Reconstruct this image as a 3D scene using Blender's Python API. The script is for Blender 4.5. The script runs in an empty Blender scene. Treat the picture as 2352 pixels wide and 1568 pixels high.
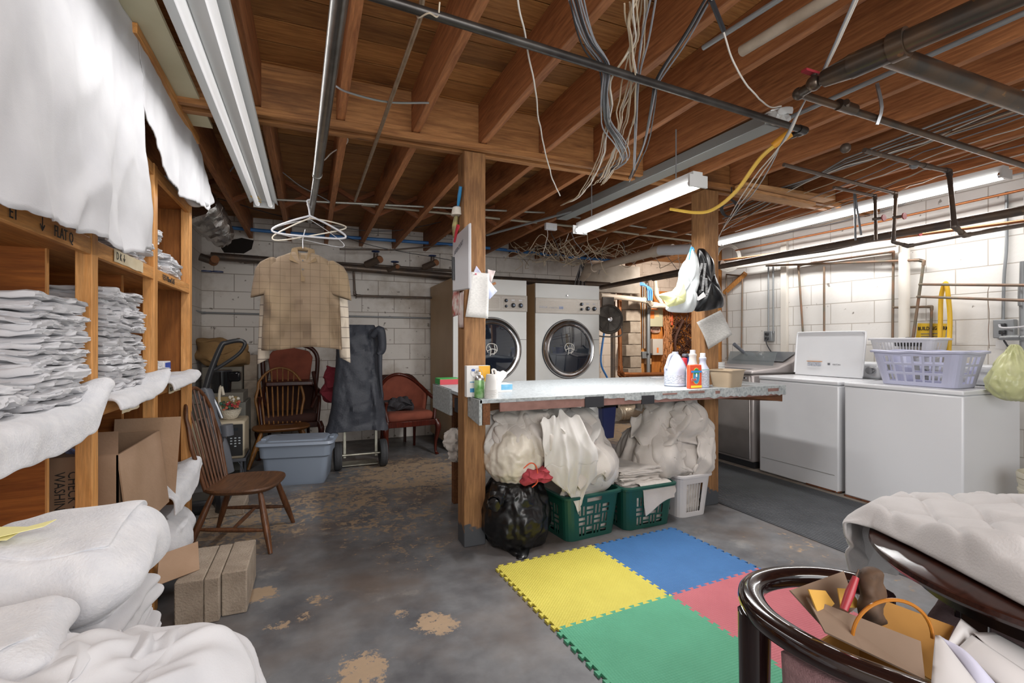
import bpy, bmesh, math, random
import numpy as np
from mathutils import Vector, Matrix, noise as mn
PI = math.pi
sc = bpy.context.scene
col = sc.collection
# ---------------------------------------------------------------- camera, world, lights, exposure
FPX, CX, CY, CAMH = 1115.0, 1176.0, 784.0, 1.25
TH = math.atan(464 / FPX); SN, CN = math.sin(TH), math.cos(TH)
cam = bpy.data.cameras.new('camera'); camo = bpy.data.objects.new('camera', cam); col.objects.link(camo)
camo.location = (0, 0, CAMH); camo.rotation_euler = (PI / 2, 0, -TH)
cam.sensor_width = 36; cam.lens = 36 * FPX / 2352; cam.clip_start = 0.02
sc.camera = camo
sc.view_settings.view_transform = 'Standard'; sc.view_settings.look = 'None'
sc.view_settings.gamma = 1; sc.view_settings.use_curve_mapping = False
sc.view_settings.exposure = 0.3
w = bpy.data.worlds.new('world'); sc.world = w; w.use_nodes = True
w.node_tree.nodes['Background'].inputs[0].default_value = (0.93, 0.97, 1.0, 1)
w.node_tree.nodes['Background'].inputs[1].default_value = 0.75
def area(name, loc, target, sx, sy, power, colr=(1, 1, 1)):
    l = bpy.data.lights.new(name, 'AREA'); l.shape = 'RECTANGLE'; l.size = sx; l.size_y = sy
    l.energy = power; l.color = colr
    o = bpy.data.objects.new(name, l); col.objects.link(o); o.location = loc
    d = Vector(target) - Vector(loc)
    o.rotation_euler = d.to_track_quat('-Z', 'Y').to_euler()
    return o
# unseen area light added behind the camera to even out the room
area('fill_light_rear', (0.9, -1.3, 2.3), (1.0, 2.6, 1.3), 2.4, 0.5, 34, (1, 0.98, 0.95))
# added fill: low soft panel behind the camera, no visible source
area('fill_light_back', (0.6, -2.1, 1.3), (0.9, 3.0, 1.75), 2.6, 2.0, 52, (1, 0.985, 0.97))
area('fill_light_side', (-0.1, 0.35, 2.38), (-0.5, 2.2, 1.2), 0.3, 1.2, 2, (1, 0.98, 0.96))  # small unseen fill added overhead to brighten the left shelving
# ---------------------------------------------------------------- helpers
def ray(px, py):
    u = (px - CX) / FPX; v = (py - CY) / FPX
    return Vector((SN + CN * u, CN - SN * u, -v))
def W(px, py, x=None, y=None, z=None, d=None):
    a = ray(px, py)
    if d is not None: k = d
    elif x is not None: k = x / a[0]
    elif y is not None: k = y / a[1]
    else: k = (z - CAMH) / a[2]
    return Vector((a[0] * k, a[1] * k, CAMH + a[2] * k))
def lin(h):
    if isinstance(h, str):
        h = h.lstrip('#'); c = [int(h[i:i + 2], 16) / 255 for i in (0, 2, 4)]
    else: c = h
    return tuple([(x / 12.92 if x <= 0.04045 else ((x + 0.055) / 1.055) ** 2.4) for x in c] + [1])
ORD = ['first','second','third','fourth','fifth','sixth','seventh','eighth','ninth','tenth','eleventh','twelfth','thirteenth','fourteenth','fifteenth','sixteenth','seventeenth','eighteenth','nineteenth','twentieth','twenty-first','twenty-second','twenty-third','twenty-fourth','twenty-fifth','twenty-sixth','twenty-seventh','twenty-eighth']
MATS = {}
def mat(name, c, rough=0.6, metal=0.0, c2=None, ns=8.0, amt=1.0, bump=0.0, bs=60.0, stretch=(1, 1, 1), coords='Object',
        alpha=1.0, emit=0.0, trans=0.0, coat=0.0, wear=None, wearns=6.0, weart=0.62, spec=0.5, sheen=0.0, sss=0.0):
    if name in MATS: return MATS[name]
    m = bpy.data.materials.new(name); m.use_nodes = True; nt = m.node_tree; N = nt.nodes; L = nt.links
    b = N['Principled BSDF']; MATS[name] = m
    b.inputs['Base Color'].default_value = lin(c); b.inputs['Roughness'].default_value = rough
    b.inputs['Metallic'].default_value = metal; b.inputs['Alpha'].default_value = alpha
    b.inputs['Transmission Weight'].default_value = trans; b.inputs['Coat Weight'].default_value = coat
    b.inputs['Specular IOR Level'].default_value = spec
    if sheen: b.inputs['Sheen Weight'].default_value = sheen
    if sss:
        b.inputs['Subsurface Weight'].default_value = sss; b.inputs['Subsurface Scale'].default_value = 0.02
    if emit:
        b.inputs['Emission Color'].default_value = lin(c); b.inputs['Emission Strength'].default_value = emit
    tc = N.new('ShaderNodeTexCoord'); mp = N.new('ShaderNodeMapping'); L.new(tc.outputs[coords], mp.inputs[0])
    mp.inputs['Scale'].default_value = stretch
    cur = None
    if c2:
        n = N.new('ShaderNodeTexNoise'); n.inputs['Scale'].default_value = ns; n.inputs['Detail'].default_value = 5
        L.new(mp.outputs[0], n.inputs['Vector'])
        r = N.new('ShaderNodeMapRange'); r.inputs['From Min'].default_value = 0.35; r.inputs['From Max'].default_value = 0.65
        L.new(n.outputs['Fac'], r.inputs['Value']); r.inputs['To Max'].default_value = amt
        x = N.new('ShaderNodeMix'); x.data_type = 'RGBA'; x.inputs[6].default_value = lin(c); x.inputs[7].default_value = lin(c2)
        L.new(r.outputs[0], x.inputs[0]); cur = x.outputs[2]
    if wear:
        n = N.new('ShaderNodeTexNoise'); n.inputs['Scale'].default_value = wearns; n.inputs['Detail'].default_value = 8; n.inputs['Roughness'].default_value = 0.65
        L.new(mp.outputs[0], n.inputs['Vector'])
        r = N.new('ShaderNodeMapRange'); r.inputs['From Min'].default_value = weart; r.inputs['From Max'].default_value = weart + 0.03
        L.new(n.outputs['Fac'], r.inputs['Value'])
        x = N.new('ShaderNodeMix'); x.data_type = 'RGBA'; x.inputs[7].default_value = lin(wear)
        if cur: L.new(cur, x.inputs[6])
        else: x.inputs[6].default_value = lin(c)
        L.new(r.outputs[0], x.inputs[0]); cur = x.outputs[2]
    if cur: L.new(cur, b.inputs['Base Color'])
    if bump:
        n = N.new('ShaderNodeTexNoise'); n.inputs['Scale'].default_value = bs; n.inputs['Detail'].default_value = 4
        L.new(mp.outputs[0], n.inputs['Vector'])
        bp = N.new('ShaderNodeBump'); bp.inputs['Strength'].default_value = bump; bp.inputs['Distance'].default_value = 0.01
        L.new(n.outputs['Fac'], bp.inputs['Height']); L.new(bp.outputs[0], b.inputs['Normal'])
    return m
def wood(name, c1, c2, axis='x', rough=0.65, knots=True, scale=1.0, rand=0.0, boards=None, dark='#3a1d0e', spec=0.4):
    """wood grain stretched along axis; boards=(axis index, width) varies tone per board"""
    if name in MATS: return MATS[name]
    m = bpy.data.materials.new(name); m.use_nodes = True; nt = m.node_tree; N = nt.nodes; L = nt.links
    b = N['Principled BSDF']; MATS[name] = m; b.inputs['Roughness'].default_value = rough; b.inputs['Specular IOR Level'].default_value = spec
    tc = N.new('ShaderNodeTexCoord'); mp = N.new('ShaderNodeMapping'); L.new(tc.outputs['Object'], mp.inputs[0])
    s = {'x': (1, 14, 14), 'y': (14, 1, 14), 'z': (14, 14, 1)}[axis]
    mp.inputs['Scale'].default_value = tuple(v * scale for v in s)
    n = N.new('ShaderNodeTexNoise'); n.inputs['Scale'].default_value = 2.6; n.inputs['Detail'].default_value = 7; n.inputs['Distortion'].default_value = 1.6
    n.inputs['Roughness'].default_value = 0.62
    L.new(mp.outputs[0], n.inputs['Vector'])
    r = N.new('ShaderNodeMapRange'); r.inputs['From Min'].default_value = 0.33; r.inputs['From Max'].default_value = 0.68
    L.new(n.outputs['Fac'], r.inputs['Value'])
    x = N.new('ShaderNodeMix'); x.data_type = 'RGBA'; x.inputs[6].default_value = lin(c1); x.inputs[7].default_value = lin(c2)
    L.new(r.outputs[0], x.inputs[0]); cur = x.outputs[2]
    # large blotches and stains
    n2 = N.new('ShaderNodeTexNoise'); n2.inputs['Scale'].default_value = 3.0 * scale; n2.inputs['Detail'].default_value = 6
    mp2 = N.new('ShaderNodeMapping'); L.new(tc.outputs['Object'], mp2.inputs[0])
    mp2.inputs['Scale'].default_value = {'x': (.6, 1.6, 1.6), 'y': (1.6, .6, 1.6), 'z': (1.6, 1.6, .6)}[axis]
    L.new(mp2.outputs[0], n2.inputs['Vector'])
    r2 = N.new('ShaderNodeMapRange'); r2.inputs['From Min'].default_value = 0.56; r2.inputs['From Max'].default_value = 0.74; r2.inputs['To Max'].default_value = 0.75
    L.new(n2.outputs['Fac'], r2.inputs['Value'])
    x2 = N.new('ShaderNodeMix'); x2.data_type = 'RGBA'; L.new(cur, x2.inputs[6]); x2.inputs[7].default_value = lin(dark)
    L.new(r2.outputs[0], x2.inputs[0]); cur = x2.outputs[2]
    if knots:
        v = N.new('ShaderNodeTexVoronoi'); v.inputs['Scale'].default_value = 2.6 * scale; L.new(mp2.outputs[0], v.inputs['Vector'])
        r3 = N.new('ShaderNodeMapRange'); r3.inputs['From Min'].default_value = 0.03; r3.inputs['From Max'].default_value = 0.085; r3.inputs['To Min'].default_value = 0.8; r3.inputs['To Max'].default_value = 0.0
        L.new(v.outputs['Distance'], r3.inputs['Value'])
        x3 = N.new('ShaderNodeMix'); x3.data_type = 'RGBA'; L.new(cur, x3.inputs[6]); x3.inputs[7].default_value = lin(dark)
        L.new(r3.outputs[0], x3.inputs[0]); cur = x3.outputs[2]
    hv = N.new('ShaderNodeHueSaturation'); L.new(cur, hv.inputs['Color'])
    if boards:
        sp = N.new('ShaderNodeSeparateXYZ'); L.new(tc.outputs['Object'], sp.inputs[0])
        dv = N.new('ShaderNodeMath'); dv.operation = 'DIVIDE'; L.new(sp.outputs[boards[0]], dv.inputs[0]); dv.inputs[1].default_value = boards[1]
        fl = N.new('ShaderNodeMath'); fl.operation = 'FLOOR'; L.new(dv.outputs[0], fl.inputs[0])
        wn = N.new('ShaderNodeTexWhiteNoise'); wn.noise_dimensions = '1D'; L.new(fl.outputs[0], wn.inputs['W'])
        mr = N.new('ShaderNodeMapRange'); mr.inputs['To Min'].default_value = 0.72; mr.inputs['To Max'].default_value = 1.25; L.new(wn.outputs['Value'], mr.inputs['Value'])
        L.new(mr.outputs[0], hv.inputs['Value'])
    elif rand:
        oi = N.new('ShaderNodeObjectInfo'); mr = N.new('ShaderNodeMapRange'); mr.inputs['To Min'].default_value = 1 - rand; mr.inputs['To Max'].default_value = 1 + rand
        L.new(oi.outputs['Random'], mr.inputs['Value']); L.new(mr.outputs[0], hv.inputs['Value'])
    nf = N.new('ShaderNodeTexNoise'); nf.inputs['Scale'].default_value = 9; nf.inputs['Detail'].default_value = 4; nf.inputs['Roughness'].default_value = .7; L.new(mp.outputs[0], nf.inputs['Vector'])
    rf = N.new('ShaderNodeMapRange'); rf.inputs['From Min'].default_value = .3; rf.inputs['From Max'].default_value = .7; rf.inputs['To Min'].default_value = .72; rf.inputs['To Max'].default_value = 1.18; L.new(nf.outputs['Fac'], rf.inputs['Value'])
    h2 = N.new('ShaderNodeHueSaturation'); L.new(hv.outputs[0], h2.inputs['Color']); L.new(rf.outputs[0], h2.inputs['Value'])
    L.new(h2.outputs[0], b.inputs['Base Color'])
    bp = N.new('ShaderNodeBump'); bp.inputs['Strength'].default_value = 0.25 if rough > .3 else .03; bp.inputs['Distance'].default_value = 0.004
    L.new(n.outputs['Fac'], bp.inputs['Height']); L.new(bp.outputs[0], b.inputs['Normal'])
    return m
def props(o, label=None, cat=None, group=None, kind=None):
    if label: o['label'] = label
    if cat: o['category'] = cat
    if group: o['group'] = group
    if kind: o['kind'] = kind
    return o
def thing(name, label, cat, loc=(0, 0, 0), rz=0.0, group=None):
    o = bpy.data.objects.new(name, None); col.objects.link(o); o.location = loc; o.rotation_euler = (0, 0, rz)
    o.empty_display_size = 0.05
    return props(o, label, cat, group)
def woff(p):
    v = Vector((0, 0, 0))
    while p is not None: v += p.location; p = p.parent
    return v
def catmull(pts, k=6):
    pts = [Vector(p) for p in pts]
    if len(pts) < 3: return pts
    P = [pts[0] * 2 - pts[1]] + pts + [pts[-1] * 2 - pts[-2]]; out = []
    for i in range(1, len(P) - 2):
        a, b, c, d = P[i - 1:i + 3]
        for j in range(k):
            t = j / k
            out.append(0.5 * ((2 * b) + (c - a) * t + (2 * a - 5 * b + 4 * c - d) * t * t + (3 * b - a - 3 * c + d) * t ** 3))
    out.append(pts[-1]); return out
class MB:
    def __init__(s): s.v = []; s.f = []
    def add(s, vs, fs, M=None):
        n = len(s.v)
        s.v += [tuple(M @ Vector(p)) if M is not None else tuple(p) for p in vs]
        s.f += [tuple(i + n for i in f) for f in fs]; return s
    def box(s, x0, x1, y0, y1, z0, z1, M=None):
        return s.add([(x0, y0, z0), (x1, y0, z0), (x1, y1, z0), (x0, y1, z0), (x0, y0, z1), (x1, y0, z1), (x1, y1, z1), (x0, y1, z1)],
                     [(0, 3, 2, 1), (4, 5, 6, 7), (0, 1, 5, 4), (1, 2, 6, 5), (2, 3, 7, 6), (3, 0, 4, 7)], M)
    def taper(s, b, t, z0, z1, M=None):  # b,t = (x0,x1,y0,y1)
        return s.add([(b[0], b[2], z0), (b[1], b[2], z0), (b[1], b[3], z0), (b[0], b[3], z0), (t[0], t[2], z1), (t[1], t[2], z1), (t[1], t[3], z1), (t[0], t[3], z1)],
                     [(0, 3, 2, 1), (4, 5, 6, 7), (0, 1, 5, 4), (1, 2, 6, 5), (2, 3, 7, 6), (3, 0, 4, 7)], M)
    def tube(s, pts, r, n=8, k=0, caps=True):
        pts = catmull(pts, k) if k else [Vector(p) for p in pts]
        m = len(pts); rs = r if hasattr(r, '__len__') else [r] * m
        if len(rs) != m: rs = [rs[min(len(rs) - 1, int(i / (m - 1) * (len(rs) - 1)))] if False else (lambda t: rs[int(t)] + (rs[min(int(t) + 1, len(rs) - 1)] - rs[int(t)]) * (t - int(t)))(i / (m - 1) * (len(rs) - 1)) for i in range(m)]
        vs = []; up = None
        for i, p in enumerate(pts):
            t = (pts[min(i + 1, m - 1)] - pts[max(i - 1, 0)])
            if t.length < 1e-9: t = Vector((0, 0, 1))
            t.normalize()
            if up is None: up = Vector((0, 0, 1)) if abs(t.z) < 0.9 else Vector((1, 0, 0))
            a = up - t * up.dot(t)
            if a.length < 1e-6: a = t.orthogonal()
            a.normalize(); up = a; b = t.cross(a)
            for j in range(n):
                q = 2 * PI * j / n
                vs.append(p + (a * math.cos(q) + b * math.sin(q)) * rs[i])
        fs = [(i * n + j, i * n + (j + 1) % n, (i + 1) * n + (j + 1) % n, (i + 1) * n + j) for i in range(m - 1) for j in range(n)]
        if caps: fs += [tuple(range(n - 1, -1, -1)), tuple(range((m - 1) * n, m * n))]
        return s.add(vs, fs)
    def cyl(s, p0, p1, r, r1=None, n=16, caps=True):
        return s.tube([p0, p1], [r, r if r1 is None else r1], n, caps=caps)
    def lathe(s, prof, c=(0, 0, 0), n=20, M=None, sx=1, sy=1):
        vs = []; fs = []; m = len(prof); c = Vector(c)
        for r, z in prof:
            for j in range(n): vs.append((c.x + r * sx * math.cos(2 * PI * j / n), c.y + r * sy * math.sin(2 * PI * j / n), c.z + z))
        for i in range(m - 1):
            for j in range(n): fs.append((i * n + j, i * n + (j + 1) % n, (i + 1) * n + (j + 1) % n, (i + 1) * n + j))
        if prof[0][0] > 1e-6: fs.append(tuple(range(n - 1, -1, -1)))
        if prof[-1][0] > 1e-6: fs.append(tuple(range((m - 1) * n, m * n)))
        return s.add(vs, fs, M)
    def loop(s, rings, closed=True, caps=True):  # rings: list of equal-length vertex lists
        n = len(rings[0]); m = len(rings); vs = [v for r in rings for v in r]
        fs = [(i * n + j, i * n + (j + 1) % n, (i + 1) * n + (j + 1) % n, (i + 1) * n + j) for i in range(m - 1) for j in range(n if closed else n - 1)]
        if caps and closed: fs += [tuple(range(n - 1, -1, -1)), tuple(range((m - 1) * n, m * n))]
        return s.add(vs, fs)
    def prism(s, poly, o, ux, uy, h):  # extrude 2-d polygon; ux,uy axes, h thickness vector
        o, ux, uy, h = Vector(o), Vector(ux), Vector(uy), Vector(h); n = len(poly)
        a = [o + ux * p[0] + uy * p[1] for p in poly]; b = [p + h for p in a]
        return s.add(a + b, [tuple(range(n - 1, -1, -1)), tuple(range(n, 2 * n))] + [(i, (i + 1) % n, n + (i + 1) % n, n + i) for i in range(n)])
    def grid(s, P):
        m, n = P.shape[:2]
        return s.add([tuple(p) for p in P.reshape(-1, 3)], [(i * n + j, i * n + j + 1, (i + 1) * n + j + 1, (i + 1) * n + j) for i in range(m - 1) for j in range(n - 1)])
    def sphere(s, c, r, n=12, sx=1, sy=1, sz=1):
        prof = [(max(r * math.sin(PI * i / (n // 2)), 1e-7) , -r * sz * math.cos(PI * i / (n // 2))) for i in range(n // 2 + 1)]
        return s.lathe(prof, c, n, None, sx, sy)
    def out(s, name, m, parent=None, label=None, cat=None, group=None, kind=None, bevel=0, sub=0, solid=0, smooth=True, loc=None, weld=False, ang=38, local=False):
        me = bpy.data.meshes.new(name)
        if parent is not None: off = Vector((0, 0, 0)) if local else woff(parent)
        elif loc is not None: off = Vector(loc)
        else:
            A = np.array(s.v); off = Vector(((A[:, 0].min() + A[:, 0].max()) / 2, (A[:, 1].min() + A[:, 1].max()) / 2, A[:, 2].min()))
        me.from_pydata([(a - off.x, b - off.y, c - off.z) for a, b, c in s.v], [], s.f)
        ms = m if isinstance(m, (list, tuple)) else [m]
        for q in ms: me.materials.append(q)
        bm = bmesh.new(); bm.from_mesh(me)
        if weld: bmesh.ops.remove_doubles(bm, verts=bm.verts, dist=1e-5)
        bmesh.ops.recalc_face_normals(bm, faces=bm.faces); bm.to_mesh(me); bm.free()
        if smooth:
            me.shade_smooth()
            if not sub: me.set_sharp_from_angle(angle=math.radians(ang))
        o = bpy.data.objects.new(name, me); col.objects.link(o)
        if parent is not None: o.parent = parent
        else: o.location = off
        if bevel:
            b = o.modifiers.new('bevel', 'BEVEL'); b.width = bevel; b.segments = 2; b.limit_method = 'ANGLE'; b.angle_limit = math.radians(40)
        if solid:
            q = o.modifiers.new('solid', 'SOLIDIFY'); q.thickness = solid; q.offset = 0
        if sub:
            q = o.modifiers.new('sub', 'SUBSURF'); q.levels = sub; q.render_levels = sub
        return props(o, label, cat, group, kind)
def text(body, origin, ux, uy, size, m, parent=None, name='lettering', depth=0.0006, bold=False, align='LEFT', shear=0.0, label=None, sx=1.0):
    cu = bpy.data.curves.new(name, 'FONT'); cu.body = body; cu.size = size; cu.extrude = depth; cu.align_x = align; cu.shear = shear; cu.resolution_u = 2
    if bold: cu.offset = size * 0.02
    t = bpy.data.objects.new(name, cu); col.objects.link(t)
    bpy.context.view_layer.update()
    me = bpy.data.meshes.new_from_object(t.evaluated_get(bpy.context.evaluated_depsgraph_get()))
    bpy.data.objects.remove(t); bpy.data.curves.remove(cu)
    ux, uy = Vector(ux).normalized(), Vector(uy).normalized(); uz = ux.cross(uy)
    M = Matrix((( ux.x * sx, uy.x, uz.x, origin[0]), (ux.y * sx, uy.y, uz.y, origin[1]), (ux.z * sx, uy.z, uz.z, origin[2]), (0, 0, 0, 1)))
    if parent is not None: M = Matrix.Translation(-woff(parent)) @ M
    me.transform(M); me.materials.clear(); me.materials.append(m)
    o = bpy.data.objects.new(name, me); col.objects.link(o)
    if parent is not None: o.parent = parent
    if label: o['label'] = label
    return o
def copy_tree(o, parent=None):
    c = o.copy(); col.objects.link(c)
    if parent is not None: c.parent = parent
    for ch in list(o.children): copy_tree(ch, c)
    return c
# ---------------------------------------------------------------- cloth relaxation
def cloth(P, col_fn=None, steps=120, iters=8, pins=None, g=9.8, dt=0.02, damp=0.96, rest=None, stretch=1.0, bend=0.25, seed=0, fric=.08):
    P = P.astype(float).copy(); R = (rest if rest is not None else P).astype(float)
    V = np.zeros_like(P)
    cons = []
    def addc(sa, sb, k):
        L = np.linalg.norm(R[sa] - R[sb], axis=-1, keepdims=True) * stretch
        cons.append((sa, sb, L, k))
    S = slice; n, m = P.shape[:2]
    for p in (0, 1):
        a = np.arange(p, n - 1, 2); addc(np.s_[a, :], np.s_[a + 1, :], 1)
        a = np.arange(p, m - 1, 2); addc(np.s_[:, a], np.s_[:, a + 1], 1)
    for p in (0, 1):
        a = np.arange(p, n - 1, 2)
        addc(np.ix_(a, np.arange(m - 1)), np.ix_(a + 1, np.arange(1, m)), .5)
        addc(np.ix_(a, np.arange(1, m)), np.ix_(a + 1, np.arange(m - 1)), .5)
    for p in (0, 1, 2, 3):
        a = np.arange(p, n - 2, 4); b = np.arange(p, m - 2, 4)
        if len(a): addc(np.s_[a, :], np.s_[a + 2, :], bend)
        if len(b): addc(np.s_[:, b], np.s_[:, b + 2], bend)
    pinpos = P[pins].copy() if pins is not None else None
    for st in range(steps):
        V[..., 2] -= g * dt; V *= damp
        Q = P + V * dt
        for it in range(iters):
            for sa, sb, L, k in cons:
                A = Q[sa]; B = Q[sb]; D = B - A; l = np.linalg.norm(D, axis=-1, keepdims=True) + 1e-9
                c = D * ((l - L) / l * 0.5 * k); Q[sa] = A + c; Q[sb] = B - c
            if pins is not None: Q[pins] = pinpos
        if col_fn is not None:
            F = Q.reshape(-1, 3); Fn, hit = col_fn(F); old = P.reshape(-1, 3)
            # friction
            Fn[hit] = Fn[hit] * 0.35 + (old[hit]) * 0.65 if False else Fn[hit]
            d = Fn - old; d[hit, :2] *= fric; Fn = old + d; Fn2, _ = col_fn(Fn); Q = Fn2.reshape(Q.shape)
        if pins is not None: Q[pins] = pinpos
        V = (Q - P) / dt; P = Q
        sp = np.linalg.norm(V, axis=-1, keepdims=True); V *= np.minimum(1, 3.0 / (sp + 1e-9))
    return P
def collider(ells=(), boxes=(), floor=None, t=0.006):
    def fn(F):
        F = F.copy(); hit = np.zeros(len(F), bool)
        for c, r in ells:
            c = np.array(c); r = np.array(r) + t
            D = (F - c) / r; l = np.linalg.norm(D, axis=1); h = l < 1
            if h.any(): F[h] = c + D[h] / np.maximum(l[h], 1e-6)[:, None] * r; hit |= h
        for lo, hi in boxes:
            lo = np.array(lo) - t; hi = np.array(hi) + t
            h = np.all((F > lo) & (F < hi), axis=1)
            if h.any():
                q = F[h]; dl = q - lo; dh = hi - q; dd = np.concatenate([dl, dh], 1); dd[:, 2] = 9
                k = dd.argmin(1); q2 = q.copy()
                for i in range(3):
                    q2[k == i, i] = lo[i]; q2[k == i + 3, i] = hi[i]
                F[h] = q2; hit |= h
        if floor is not None:
            h = F[:, 2] < floor + t; F[h, 2] = floor + t; hit |= h
        return F, hit
    return fn
def sheet_grid(cx, cy, z, lx, ly, n, m, rot=0, squeeze=1.0, amp=0.0, seed=0):
    """flat grid plus crumpled start; returns start, rest"""
    u = np.linspace(-lx / 2, lx / 2, n); v = np.linspace(-ly / 2, ly / 2, m); U, V = np.meshgrid(u, v, indexing='ij')
    R = np.stack([U, V, np.zeros_like(U)], -1); c, s_ = math.cos(rot), math.sin(rot)
    P = np.stack([cx + squeeze * (U * c - V * s_), cy + squeeze * (U * s_ + V * c), np.full_like(U, z)], -1)
    rs = np.random.RandomState(seed)
    for k in range(7):
        a = rs.uniform(0, 2 * PI); f = rs.uniform(12, 38) / max(lx, ly) * 0.7
        P[..., 2] += amp * rs.uniform(.3, 1) * np.sin(f * (U * math.cos(a) + V * math.sin(a)) + rs.uniform(0, 6))
    return P, R
def crumple(cx, cy, z, lx, ly, n, m, rot=0, amp=.03, wl=.12, seed=0, comp=.8):
    """crumpled start shape used as its own rest shape, so folds survive the fall"""
    c, s_ = math.cos(rot), math.sin(rot); a = seed * 1.7; ca, sa = math.cos(a), math.sin(a); P = np.zeros((n, m, 3)); f = 1 / wl
    for i in range(n):
        for j in range(m):
            U = (i / (n - 1) - .5) * lx; V = (j / (m - 1) - .5) * ly; p = U * ca + V * sa; q = -U * sa + V * ca
            w1 = mn.noise(Vector((p * f * .9, q * f * .35, seed * 3.1))); w2 = mn.noise(Vector((p * f * 2.1 + 5, q * f * .9, seed * 1.3))); w3 = mn.noise(Vector((q * f * .8 + 9, p * f * .4, seed * 2.3)))
            h = amp * ((1 - 2.4 * abs(w1)) + .8 * (1 - 2.4 * abs(w3)) + .45 * w2)
            dx, dy = .6 * amp * mn.noise(Vector((U * f, V * f, seed + 40))), .6 * amp * mn.noise(Vector((U * f, V * f, seed + 80)))
            e = 1 + .10 * mn.noise(Vector((U * 4, V * 4, seed)))
            P[i, j] = (cx + comp * e * (U * c - V * s_) + dx, cy + comp * e * (U * s_ + V * c) + dy, z + h)
    return P
def patch(C, ells, az, el, lx, ly, rot=0, lay=0, amp=.022, wl=.10, seed=0, n=64, ymin=None, zr=(0, 9), edge=.02, sq=1.0):
    """a crumpled cloth lying on a heap: heap = union of ellipsoids seen from centre C; az/el give where the cloth sits"""
    C = Vector(C); d0 = Vector((math.cos(el) * math.cos(az), math.cos(el) * math.sin(az), math.sin(el)))
    e1 = Vector((-math.sin(az), math.cos(az), 0)); e2 = d0.cross(e1); cr, sr = math.cos(rot), math.sin(rot)
    E = [(Vector(c), Vector(r)) for c, r in ells]
    def rad(d):
        best = []
        for c, r in E:
            o = Vector(((C.x - c.x) / r.x, (C.y - c.y) / r.y, (C.z - c.z) / r.z)); q = Vector((d.x / r.x, d.y / r.y, d.z / r.z))
            a_ = q.dot(q); b_ = o.dot(q); cc = o.dot(o) - 1; D = b_ * b_ - a_ * cc
            if D > 0:
                t = (-b_ + math.sqrt(D)) / a_
                if t > 0: best.append(t)
        if not best: return .05
        m_ = max(best); return m_ + .018 * math.log(sum(math.exp((b - m_) / .018) for b in best))
    r0 = rad(d0); P = np.zeros((n, n, 3)); f = 1 / wl; an_ = .55 * math.sin(seed * 1.9); sa, ca = math.sin(an_), math.cos(an_)
    for i in range(n):
        for j in range(n):
            u0 = (i / (n - 1) - .5); v0 = (j / (n - 1) - .5)
            u = u0 * lx * (1 + .22 * mn.noise(Vector((v0 * 3.5, seed, 1)))); v = v0 * ly * (1 + .22 * mn.noise(Vector((u0 * 3.5, seed, 5))))
            u += .3 * wl * mn.noise(Vector((u0 * 5, v0 * 5, seed + 50))); v += .3 * wl * mn.noise(Vector((u0 * 5, v0 * 5, seed + 90)))
            U, V = u * cr - v * sr, u * sr + v * cr
            d = (d0 * r0 + e1 * U + e2 * V).normalized(); r = rad(d)
            p, q = U * ca + V * sa, -U * sa + V * ca
            wx, wy = mn.noise(Vector((p * f * .5, q * f * .5, seed + 7))), mn.noise(Vector((p * f * .5, q * f * .5, seed + 17)))
            n1 = sabs(mn.noise(Vector((p * f + wx * 1.6, q * f * .22 + wy * .8, seed * 3.1)))); n2 = sabs(mn.noise(Vector((p * f * 2.1 + wy * 1.6, q * f * .6 + wx * 1.2, seed * 1.3 + 3)))); n3 = mn.noise(Vector((p * f * 3.3, q * f * 2.1, seed + 4)))
            fold = amp * (1.15 - 3.0 * min(n1, .38)) + .42 * amp * (1 - 3.0 * min(n2, .33)) + .12 * amp * n3
            e = max(abs(u0), abs(v0)) * 2; r += .006 + lay + fold - edge * max(0, e - .8) / .2 * (.5 + .5 * math.sin(seed + 5 * (u0 - v0)))
            pt = C + d * r
            if ymin is not None and pt.y < ymin: pt.y = ymin - lay * .3 - fold * .5 + .03 * (1 - math.exp((pt.y - ymin) * 8)) * 0
            pt.z = min(max(pt.z, zr[0]), zr[1] + fold * .3)
            P[i, j] = pt
    return P
def sabs(v): return math.sqrt(v * v + .0025) - .03
def fbm(p, o=3): return mn.fractal(Vector(p), 1.0, 2.0, o)
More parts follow.
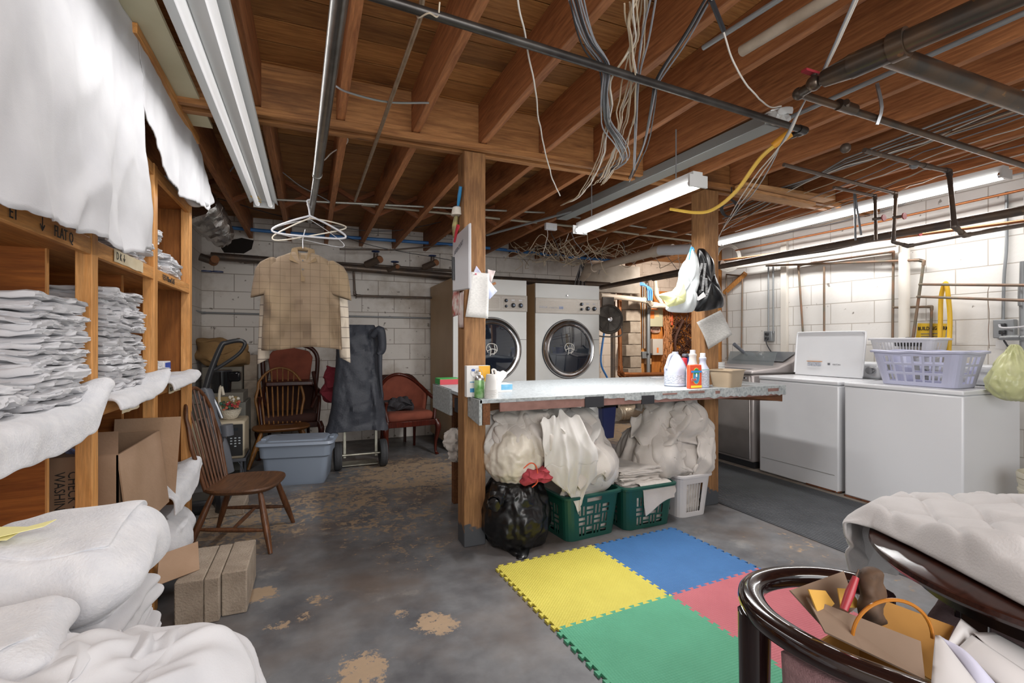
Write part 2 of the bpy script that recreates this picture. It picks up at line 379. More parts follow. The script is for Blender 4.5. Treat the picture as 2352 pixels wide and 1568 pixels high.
def puffy(sx, sy, sz, n=(14, 14, 5), r=0.03, amp=0.004, fr=9, seed=0, layers=0, gdepth=0.006, sag=0.0):
    """rounded soft slab centred in xy, base z=0; grooves between layers round the rim"""
    nx, ny, nz = n; mb = MB(); idx = {}
    def V(i, j, k):
        key = (i, j, k)
        if key in idx: return idx[key]
        x = (i / nx * 2 - 1); y = (j / ny * 2 - 1); z = k / nz
        X = x * sx / 2; Y = y * sy / 2; Z = z * sz
        rr = min(r, sz / 2 - 1e-4, sx / 2 - 1e-4)
        cx_ = max(-sx / 2 + rr, min(sx / 2 - rr, X)); cy_ = max(-sy / 2 + rr, min(sy / 2 - rr, Y)); cz_ = max(rr, min(sz - rr, Z))
        d = Vector((X - cx_, Y - cy_, Z - cz_))
        p = Vector((cx_, cy_, cz_)) + (d.normalized() * rr if d.length > 1e-7 else d)
        edge = max(abs(x), abs(y))
        q = Vector((p.x * fr + seed * 7.1, p.y * fr + seed * 3.3, p.z * fr * 1.8))
        nv = Vector((mn.noise(q), mn.noise(q + Vector((19, 0, 0))), mn.noise(q + Vector((0, 31, 0)))))
        p += nv * amp * (1 + edge)
        if layers and edge > .86:
            gph = abs(math.sin(PI * (p.z / sz) * layers)); k_ = 1 - gdepth * (1 - gph) ** 1.5 / max(sx, sy) * 4
            p.x *= k_; p.y *= k_
        p.z -= sag * (p.y / (sy / 2)) ** 2
        idx[key] = len(mb.v); mb.v.append(tuple(p)); return idx[key]
    for i in range(nx):
        for j in range(ny):
            mb.f.append((V(i, j, 0), V(i, j + 1, 0), V(i + 1, j + 1, 0), V(i + 1, j, 0))); mb.f.append((V(i, j, nz), V(i + 1, j, nz), V(i + 1, j + 1, nz), V(i, j + 1, nz)))
    for i in range(nx):
        for k in range(nz):
            mb.f.append((V(i, 0, k), V(i + 1, 0, k), V(i + 1, 0, k + 1), V(i, 0, k + 1))); mb.f.append((V(i, ny, k), V(i, ny, k + 1), V(i + 1, ny, k + 1), V(i + 1, ny, k)))
    for j in range(ny):
        for k in range(nz):
            mb.f.append((V(0, j, k), V(0, j, k + 1), V(0, j + 1, k + 1), V(0, j + 1, k))); mb.f.append((V(nx, j, k), V(nx, j + 1, k), V(nx, j + 1, k + 1), V(nx, j, k + 1)))
    return mb
def shift(mb, d, rz=0, M=None):
    M = (Matrix.Translation(d) @ Matrix.Rotation(rz, 4, 'Z')) if M is None else M
    mb.v = [tuple(M @ Vector(p)) for p in mb.v]; return mb
# ================================================================ SETTING
def wall_mat(name, base='#d9d4cc', dirt='#8d7a66', damt=0.5, plane='x', dark='#b9b0a4', peel=0.0):
    m = bpy.data.materials.new(name); m.use_nodes = True; nt = m.node_tree; N = nt.nodes; L = nt.links; b = N['Principled BSDF']
    b.inputs['Roughness'].default_value = 0.55
    tc = N.new('ShaderNodeTexCoord'); sp = N.new('ShaderNodeSeparateXYZ'); L.new(tc.outputs['Object'], sp.inputs[0]); cb = N.new('ShaderNodeCombineXYZ')
    L.new(sp.outputs['X' if plane == 'x' else 'Y'], cb.inputs[0]); L.new(sp.outputs['Z'], cb.inputs[1])
    br = N.new('ShaderNodeTexBrick'); br.inputs['Scale'].default_value = 1; br.inputs['Brick Width'].default_value = 0.405; br.inputs['Row Height'].default_value = 0.203
    br.inputs['Mortar Size'].default_value = 0.005; br.inputs['Mortar Smooth'].default_value = 0.5
    L.new(cb.outputs[0], br.inputs['Vector'])
    br.inputs['Color1'].default_value = lin(base); br.inputs['Color2'].default_value = lin(base); br.inputs['Mortar'].default_value = lin(dark)
    n = N.new('ShaderNodeTexNoise'); n.inputs['Scale'].default_value = 1.6; n.inputs['Detail'].default_value = 9; n.inputs['Roughness'].default_value = .65; L.new(tc.outputs['Object'], n.inputs['Vector'])
    r = N.new('ShaderNodeMapRange'); r.inputs['From Min'].default_value = 0.48; r.inputs['From Max'].default_value = 0.72; r.inputs['To Max'].default_value = damt; L.new(n.outputs['Fac'], r.inputs['Value'])
    x = N.new('ShaderNodeMix'); x.data_type = 'RGBA'; L.new(r.outputs[0], x.inputs[0]); L.new(br.outputs['Color'], x.inputs[6]); x.inputs[7].default_value = lin(dirt)
    cur = x.outputs[2]
    n3 = N.new('ShaderNodeTexNoise'); n3.inputs['Scale'].default_value = 14; n3.inputs['Detail'].default_value = 6; L.new(tc.outputs['Object'], n3.inputs['Vector'])
    r3 = N.new('ShaderNodeMapRange'); r3.inputs['From Min'].default_value = 0.69 - peel; r3.inputs['From Max'].default_value = 0.72 - peel; r3.inputs['To Max'].default_value = .8; L.new(n3.outputs['Fac'], r3.inputs['Value'])
    x3 = N.new('ShaderNodeMix'); x3.data_type = 'RGBA'; L.new(r3.outputs[0], x3.inputs[0]); L.new(cur, x3.inputs[6]); x3.inputs[7].default_value = lin('#6f6458'); cur = x3.outputs[2]
    L.new(cur, b.inputs['Base Color'])
    n2 = N.new('ShaderNodeTexNoise'); n2.inputs['Scale'].default_value = 45; n2.inputs['Detail'].default_value = 4; L.new(tc.outputs['Object'], n2.inputs['Vector'])
    ad = N.new('ShaderNodeMath'); ad.operation = 'MULTIPLY_ADD'; L.new(n2.outputs['Fac'], ad.inputs[0]); ad.inputs[1].default_value = .35
    iv = N.new('ShaderNodeMath'); iv.operation = 'SUBTRACT'; iv.inputs[0].default_value = 1; L.new(br.outputs['Fac'], iv.inputs[1]); L.new(iv.outputs[0], ad.inputs[2])
    bp = N.new('ShaderNodeBump'); bp.inputs['Strength'].default_value = 0.45; bp.inputs['Distance'].default_value = 0.006; L.new(ad.outputs[0], bp.inputs['Height']); L.new(bp.outputs[0], b.inputs['Normal'])
    return m
M_wallR = wall_mat('painted_block_right', '#dcd9d4', '#c2bab0', .35, 'y', '#b5ada4')
M_wallB = wall_mat('painted_block_back', '#e0dad3', '#96826b', .75, 'x', '#9c9288', .03)
M_wallU = wall_mat('painted_block_utility', '#cbbcae', '#8f7a68', .6, 'x', '#a39384', .03)
M_wallL = wall_mat('painted_block_left', '#d3cec8', '#93857a', .5, 'y', '#aaa196')
# floor: worn grey paint over concrete
def floor_mat():
    m = bpy.data.materials.new('worn_floor_paint'); m.use_nodes = True; nt = m.node_tree; N = nt.nodes; L = nt.links; b = N['Principled BSDF']
    tc = N.new('ShaderNodeTexCoord'); P = tc.outputs['Object']
    def noise(s, d=6, r=.6, vec=None):
        n = N.new('ShaderNodeTexNoise'); n.inputs['Scale'].default_value = s; n.inputs['Detail'].default_value = d; n.inputs['Roughness'].default_value = r; L.new(vec or P, n.inputs['Vector']); return n.outputs['Fac']
    def mr(v, a, c, lo=0, hi=1):
        r = N.new('ShaderNodeMapRange'); r.inputs['From Min'].default_value = a; r.inputs['From Max'].default_value = c; r.inputs['To Min'].default_value = lo; r.inputs['To Max'].default_value = hi; L.new(v, r.inputs['Value']); return r.outputs[0]
    def mix(f, a, c):
        x = N.new('ShaderNodeMix'); x.data_type = 'RGBA'; L.new(f, x.inputs[0])
        for k, q in ((6, a), (7, c)):
            if isinstance(q, tuple): x.inputs[k].default_value = q
            else: L.new(q, x.inputs[k])
        return x.outputs[2]
    def ma(op, a, c):
        x = N.new('ShaderNodeMath'); x.operation = op
        for k, q in enumerate((a, c)):
            if isinstance(q, (int, float)): x.inputs[k].default_value = q
            else: L.new(q, x.inputs[k])
        return x.outputs[0]
    paint = mix(mr(noise(3.5, 8), .35, .7), lin('#525255'), lin('#7a7b7d'))
    paint = mix(mr(noise(1.1, 6), .45, .62, 0, .7), paint, lin('#65564b'))
    # worn spots: (x, y, radius, strength)
    spots = [(.92, 4.6, 1.1, .20), (-.45, 3.75, .8, .18), (.5, 3.6, .9, .15), (.2, 4.1, .8, .18), (.6, 2.9, .5, .12), (4.1, 5.6, 1.3, .22), (1.4, 2.6, .6, .08), (2.9, 1.9, .9, .10), (-.2, 3.9, .7, .15)] + \
            [(*W(1000, 1430, z=0)[:2], .13, .26), (*W(830, 1540, z=0)[:2], .16, .24), (*W(600, 1365, z=0)[:2], .12, .24), (*W(480, 1455, z=0)[:2], .06, .25), (*W(925, 1410, z=0)[:2], .07, .17), (*W(640, 1435, z=0)[:2], .08, .18), (*W(730, 1375, z=0)[:2], .11, .16), (*W(1090, 1170, z=0)[:2], .2, .17), (*W(700, 1415, z=0)[:2], .06, .16)]
    tot = None
    for sx_, sy_, r_, st in spots:
        d = N.new('ShaderNodeVectorMath'); d.operation = 'DISTANCE'; L.new(P, d.inputs[0]); d.inputs[1].default_value = (sx_, sy_, 0)
        f = mr(d.outputs['Value'], r_ * .35, r_ * 1.15, st, 0)
        tot = f if tot is None else ma('MAXIMUM', tot, f)
    ch = ma('ADD', ma('ADD', ma('MULTIPLY', noise(9, 9, .72), .5), ma('MULTIPLY', noise(31, 8, .75), .5)), tot)
    chip = mr(ch, .655, .69)
    ch2 = ma('ADD', noise(45, 6, .7), ma('MULTIPLY', tot, .6)); chip2 = mr(ch2, .70, .74, 0, .8)
    chip = ma('MAXIMUM', chip, chip2)
    # scratches stretched along x
    mp = N.new('ShaderNodeMapping'); mp.inputs['Scale'].default_value = (2.2, 26, 1); mp.inputs['Rotation'].default_value = (0, 0, .12); L.new(P, mp.inputs[0])
    chip = ma('MAXIMUM', chip, mr(noise(1.3, 8, .7, mp.outputs[0]), .70, .72, 0, .8))
    bare = mix(noise(9, 5), lin('#a98f72'), lin('#8c7a66'))
    colr = mix(chip, paint, bare)
    colr = mix(mr(noise(2.3, 7, .7), .6, .8, 0, .5), colr, lin('#b9b2a6'))
    L.new(colr, b.inputs['Base Color']); L.new(mr(ma('ADD', noise(6, 5), ma('MULTIPLY', chip, .4)), .35, .9, .32, .75), b.inputs['Roughness'])
    bp = N.new('ShaderNodeBump'); bp.inputs['Strength'].default_value = .25; bp.inputs['Distance'].default_value = .003; L.new(ma('SUBTRACT', ma('MULTIPLY', noise(60), .25), chip), bp.inputs['Height']); L.new(bp.outputs[0], b.inputs['Normal'])
    return m
MB().box(-1.3, 7.2, -2.2, 7.6, -.05, 0).out('floor', floor_mat(), kind='structure', loc=(0, 0, 0), smooth=False)
MB().box(-1.3, -1.13, -2.2, 6.4, 0, 2.72).out('wall_left', M_wallL, kind='structure', loc=(0, 0, 0), smooth=False)
wb = MB().box(-1.3, 3.86, 6.42, 6.62, 0, 2.72)
wb.out('wall_back', M_wallB, kind='structure', loc=(0, 0, 0), smooth=False)
MB().box(4.78, 4.95, -2.2, 4.62, 0, 2.72).out('wall_right', M_wallR, kind='structure', loc=(0, 0, 0), smooth=False)
MB().box(3.86, 7.2, 7.1, 7.3, 0, 2.72).out('wall_utility', M_wallU, kind='structure', loc=(0, 0, 0), smooth=False)
MB().box(7.0, 7.2, 4.62, 7.1, 0, 2.72).box(4.95, 7.0, 4.5, 4.62, 0, 2.72).out('wall_utility_side', M_wallU, kind='structure', loc=(0, 0, 0), smooth=False)
MB().box(3.86, 4.9, 6.42, 6.55, 2.02, 2.45).out('wall_header', mat('header_plaster', '#a39a90', .8, c2='#7d7368', ns=3), kind='structure', smooth=False)
# ceiling: subfloor boards laid across the joists
W_deck = wood('subfloor_boards', '#ad7a45', '#85562c', 'x', .7, True, 1.0, boards=(1, .187), dark='#54301a')
cb = MB(); y = -2.244; k = 0
while y < 7.3:
    cb.box(-1.3, 7.2, y + .005, y + .182, 2.7, 2.725); y += .187
MB().box(-1.3, 7.2, -2.3, 7.3, 2.726, 2.75).out('trim_3', mat('board_gap_dark', '#1d120b', .95), kind='structure', smooth=False)
cb.out('ceiling', W_deck, kind='structure', loc=(0, 0, 0), smooth=False)
W_joist = wood('joist_fir', '#b5794c', '#8a5533', 'y', .65, True, .8, rand=.16, dark='#43200f')
W_beam = wood('beam_fir', '#b07c4a', '#85562f', 'x', .65, True, .8, dark='#3b1c0d')
W_post = wood('post_fir', '#9e744a', '#775232', 'z', .7, True, .9, dark='#4a2b15')
W_pine = wood('shelf_pine', '#dca365', '#c38442', 'y', .5, True, .8, dark='#8a5220')
W_pinez = wood('shelf_pine_upright', '#dca365', '#c38442', 'z', .5, True, .8, dark='#8a5220')
W_hard = wood('hardboard', '#a4672f', '#8d5524', 'z', .75, False, .7, dark='#6b3c16')
jx = [.565 + .41 * k for k in range(-4, 11)]
for i, x in enumerate(jx):
    y1 = 2.824
    MB().box(x - .022, x + .022, -2.0, y1, 2.455, 2.70).out('ceiling_joist', W_joist, bevel=.003,
        label='%s ceiling joist from the left on the near side of the cross beam' % ORD[i], cat='joist', group='joists on the near side of the beam', loc=(x, 0, 2.455))
for i, x in enumerate(jx):
    MB().box(x + .006, x + .05, 2.962, 6.5, 2.455, 2.70).out('ceiling_joist', W_joist, bevel=.003,
        label='%s ceiling joist from the left on the far side of the cross beam' % ORD[i], cat='joist', group='joists beyond the beam', loc=(x, 3, 2.455))
b = thing('cross_beam', 'built-up wooden cross beam carried by the two square posts', 'beam', (1.7, 2.89, 2.41))
MB().box(-1.12, 4.78, 2.826, 2.87, 2.452, 2.70).out('beam_plank', W_beam, b, bevel=.003)
MB().box(-1.12, 4.78, 2.872, 2.915, 2.41, 2.70).out('beam_plank', W_beam, b, bevel=.003)
MB().box(-1.12, 4.78, 2.917, 2.96, 2.425, 2.70).out('beam_plank', W_beam, b, bevel=.003)
MB().box(-1.12, 4.78, 2.785, 2.824, 2.41, 2.45).out('ledger_strip', W_beam, b, bevel=.003)
def post_mat():
    m = W_post.copy(); m.name = 'post_painted_foot'; N = m.node_tree.nodes; L = m.node_tree.links; b_ = N['Principled BSDF']
    src = b_.inputs['Base Color'].links[0].from_socket
    tc = N.new('ShaderNodeTexCoord'); sp = N.new('ShaderNodeSeparateXYZ'); L.new(tc.outputs['Object'], sp.inputs[0])
    n = N.new('ShaderNodeTexNoise'); n.inputs['Scale'].default_value = 14; L.new(tc.outputs['Object'], n.inputs['Vector'])
    a = N.new('ShaderNodeMath'); a.operation = 'MULTIPLY_ADD'; L.new(n.outputs['Fac'], a.inputs[0]); a.inputs[1].default_value = -.16; L.new(sp.outputs['Z'], a.inputs[2])
    r = N.new('ShaderNodeMapRange'); r.inputs['From Min'].default_value = .03; r.inputs['From Max'].default_value = .045; r.inputs['To Min'].default_value = 1; r.inputs['To Max'].default_value = 0; L.new(a.outputs[0], r.inputs['Value'])
    x = N.new('ShaderNodeMix'); x.data_type = 'RGBA'; L.new(r.outputs[0], x.inputs[0]); L.new(src, x.inputs[6]); x.inputs[7].default_value = lin('#45474b'); L.new(x.outputs[2], b_.inputs['Base Color'])
    return m
M_post = post_mat()
MB().box(.862, 1.0, 2.826, 2.962, 0, 2.408).out('wooden_post', M_post, bevel=.005, label='square wooden post with the whiteboard and pinned papers', cat='post')
MB().box(2.765, 2.905, 2.84, 2.98, 0, 2.408).out('wooden_post', M_post, bevel=.005, label='square wooden post with the hanging plastic bags', cat='post')
# cross bridging between the far joists
W_br = wood('bridging_fir', '#8f5530', '#663618', 'x', .7, False, 1.2, dark='#3b1c0d')
for i in range(len(jx) - 1):
    x0, x1 = jx[i] + .05, jx[i + 1] + .006
    for s_ in (0, 1):
        a, c = (2.475, 2.675) if s_ else (2.675, 2.475)
        d = .02; yy = 4.75 + s_ * .045
        m_ = MB(); m_.add([(x0, yy, a - d), (x1, yy, c - d), (x1, yy + .04, c - d), (x0, yy + .04, a - d), (x0, yy, a + d), (x1, yy, c + d), (x1, yy + .04, c + d), (x0, yy + .04, a + d)],
            [(0, 3, 2, 1), (4, 5, 6, 7), (0, 1, 5, 4), (1, 2, 6, 5), (2, 3, 7, 6), (3, 0, 4, 7)])
        m_.out('bridging_brace', W_br, label='%s diagonal brace in the %s joist gap beyond the beam' % (('rising', 'falling')[1 - s_], ORD[i]), cat='brace', group='cross bridging between far joists')
# splayed light boards under the beam at the right
for k, (a, b_, c, d) in enumerate([((1700, 430), (1905, 462), (1905, 470), (1700, 440)), ((1700, 442), (1860, 475), (1845, 482), (1700, 450))]):
    p = W(*a, z=2.40 - k * .03); q = W(*b_, z=2.40 - k * .03)
    m_ = MB(); t = Vector((q.x - p.x, q.y - p.y, 0)).normalized(); nrm = Vector((-t.y, t.x, 0)) * .05
    m_.add([p - nrm, q - nrm, q + nrm, p + nrm] + [v + Vector((0, 0, .024)) for v in (p - nrm, q - nrm, q + nrm, p + nrm)], [(0, 3, 2, 1), (4, 5, 6, 7), (0, 1, 5, 4), (1, 2, 6, 5), (2, 3, 7, 6), (3, 0, 4, 7)])
    m_.out('blocking_board', wood('raw_pine', '#c79a6b', '#a87646', 'x', .7, False), label=('%s pale splayed board nailed below the beam right of the second post' % ('upper', 'lower')[k]), cat='board')
# utility corner framing
MB().box(4.72, 4.80, 4.64, 4.74, 0, 2.44).out('wall_stud', wood('stud_pine', '#c68b4e', '#a66c33', 'z', .7), label='vertical pine stud at the end of the white block wall', cat='stud')
m_ = MB(); a = W(1668, 655, x=4.70); c = W(1708, 633, x=4.70)
m_.tube([W(1664, 672, x=4.74), W(1712, 628, x=4.74)], .035, 4).out('corner_brace', MATS['stud_pine'], label='short diagonal brace on the pine stud beside the white wall', cat='brace')
# concrete plinth strip under the washers
MB().box(3.93, 4.78, -.3, 4.4, 0, .012).out('trim_1', mat('pad_concrete', '#a59c92', .8, c2='#7f766c', ns=6), kind='structure', smooth=False)
# ================================================================ LEFT: SHELVES, LINEN, CHAIRS
M_linen = mat('white_linen', '#cdcdd0', .85, c2='#c2c2c6', ns=5, bump=.08, bs=300, sheen=.1)
M_linen2 = mat('white_linen_warm', '#cfccc8', .85, c2='#c2beb9', ns=4, bump=.08, bs=300, sheen=.1)
M_fleece = mat('white_fleece', '#d2d2d5', .95, c2='#c7c8cd', ns=30, bump=.28, bs=160, sheen=.3)
M_towel = mat('used_white_towelling', '#cdc6bf', .95, c2='#bfb8b1', ns=6, bump=.3, bs=350, sheen=.2)
M_card = mat('corrugated_cardboard', '#a58870', .85, c2='#94785f', ns=4, bump=.1, bs=90)
M_tag = mat('paper_tag', '#ded2b6', .8, c2='#cfc0a0', ns=12)
M_ink = mat('black_marker_ink', '#2c2826', .7)
# ---- the shelf unit
FX, BX = -.66, -1.10
S = thing('linen_shelf', 'tall pine and hardboard linen shelving unit along the left wall', 'shelving', (-.88, 2.2, 0))
for (y0, y1) in ((.92, 1.02), (2.0, 2.05), (2.69, 2.745), (3.40, 3.46)):
    MB().box(FX - .045, FX, y0, y1, 0.0, 2.07).out('upright', W_pinez, S, bevel=.002)
MB().box(BX, FX - .045, 3.445, 3.46, 0.0, 2.07).out('end_panel', W_hard, S)
MB().box(BX - .012, BX, .92, 3.46, 0.0, 2.07).out('back_panel', W_hard, S)
W_ply = wood('divider_plywood', '#b0692c', '#8a4c1c', 'x', .6, True, .8, dark='#5a2f12')
for y in (2.052, 2.747):
    MB().box(BX, -.80, y, y + .015, 0.1, 2.02).out('divider_panel', W_ply, S)
    MB().box(-.80, -.795, y, y + .015, 0.1, 2.02).out('panel_edging', W_pinez, S)
    MB().box(BX, BX + .04, y + .015, y + .055, 0.1, 2.02).out('rear_batten', W_pinez, S)
SH = [(.07, .11), (.445, .50), (.995, 1.045), (1.535, 1.59), (2.015, 2.065)]
Rw = wood('shelf_board', '#c68a4d', '#a86c33', 'y', .6, True, .7, dark='#7a4820')
for k, (a, b) in enumerate(SH):
    MB().box(BX, FX - .02, .95, 3.44, a + .02, b).out('shelf_board', Rw if k != 4 else W_hard, S)
    MB().box(FX - .022, FX - .002, .95, 2.0, a, b).out('shelf_face', W_pine, S, bevel=.002)
    MB().box(FX - .022, FX - .002, 2.05, 2.69, a, b).out('shelf_face', W_pine, S, bevel=.002)
    MB().box(FX - .022, FX - .002, 2.745, 3.40, a, b).out('shelf_face', W_pine, S, bevel=.002)
# writing on the shelf faces and tags
def ptext(s, y, z, h, parent, dx=.0015, sh=0, m=None): text(s, (FX + dx, y, z), (0, 1, 0), (0, 0, 1), h, m or M_ink, parent, name='handwriting', shear=sh, sx=.8)
ptext('ET', 1.52, 1.545, .045, S); ptext('\u2193', 1.66, 1.545, .05, S); ptext('FLAT Q', 1.74, 1.545, .045, S)
ptext('TEST Pillow/CASE', 2.82, 1.55, .038, S); ptext('V', 1.50, 1.0, .03, S)
def tag(name_label, y0, y1, z0, z1, s, th):
    m_ = MB(); n = 8
    ring = [(FX + .001, y0 + (y1 - y0) * i / n, z0 + random.uniform(-.002, .002)) for i in range(n + 1)] + [(FX + .001, y0 + (y1 - y0) * i / n, z1 + random.uniform(-.002, .002)) for i in range(n, -1, -1)]
    m_.loop([ring, [(x + .0008, y, z) for x, y, z in ring]])
    t = m_.out('paper_tag', M_tag, None, name_label, 'tag', smooth=False)
    text(s, (FX + .0022, y0 + .02, z0 + .01), (0, 1, 0), (0, 0, 1), th, M_ink, t, name='handwriting', sx=.85); return t
random.seed(3)
tag('cream paper tag on the shelf edge above the second sheet stack, lettered D K', 2.19, 2.52, 1.543, 1.588, 'D K \u2193', .04)
tag('cream paper tag below the second sheet stack, lettered FLAT K', 2.27, 2.47, .975, 1.04, '+ FLAT K \u2193', .038)
tag('small paper tag on the shelf edge below the blue and white carton', 2.93, 3.17, .985, 1.035, 'PILLCASE \u2193', .03)
tag('torn paper tag below the fleece lining, lettered FLAT Q', 1.60, 1.92, .955, 1.01, '\u2193 FLAT   Q \u2193', .04)
# ---- folded sheets
def sheet_stack(cx, cy, z0, sx, sy, n, th, nm, lab, grp, m=M_linen, jit=.012, seed=0, kinds=3, namecat=('folded_sheet', 'folded sheet')):
    rs = random.Random(seed); protos = []; z = z0
    for k in range(n):
        h = th * rs.uniform(.8, 1.2)
        if k < kinds:
            mb = puffy(sx, sy, th * 1.12, (16, 22, 4), th * .5, .007, 16, seed * 5 + k, layers=2, gdepth=.0045)
            o = mb.out(namecat[0], m, loc=(0, 0, 0)); protos.append(o)
        else:
            o = protos[k % kinds].copy(); col.objects.link(o)
        o.location = (cx + rs.uniform(-jit, jit), cy + rs.uniform(-jit, jit), z); o.rotation_euler = (rs.uniform(-.012, .012), rs.uniform(-.015, .015), rs.uniform(-.04, .04) + (PI if k % 2 else 0) )
        o.scale = (rs.uniform(.96, 1.03), rs.uniform(.95, 1.03), h / th)
        props(o, lab % ORD[n - 1 - k] if n - 1 - k < len(ORD) else lab % 'lower', namecat[1], grp); z += h
    return z
sheet_stack(-.87, 1.80, 1.064, .42, .35, 19, .0175, '', '%s white folded sheet from the top of the tall stack nearest the camera', 'sheets in the nearest tall stack', seed=1)
sheet_stack(-.89, 2.40, 1.066, .42, .43, 22, .0172, '', '%s white folded sheet from the top of the stack in the middle shelf bay', 'sheets in the middle bay stack', seed=2)
sheet_stack(-.84, 1.50, 1.064, .34, .18, 5, .017, '', '%s rumpled folded sheet from the top of the low pile at the left frame edge', 'sheets in the low pile at left', seed=3, jit=.02)
sheet_stack(-.86, 2.57, 1.593, .38, .17, 13, .0195, '', '%s white folded pillowcase from the top of the upper shelf stack', 'pillowcases on the upper shelf', seed=4, jit=.015, namecat=('folded_pillowcase', 'folded pillowcase'))
sheet_stack(-.84, 2.33, 1.593, .34, .22, 6, .017, '', '%s folded sheet from the top of the pile half covered by the hanging sheet', 'sheets behind the hanging sheet', seed=14, jit=.02)
sheet_stack(-.84, 2.86, 1.593, .30, .17, 12, .017, '', '%s folded towel from the top of the stack in the upper right bay', 'towels in the upper right bay', seed=5, jit=.012, namecat=('folded_towel', 'folded towel'))
sheet_stack(-.80, 3.12, 1.593, .24, .26, 5, .022, '', '%s crumpled cloth from the top of the small pile in the upper right bay', 'cloths in the upper right bay', seed=6, jit=.025, namecat=('folded_cloth', 'folded cloth'))
sheet_stack(-.82, 2.86, 1.064, .28, .20, 5, .022, '', '%s folded cloth from the top of the small pile beside the blue and white carton', 'cloths beside the carton', seed=7, jit=.015, namecat=('folded_cloth', 'folded cloth'))
# blue and white carton
c_ = thing('carton', 'small blue and white carton on the right end of the middle shelf', 'carton', (-.78, 3.08, 1.06))
MB().box(-.88, -.70, 3.02, 3.15, 1.062, 1.145).out('box_body', mat('carton_white', '#e3e3e6', .5), c_, bevel=.002)
MB().box(-.70, -.699, 3.045, 3.148, 1.066, 1.138).out('printed_panel', mat('carton_blue', '#2d4fae', .45), c_)
# lumpy fleece shelf linings
def lining(y0, y1, z, lab, drop=.06, seed=0, lift=0.04, depth=.42):
    n, m_ = 40, 60; P = np.zeros((n, m_, 3))
    for i in range(n):
        for j in range(m_):
            t = i / (n - 1); y = y0 + (y1 - y0) * j / (m_ - 1)
            s_ = t * (depth + drop + .03); e = fbm((y * 3 + seed, 0, 2)) * .03
            if s_ < depth: x = BX + .04 + s_; zz = z + .006
            else:
                q = s_ - depth; x = BX + .04 + depth + .03 * math.sin(min(q / .05, 1) * PI / 2) + .012; zz = z + .006 - max(0, q - .015) * (1 + e * 10)
            zz += (fbm((x * 9, y * 9, seed)) * .012 + .006) * (1 if s_ < depth else .4)
            up = math.exp(-((y - y1) / .09) ** 2) * lift * max(0, (s_ / depth)) ** 3
            x += fbm((y * 6, seed, zz * 5)) * .012 * (s_ > depth - .05)
            P[i, j] = (x, y, zz + up)
    MB().grid(P).out('fleece_lining', M_fleece, None, lab, 'shelf lining', solid=.012, sub=1)
lining(1.02, 1.995, 1.046, 'thick white fleece lining hanging over the middle shelf edge, under the tallest near stack', .075, 1, .07)
lining(2.06, 2.685, 1.046, 'white fleece lining under the second sheet stack in the middle shelf bay', .025, 2, .06)
lining(2.755, 3.39, 1.046, 'white fleece lining under the carton at the right end of the middle shelf', .02, 3, .02)
lining(2.755, 3.39, .501, 'white fleece lining draped over the lower right shelf edge', .09, 4, .05)
# ---- hanging sheet with a slit, pinned under the batten
def hang():
    mb = MB()
    def fx(y, z):
        t = (2.435 - z) / .9; a = .2 + .8 * t
        f = .007 * math.sin(y * 15 + 1.2 * math.sin(z * 2.2)) + .003 * math.sin(y * 37 + 2.5 * z) + fbm((y * 2.3, z * 1.3, 4)) * .045 + fbm((y * 7, z * 3, 8)) * .012
        f += .016 * (1 - 3 * min(.33, abs(mn.noise(Vector(((y - z * .4) * 5, (z + y * .4) * 1.8, 3)))))) * (y > 1.2)
        return -.612 + .03 * t + f * a
    def piece(topf, botf, n=110, m_=60):
        P = np.zeros((m_, n, 3))
        for j in range(n):
            s_ = j / (n - 1); (yt, zt), (yb, zb) = topf(s_), botf(s_)
            for i in range(m_):
                t = i / (m_ - 1); y = yt + (yb - yt) * t; z = zt + (zb - zt) * t; P[i, j] = (fx(y, z) - .0, y, z)
        mb.grid(P)
    Y0_, Y1_ = .3, 2.33
    def botA(s_):
        q = Y0_ + (Y1_ - Y0_) * s_
        zz = np.interp(q, [.3, 1.35, 1.6, 1.9, 1.99, 2.05, 2.3], [1.5, 1.53, 1.545, 1.565, 1.55, 1.552, 1.61]) + fbm((q * 14, 0, 0)) * .01
        return q, float(zz)
    piece(lambda s_: (.3 + (2.2475 - .3) * s_, 2.435), botA, 150, 64)
    def botB(s_):
        y = np.interp(s_, [0, .35, .6, .8, 1], [2.262, 2.62, 2.92, 3.3, 3.84]); z = np.interp(s_, [0, .2, .35, .6, .75, .9, 1], [2.15, 2.09, 2.03, 1.985, 2.03, 2.08, 2.20]) + fbm((s_ * 24, 3, 0)) * .012
        return float(y), float(z)
    piece(lambda s_: (2.2475 + (3.3 - 2.2475) * s_, 2.435), botB, 90, 40)
    return mb.out('hanging_sheet', M_linen, None, 'large white sheet with ragged hem hung from the batten over the shelving front', 'sheet', solid=.003, weld=True)
hang()
MB().box(-.63, -.592, 2.2, 3.3, 2.395, 2.434).out('batten', W_pine, None, 'narrow pine batten pinning the top of the hanging white sheet', 'batten', bevel=.002)
MB().box(-1.12, -.50, -1.0, 3.14, 2.436, 2.452).out('ceiling_board', mat('cream_board', '#cfc9ab', .8, c2='#c3bc9c', ns=3), None, 'cream painted board fixed under the joists above the hanging sheet', 'board')
# rolled end of the sheet resting on the top rail
m_ = MB(); m_.tube([(-.70, 3.02, 2.09), (-.66, 3.2, 2.1), (-.64, 3.38, 2.08), (-.60, 3.55, 2.12)], [.03, .035, .03, .02], 10, 5)
for i, p in enumerate(m_.v): m_.v[i] = tuple(Vector(p) + Vector((mn.noise(Vector(p) * 20), mn.noise(Vector(p) * 20 + Vector((9, 0, 0))), mn.noise(Vector(p) * 20 + Vector((0, 9, 0))))) * .02)
m_.out('rolled_cloth', M_linen, None, 'rolled white cloth on the top rail behind the hanging sheet corner', 'cloth', sub=1)
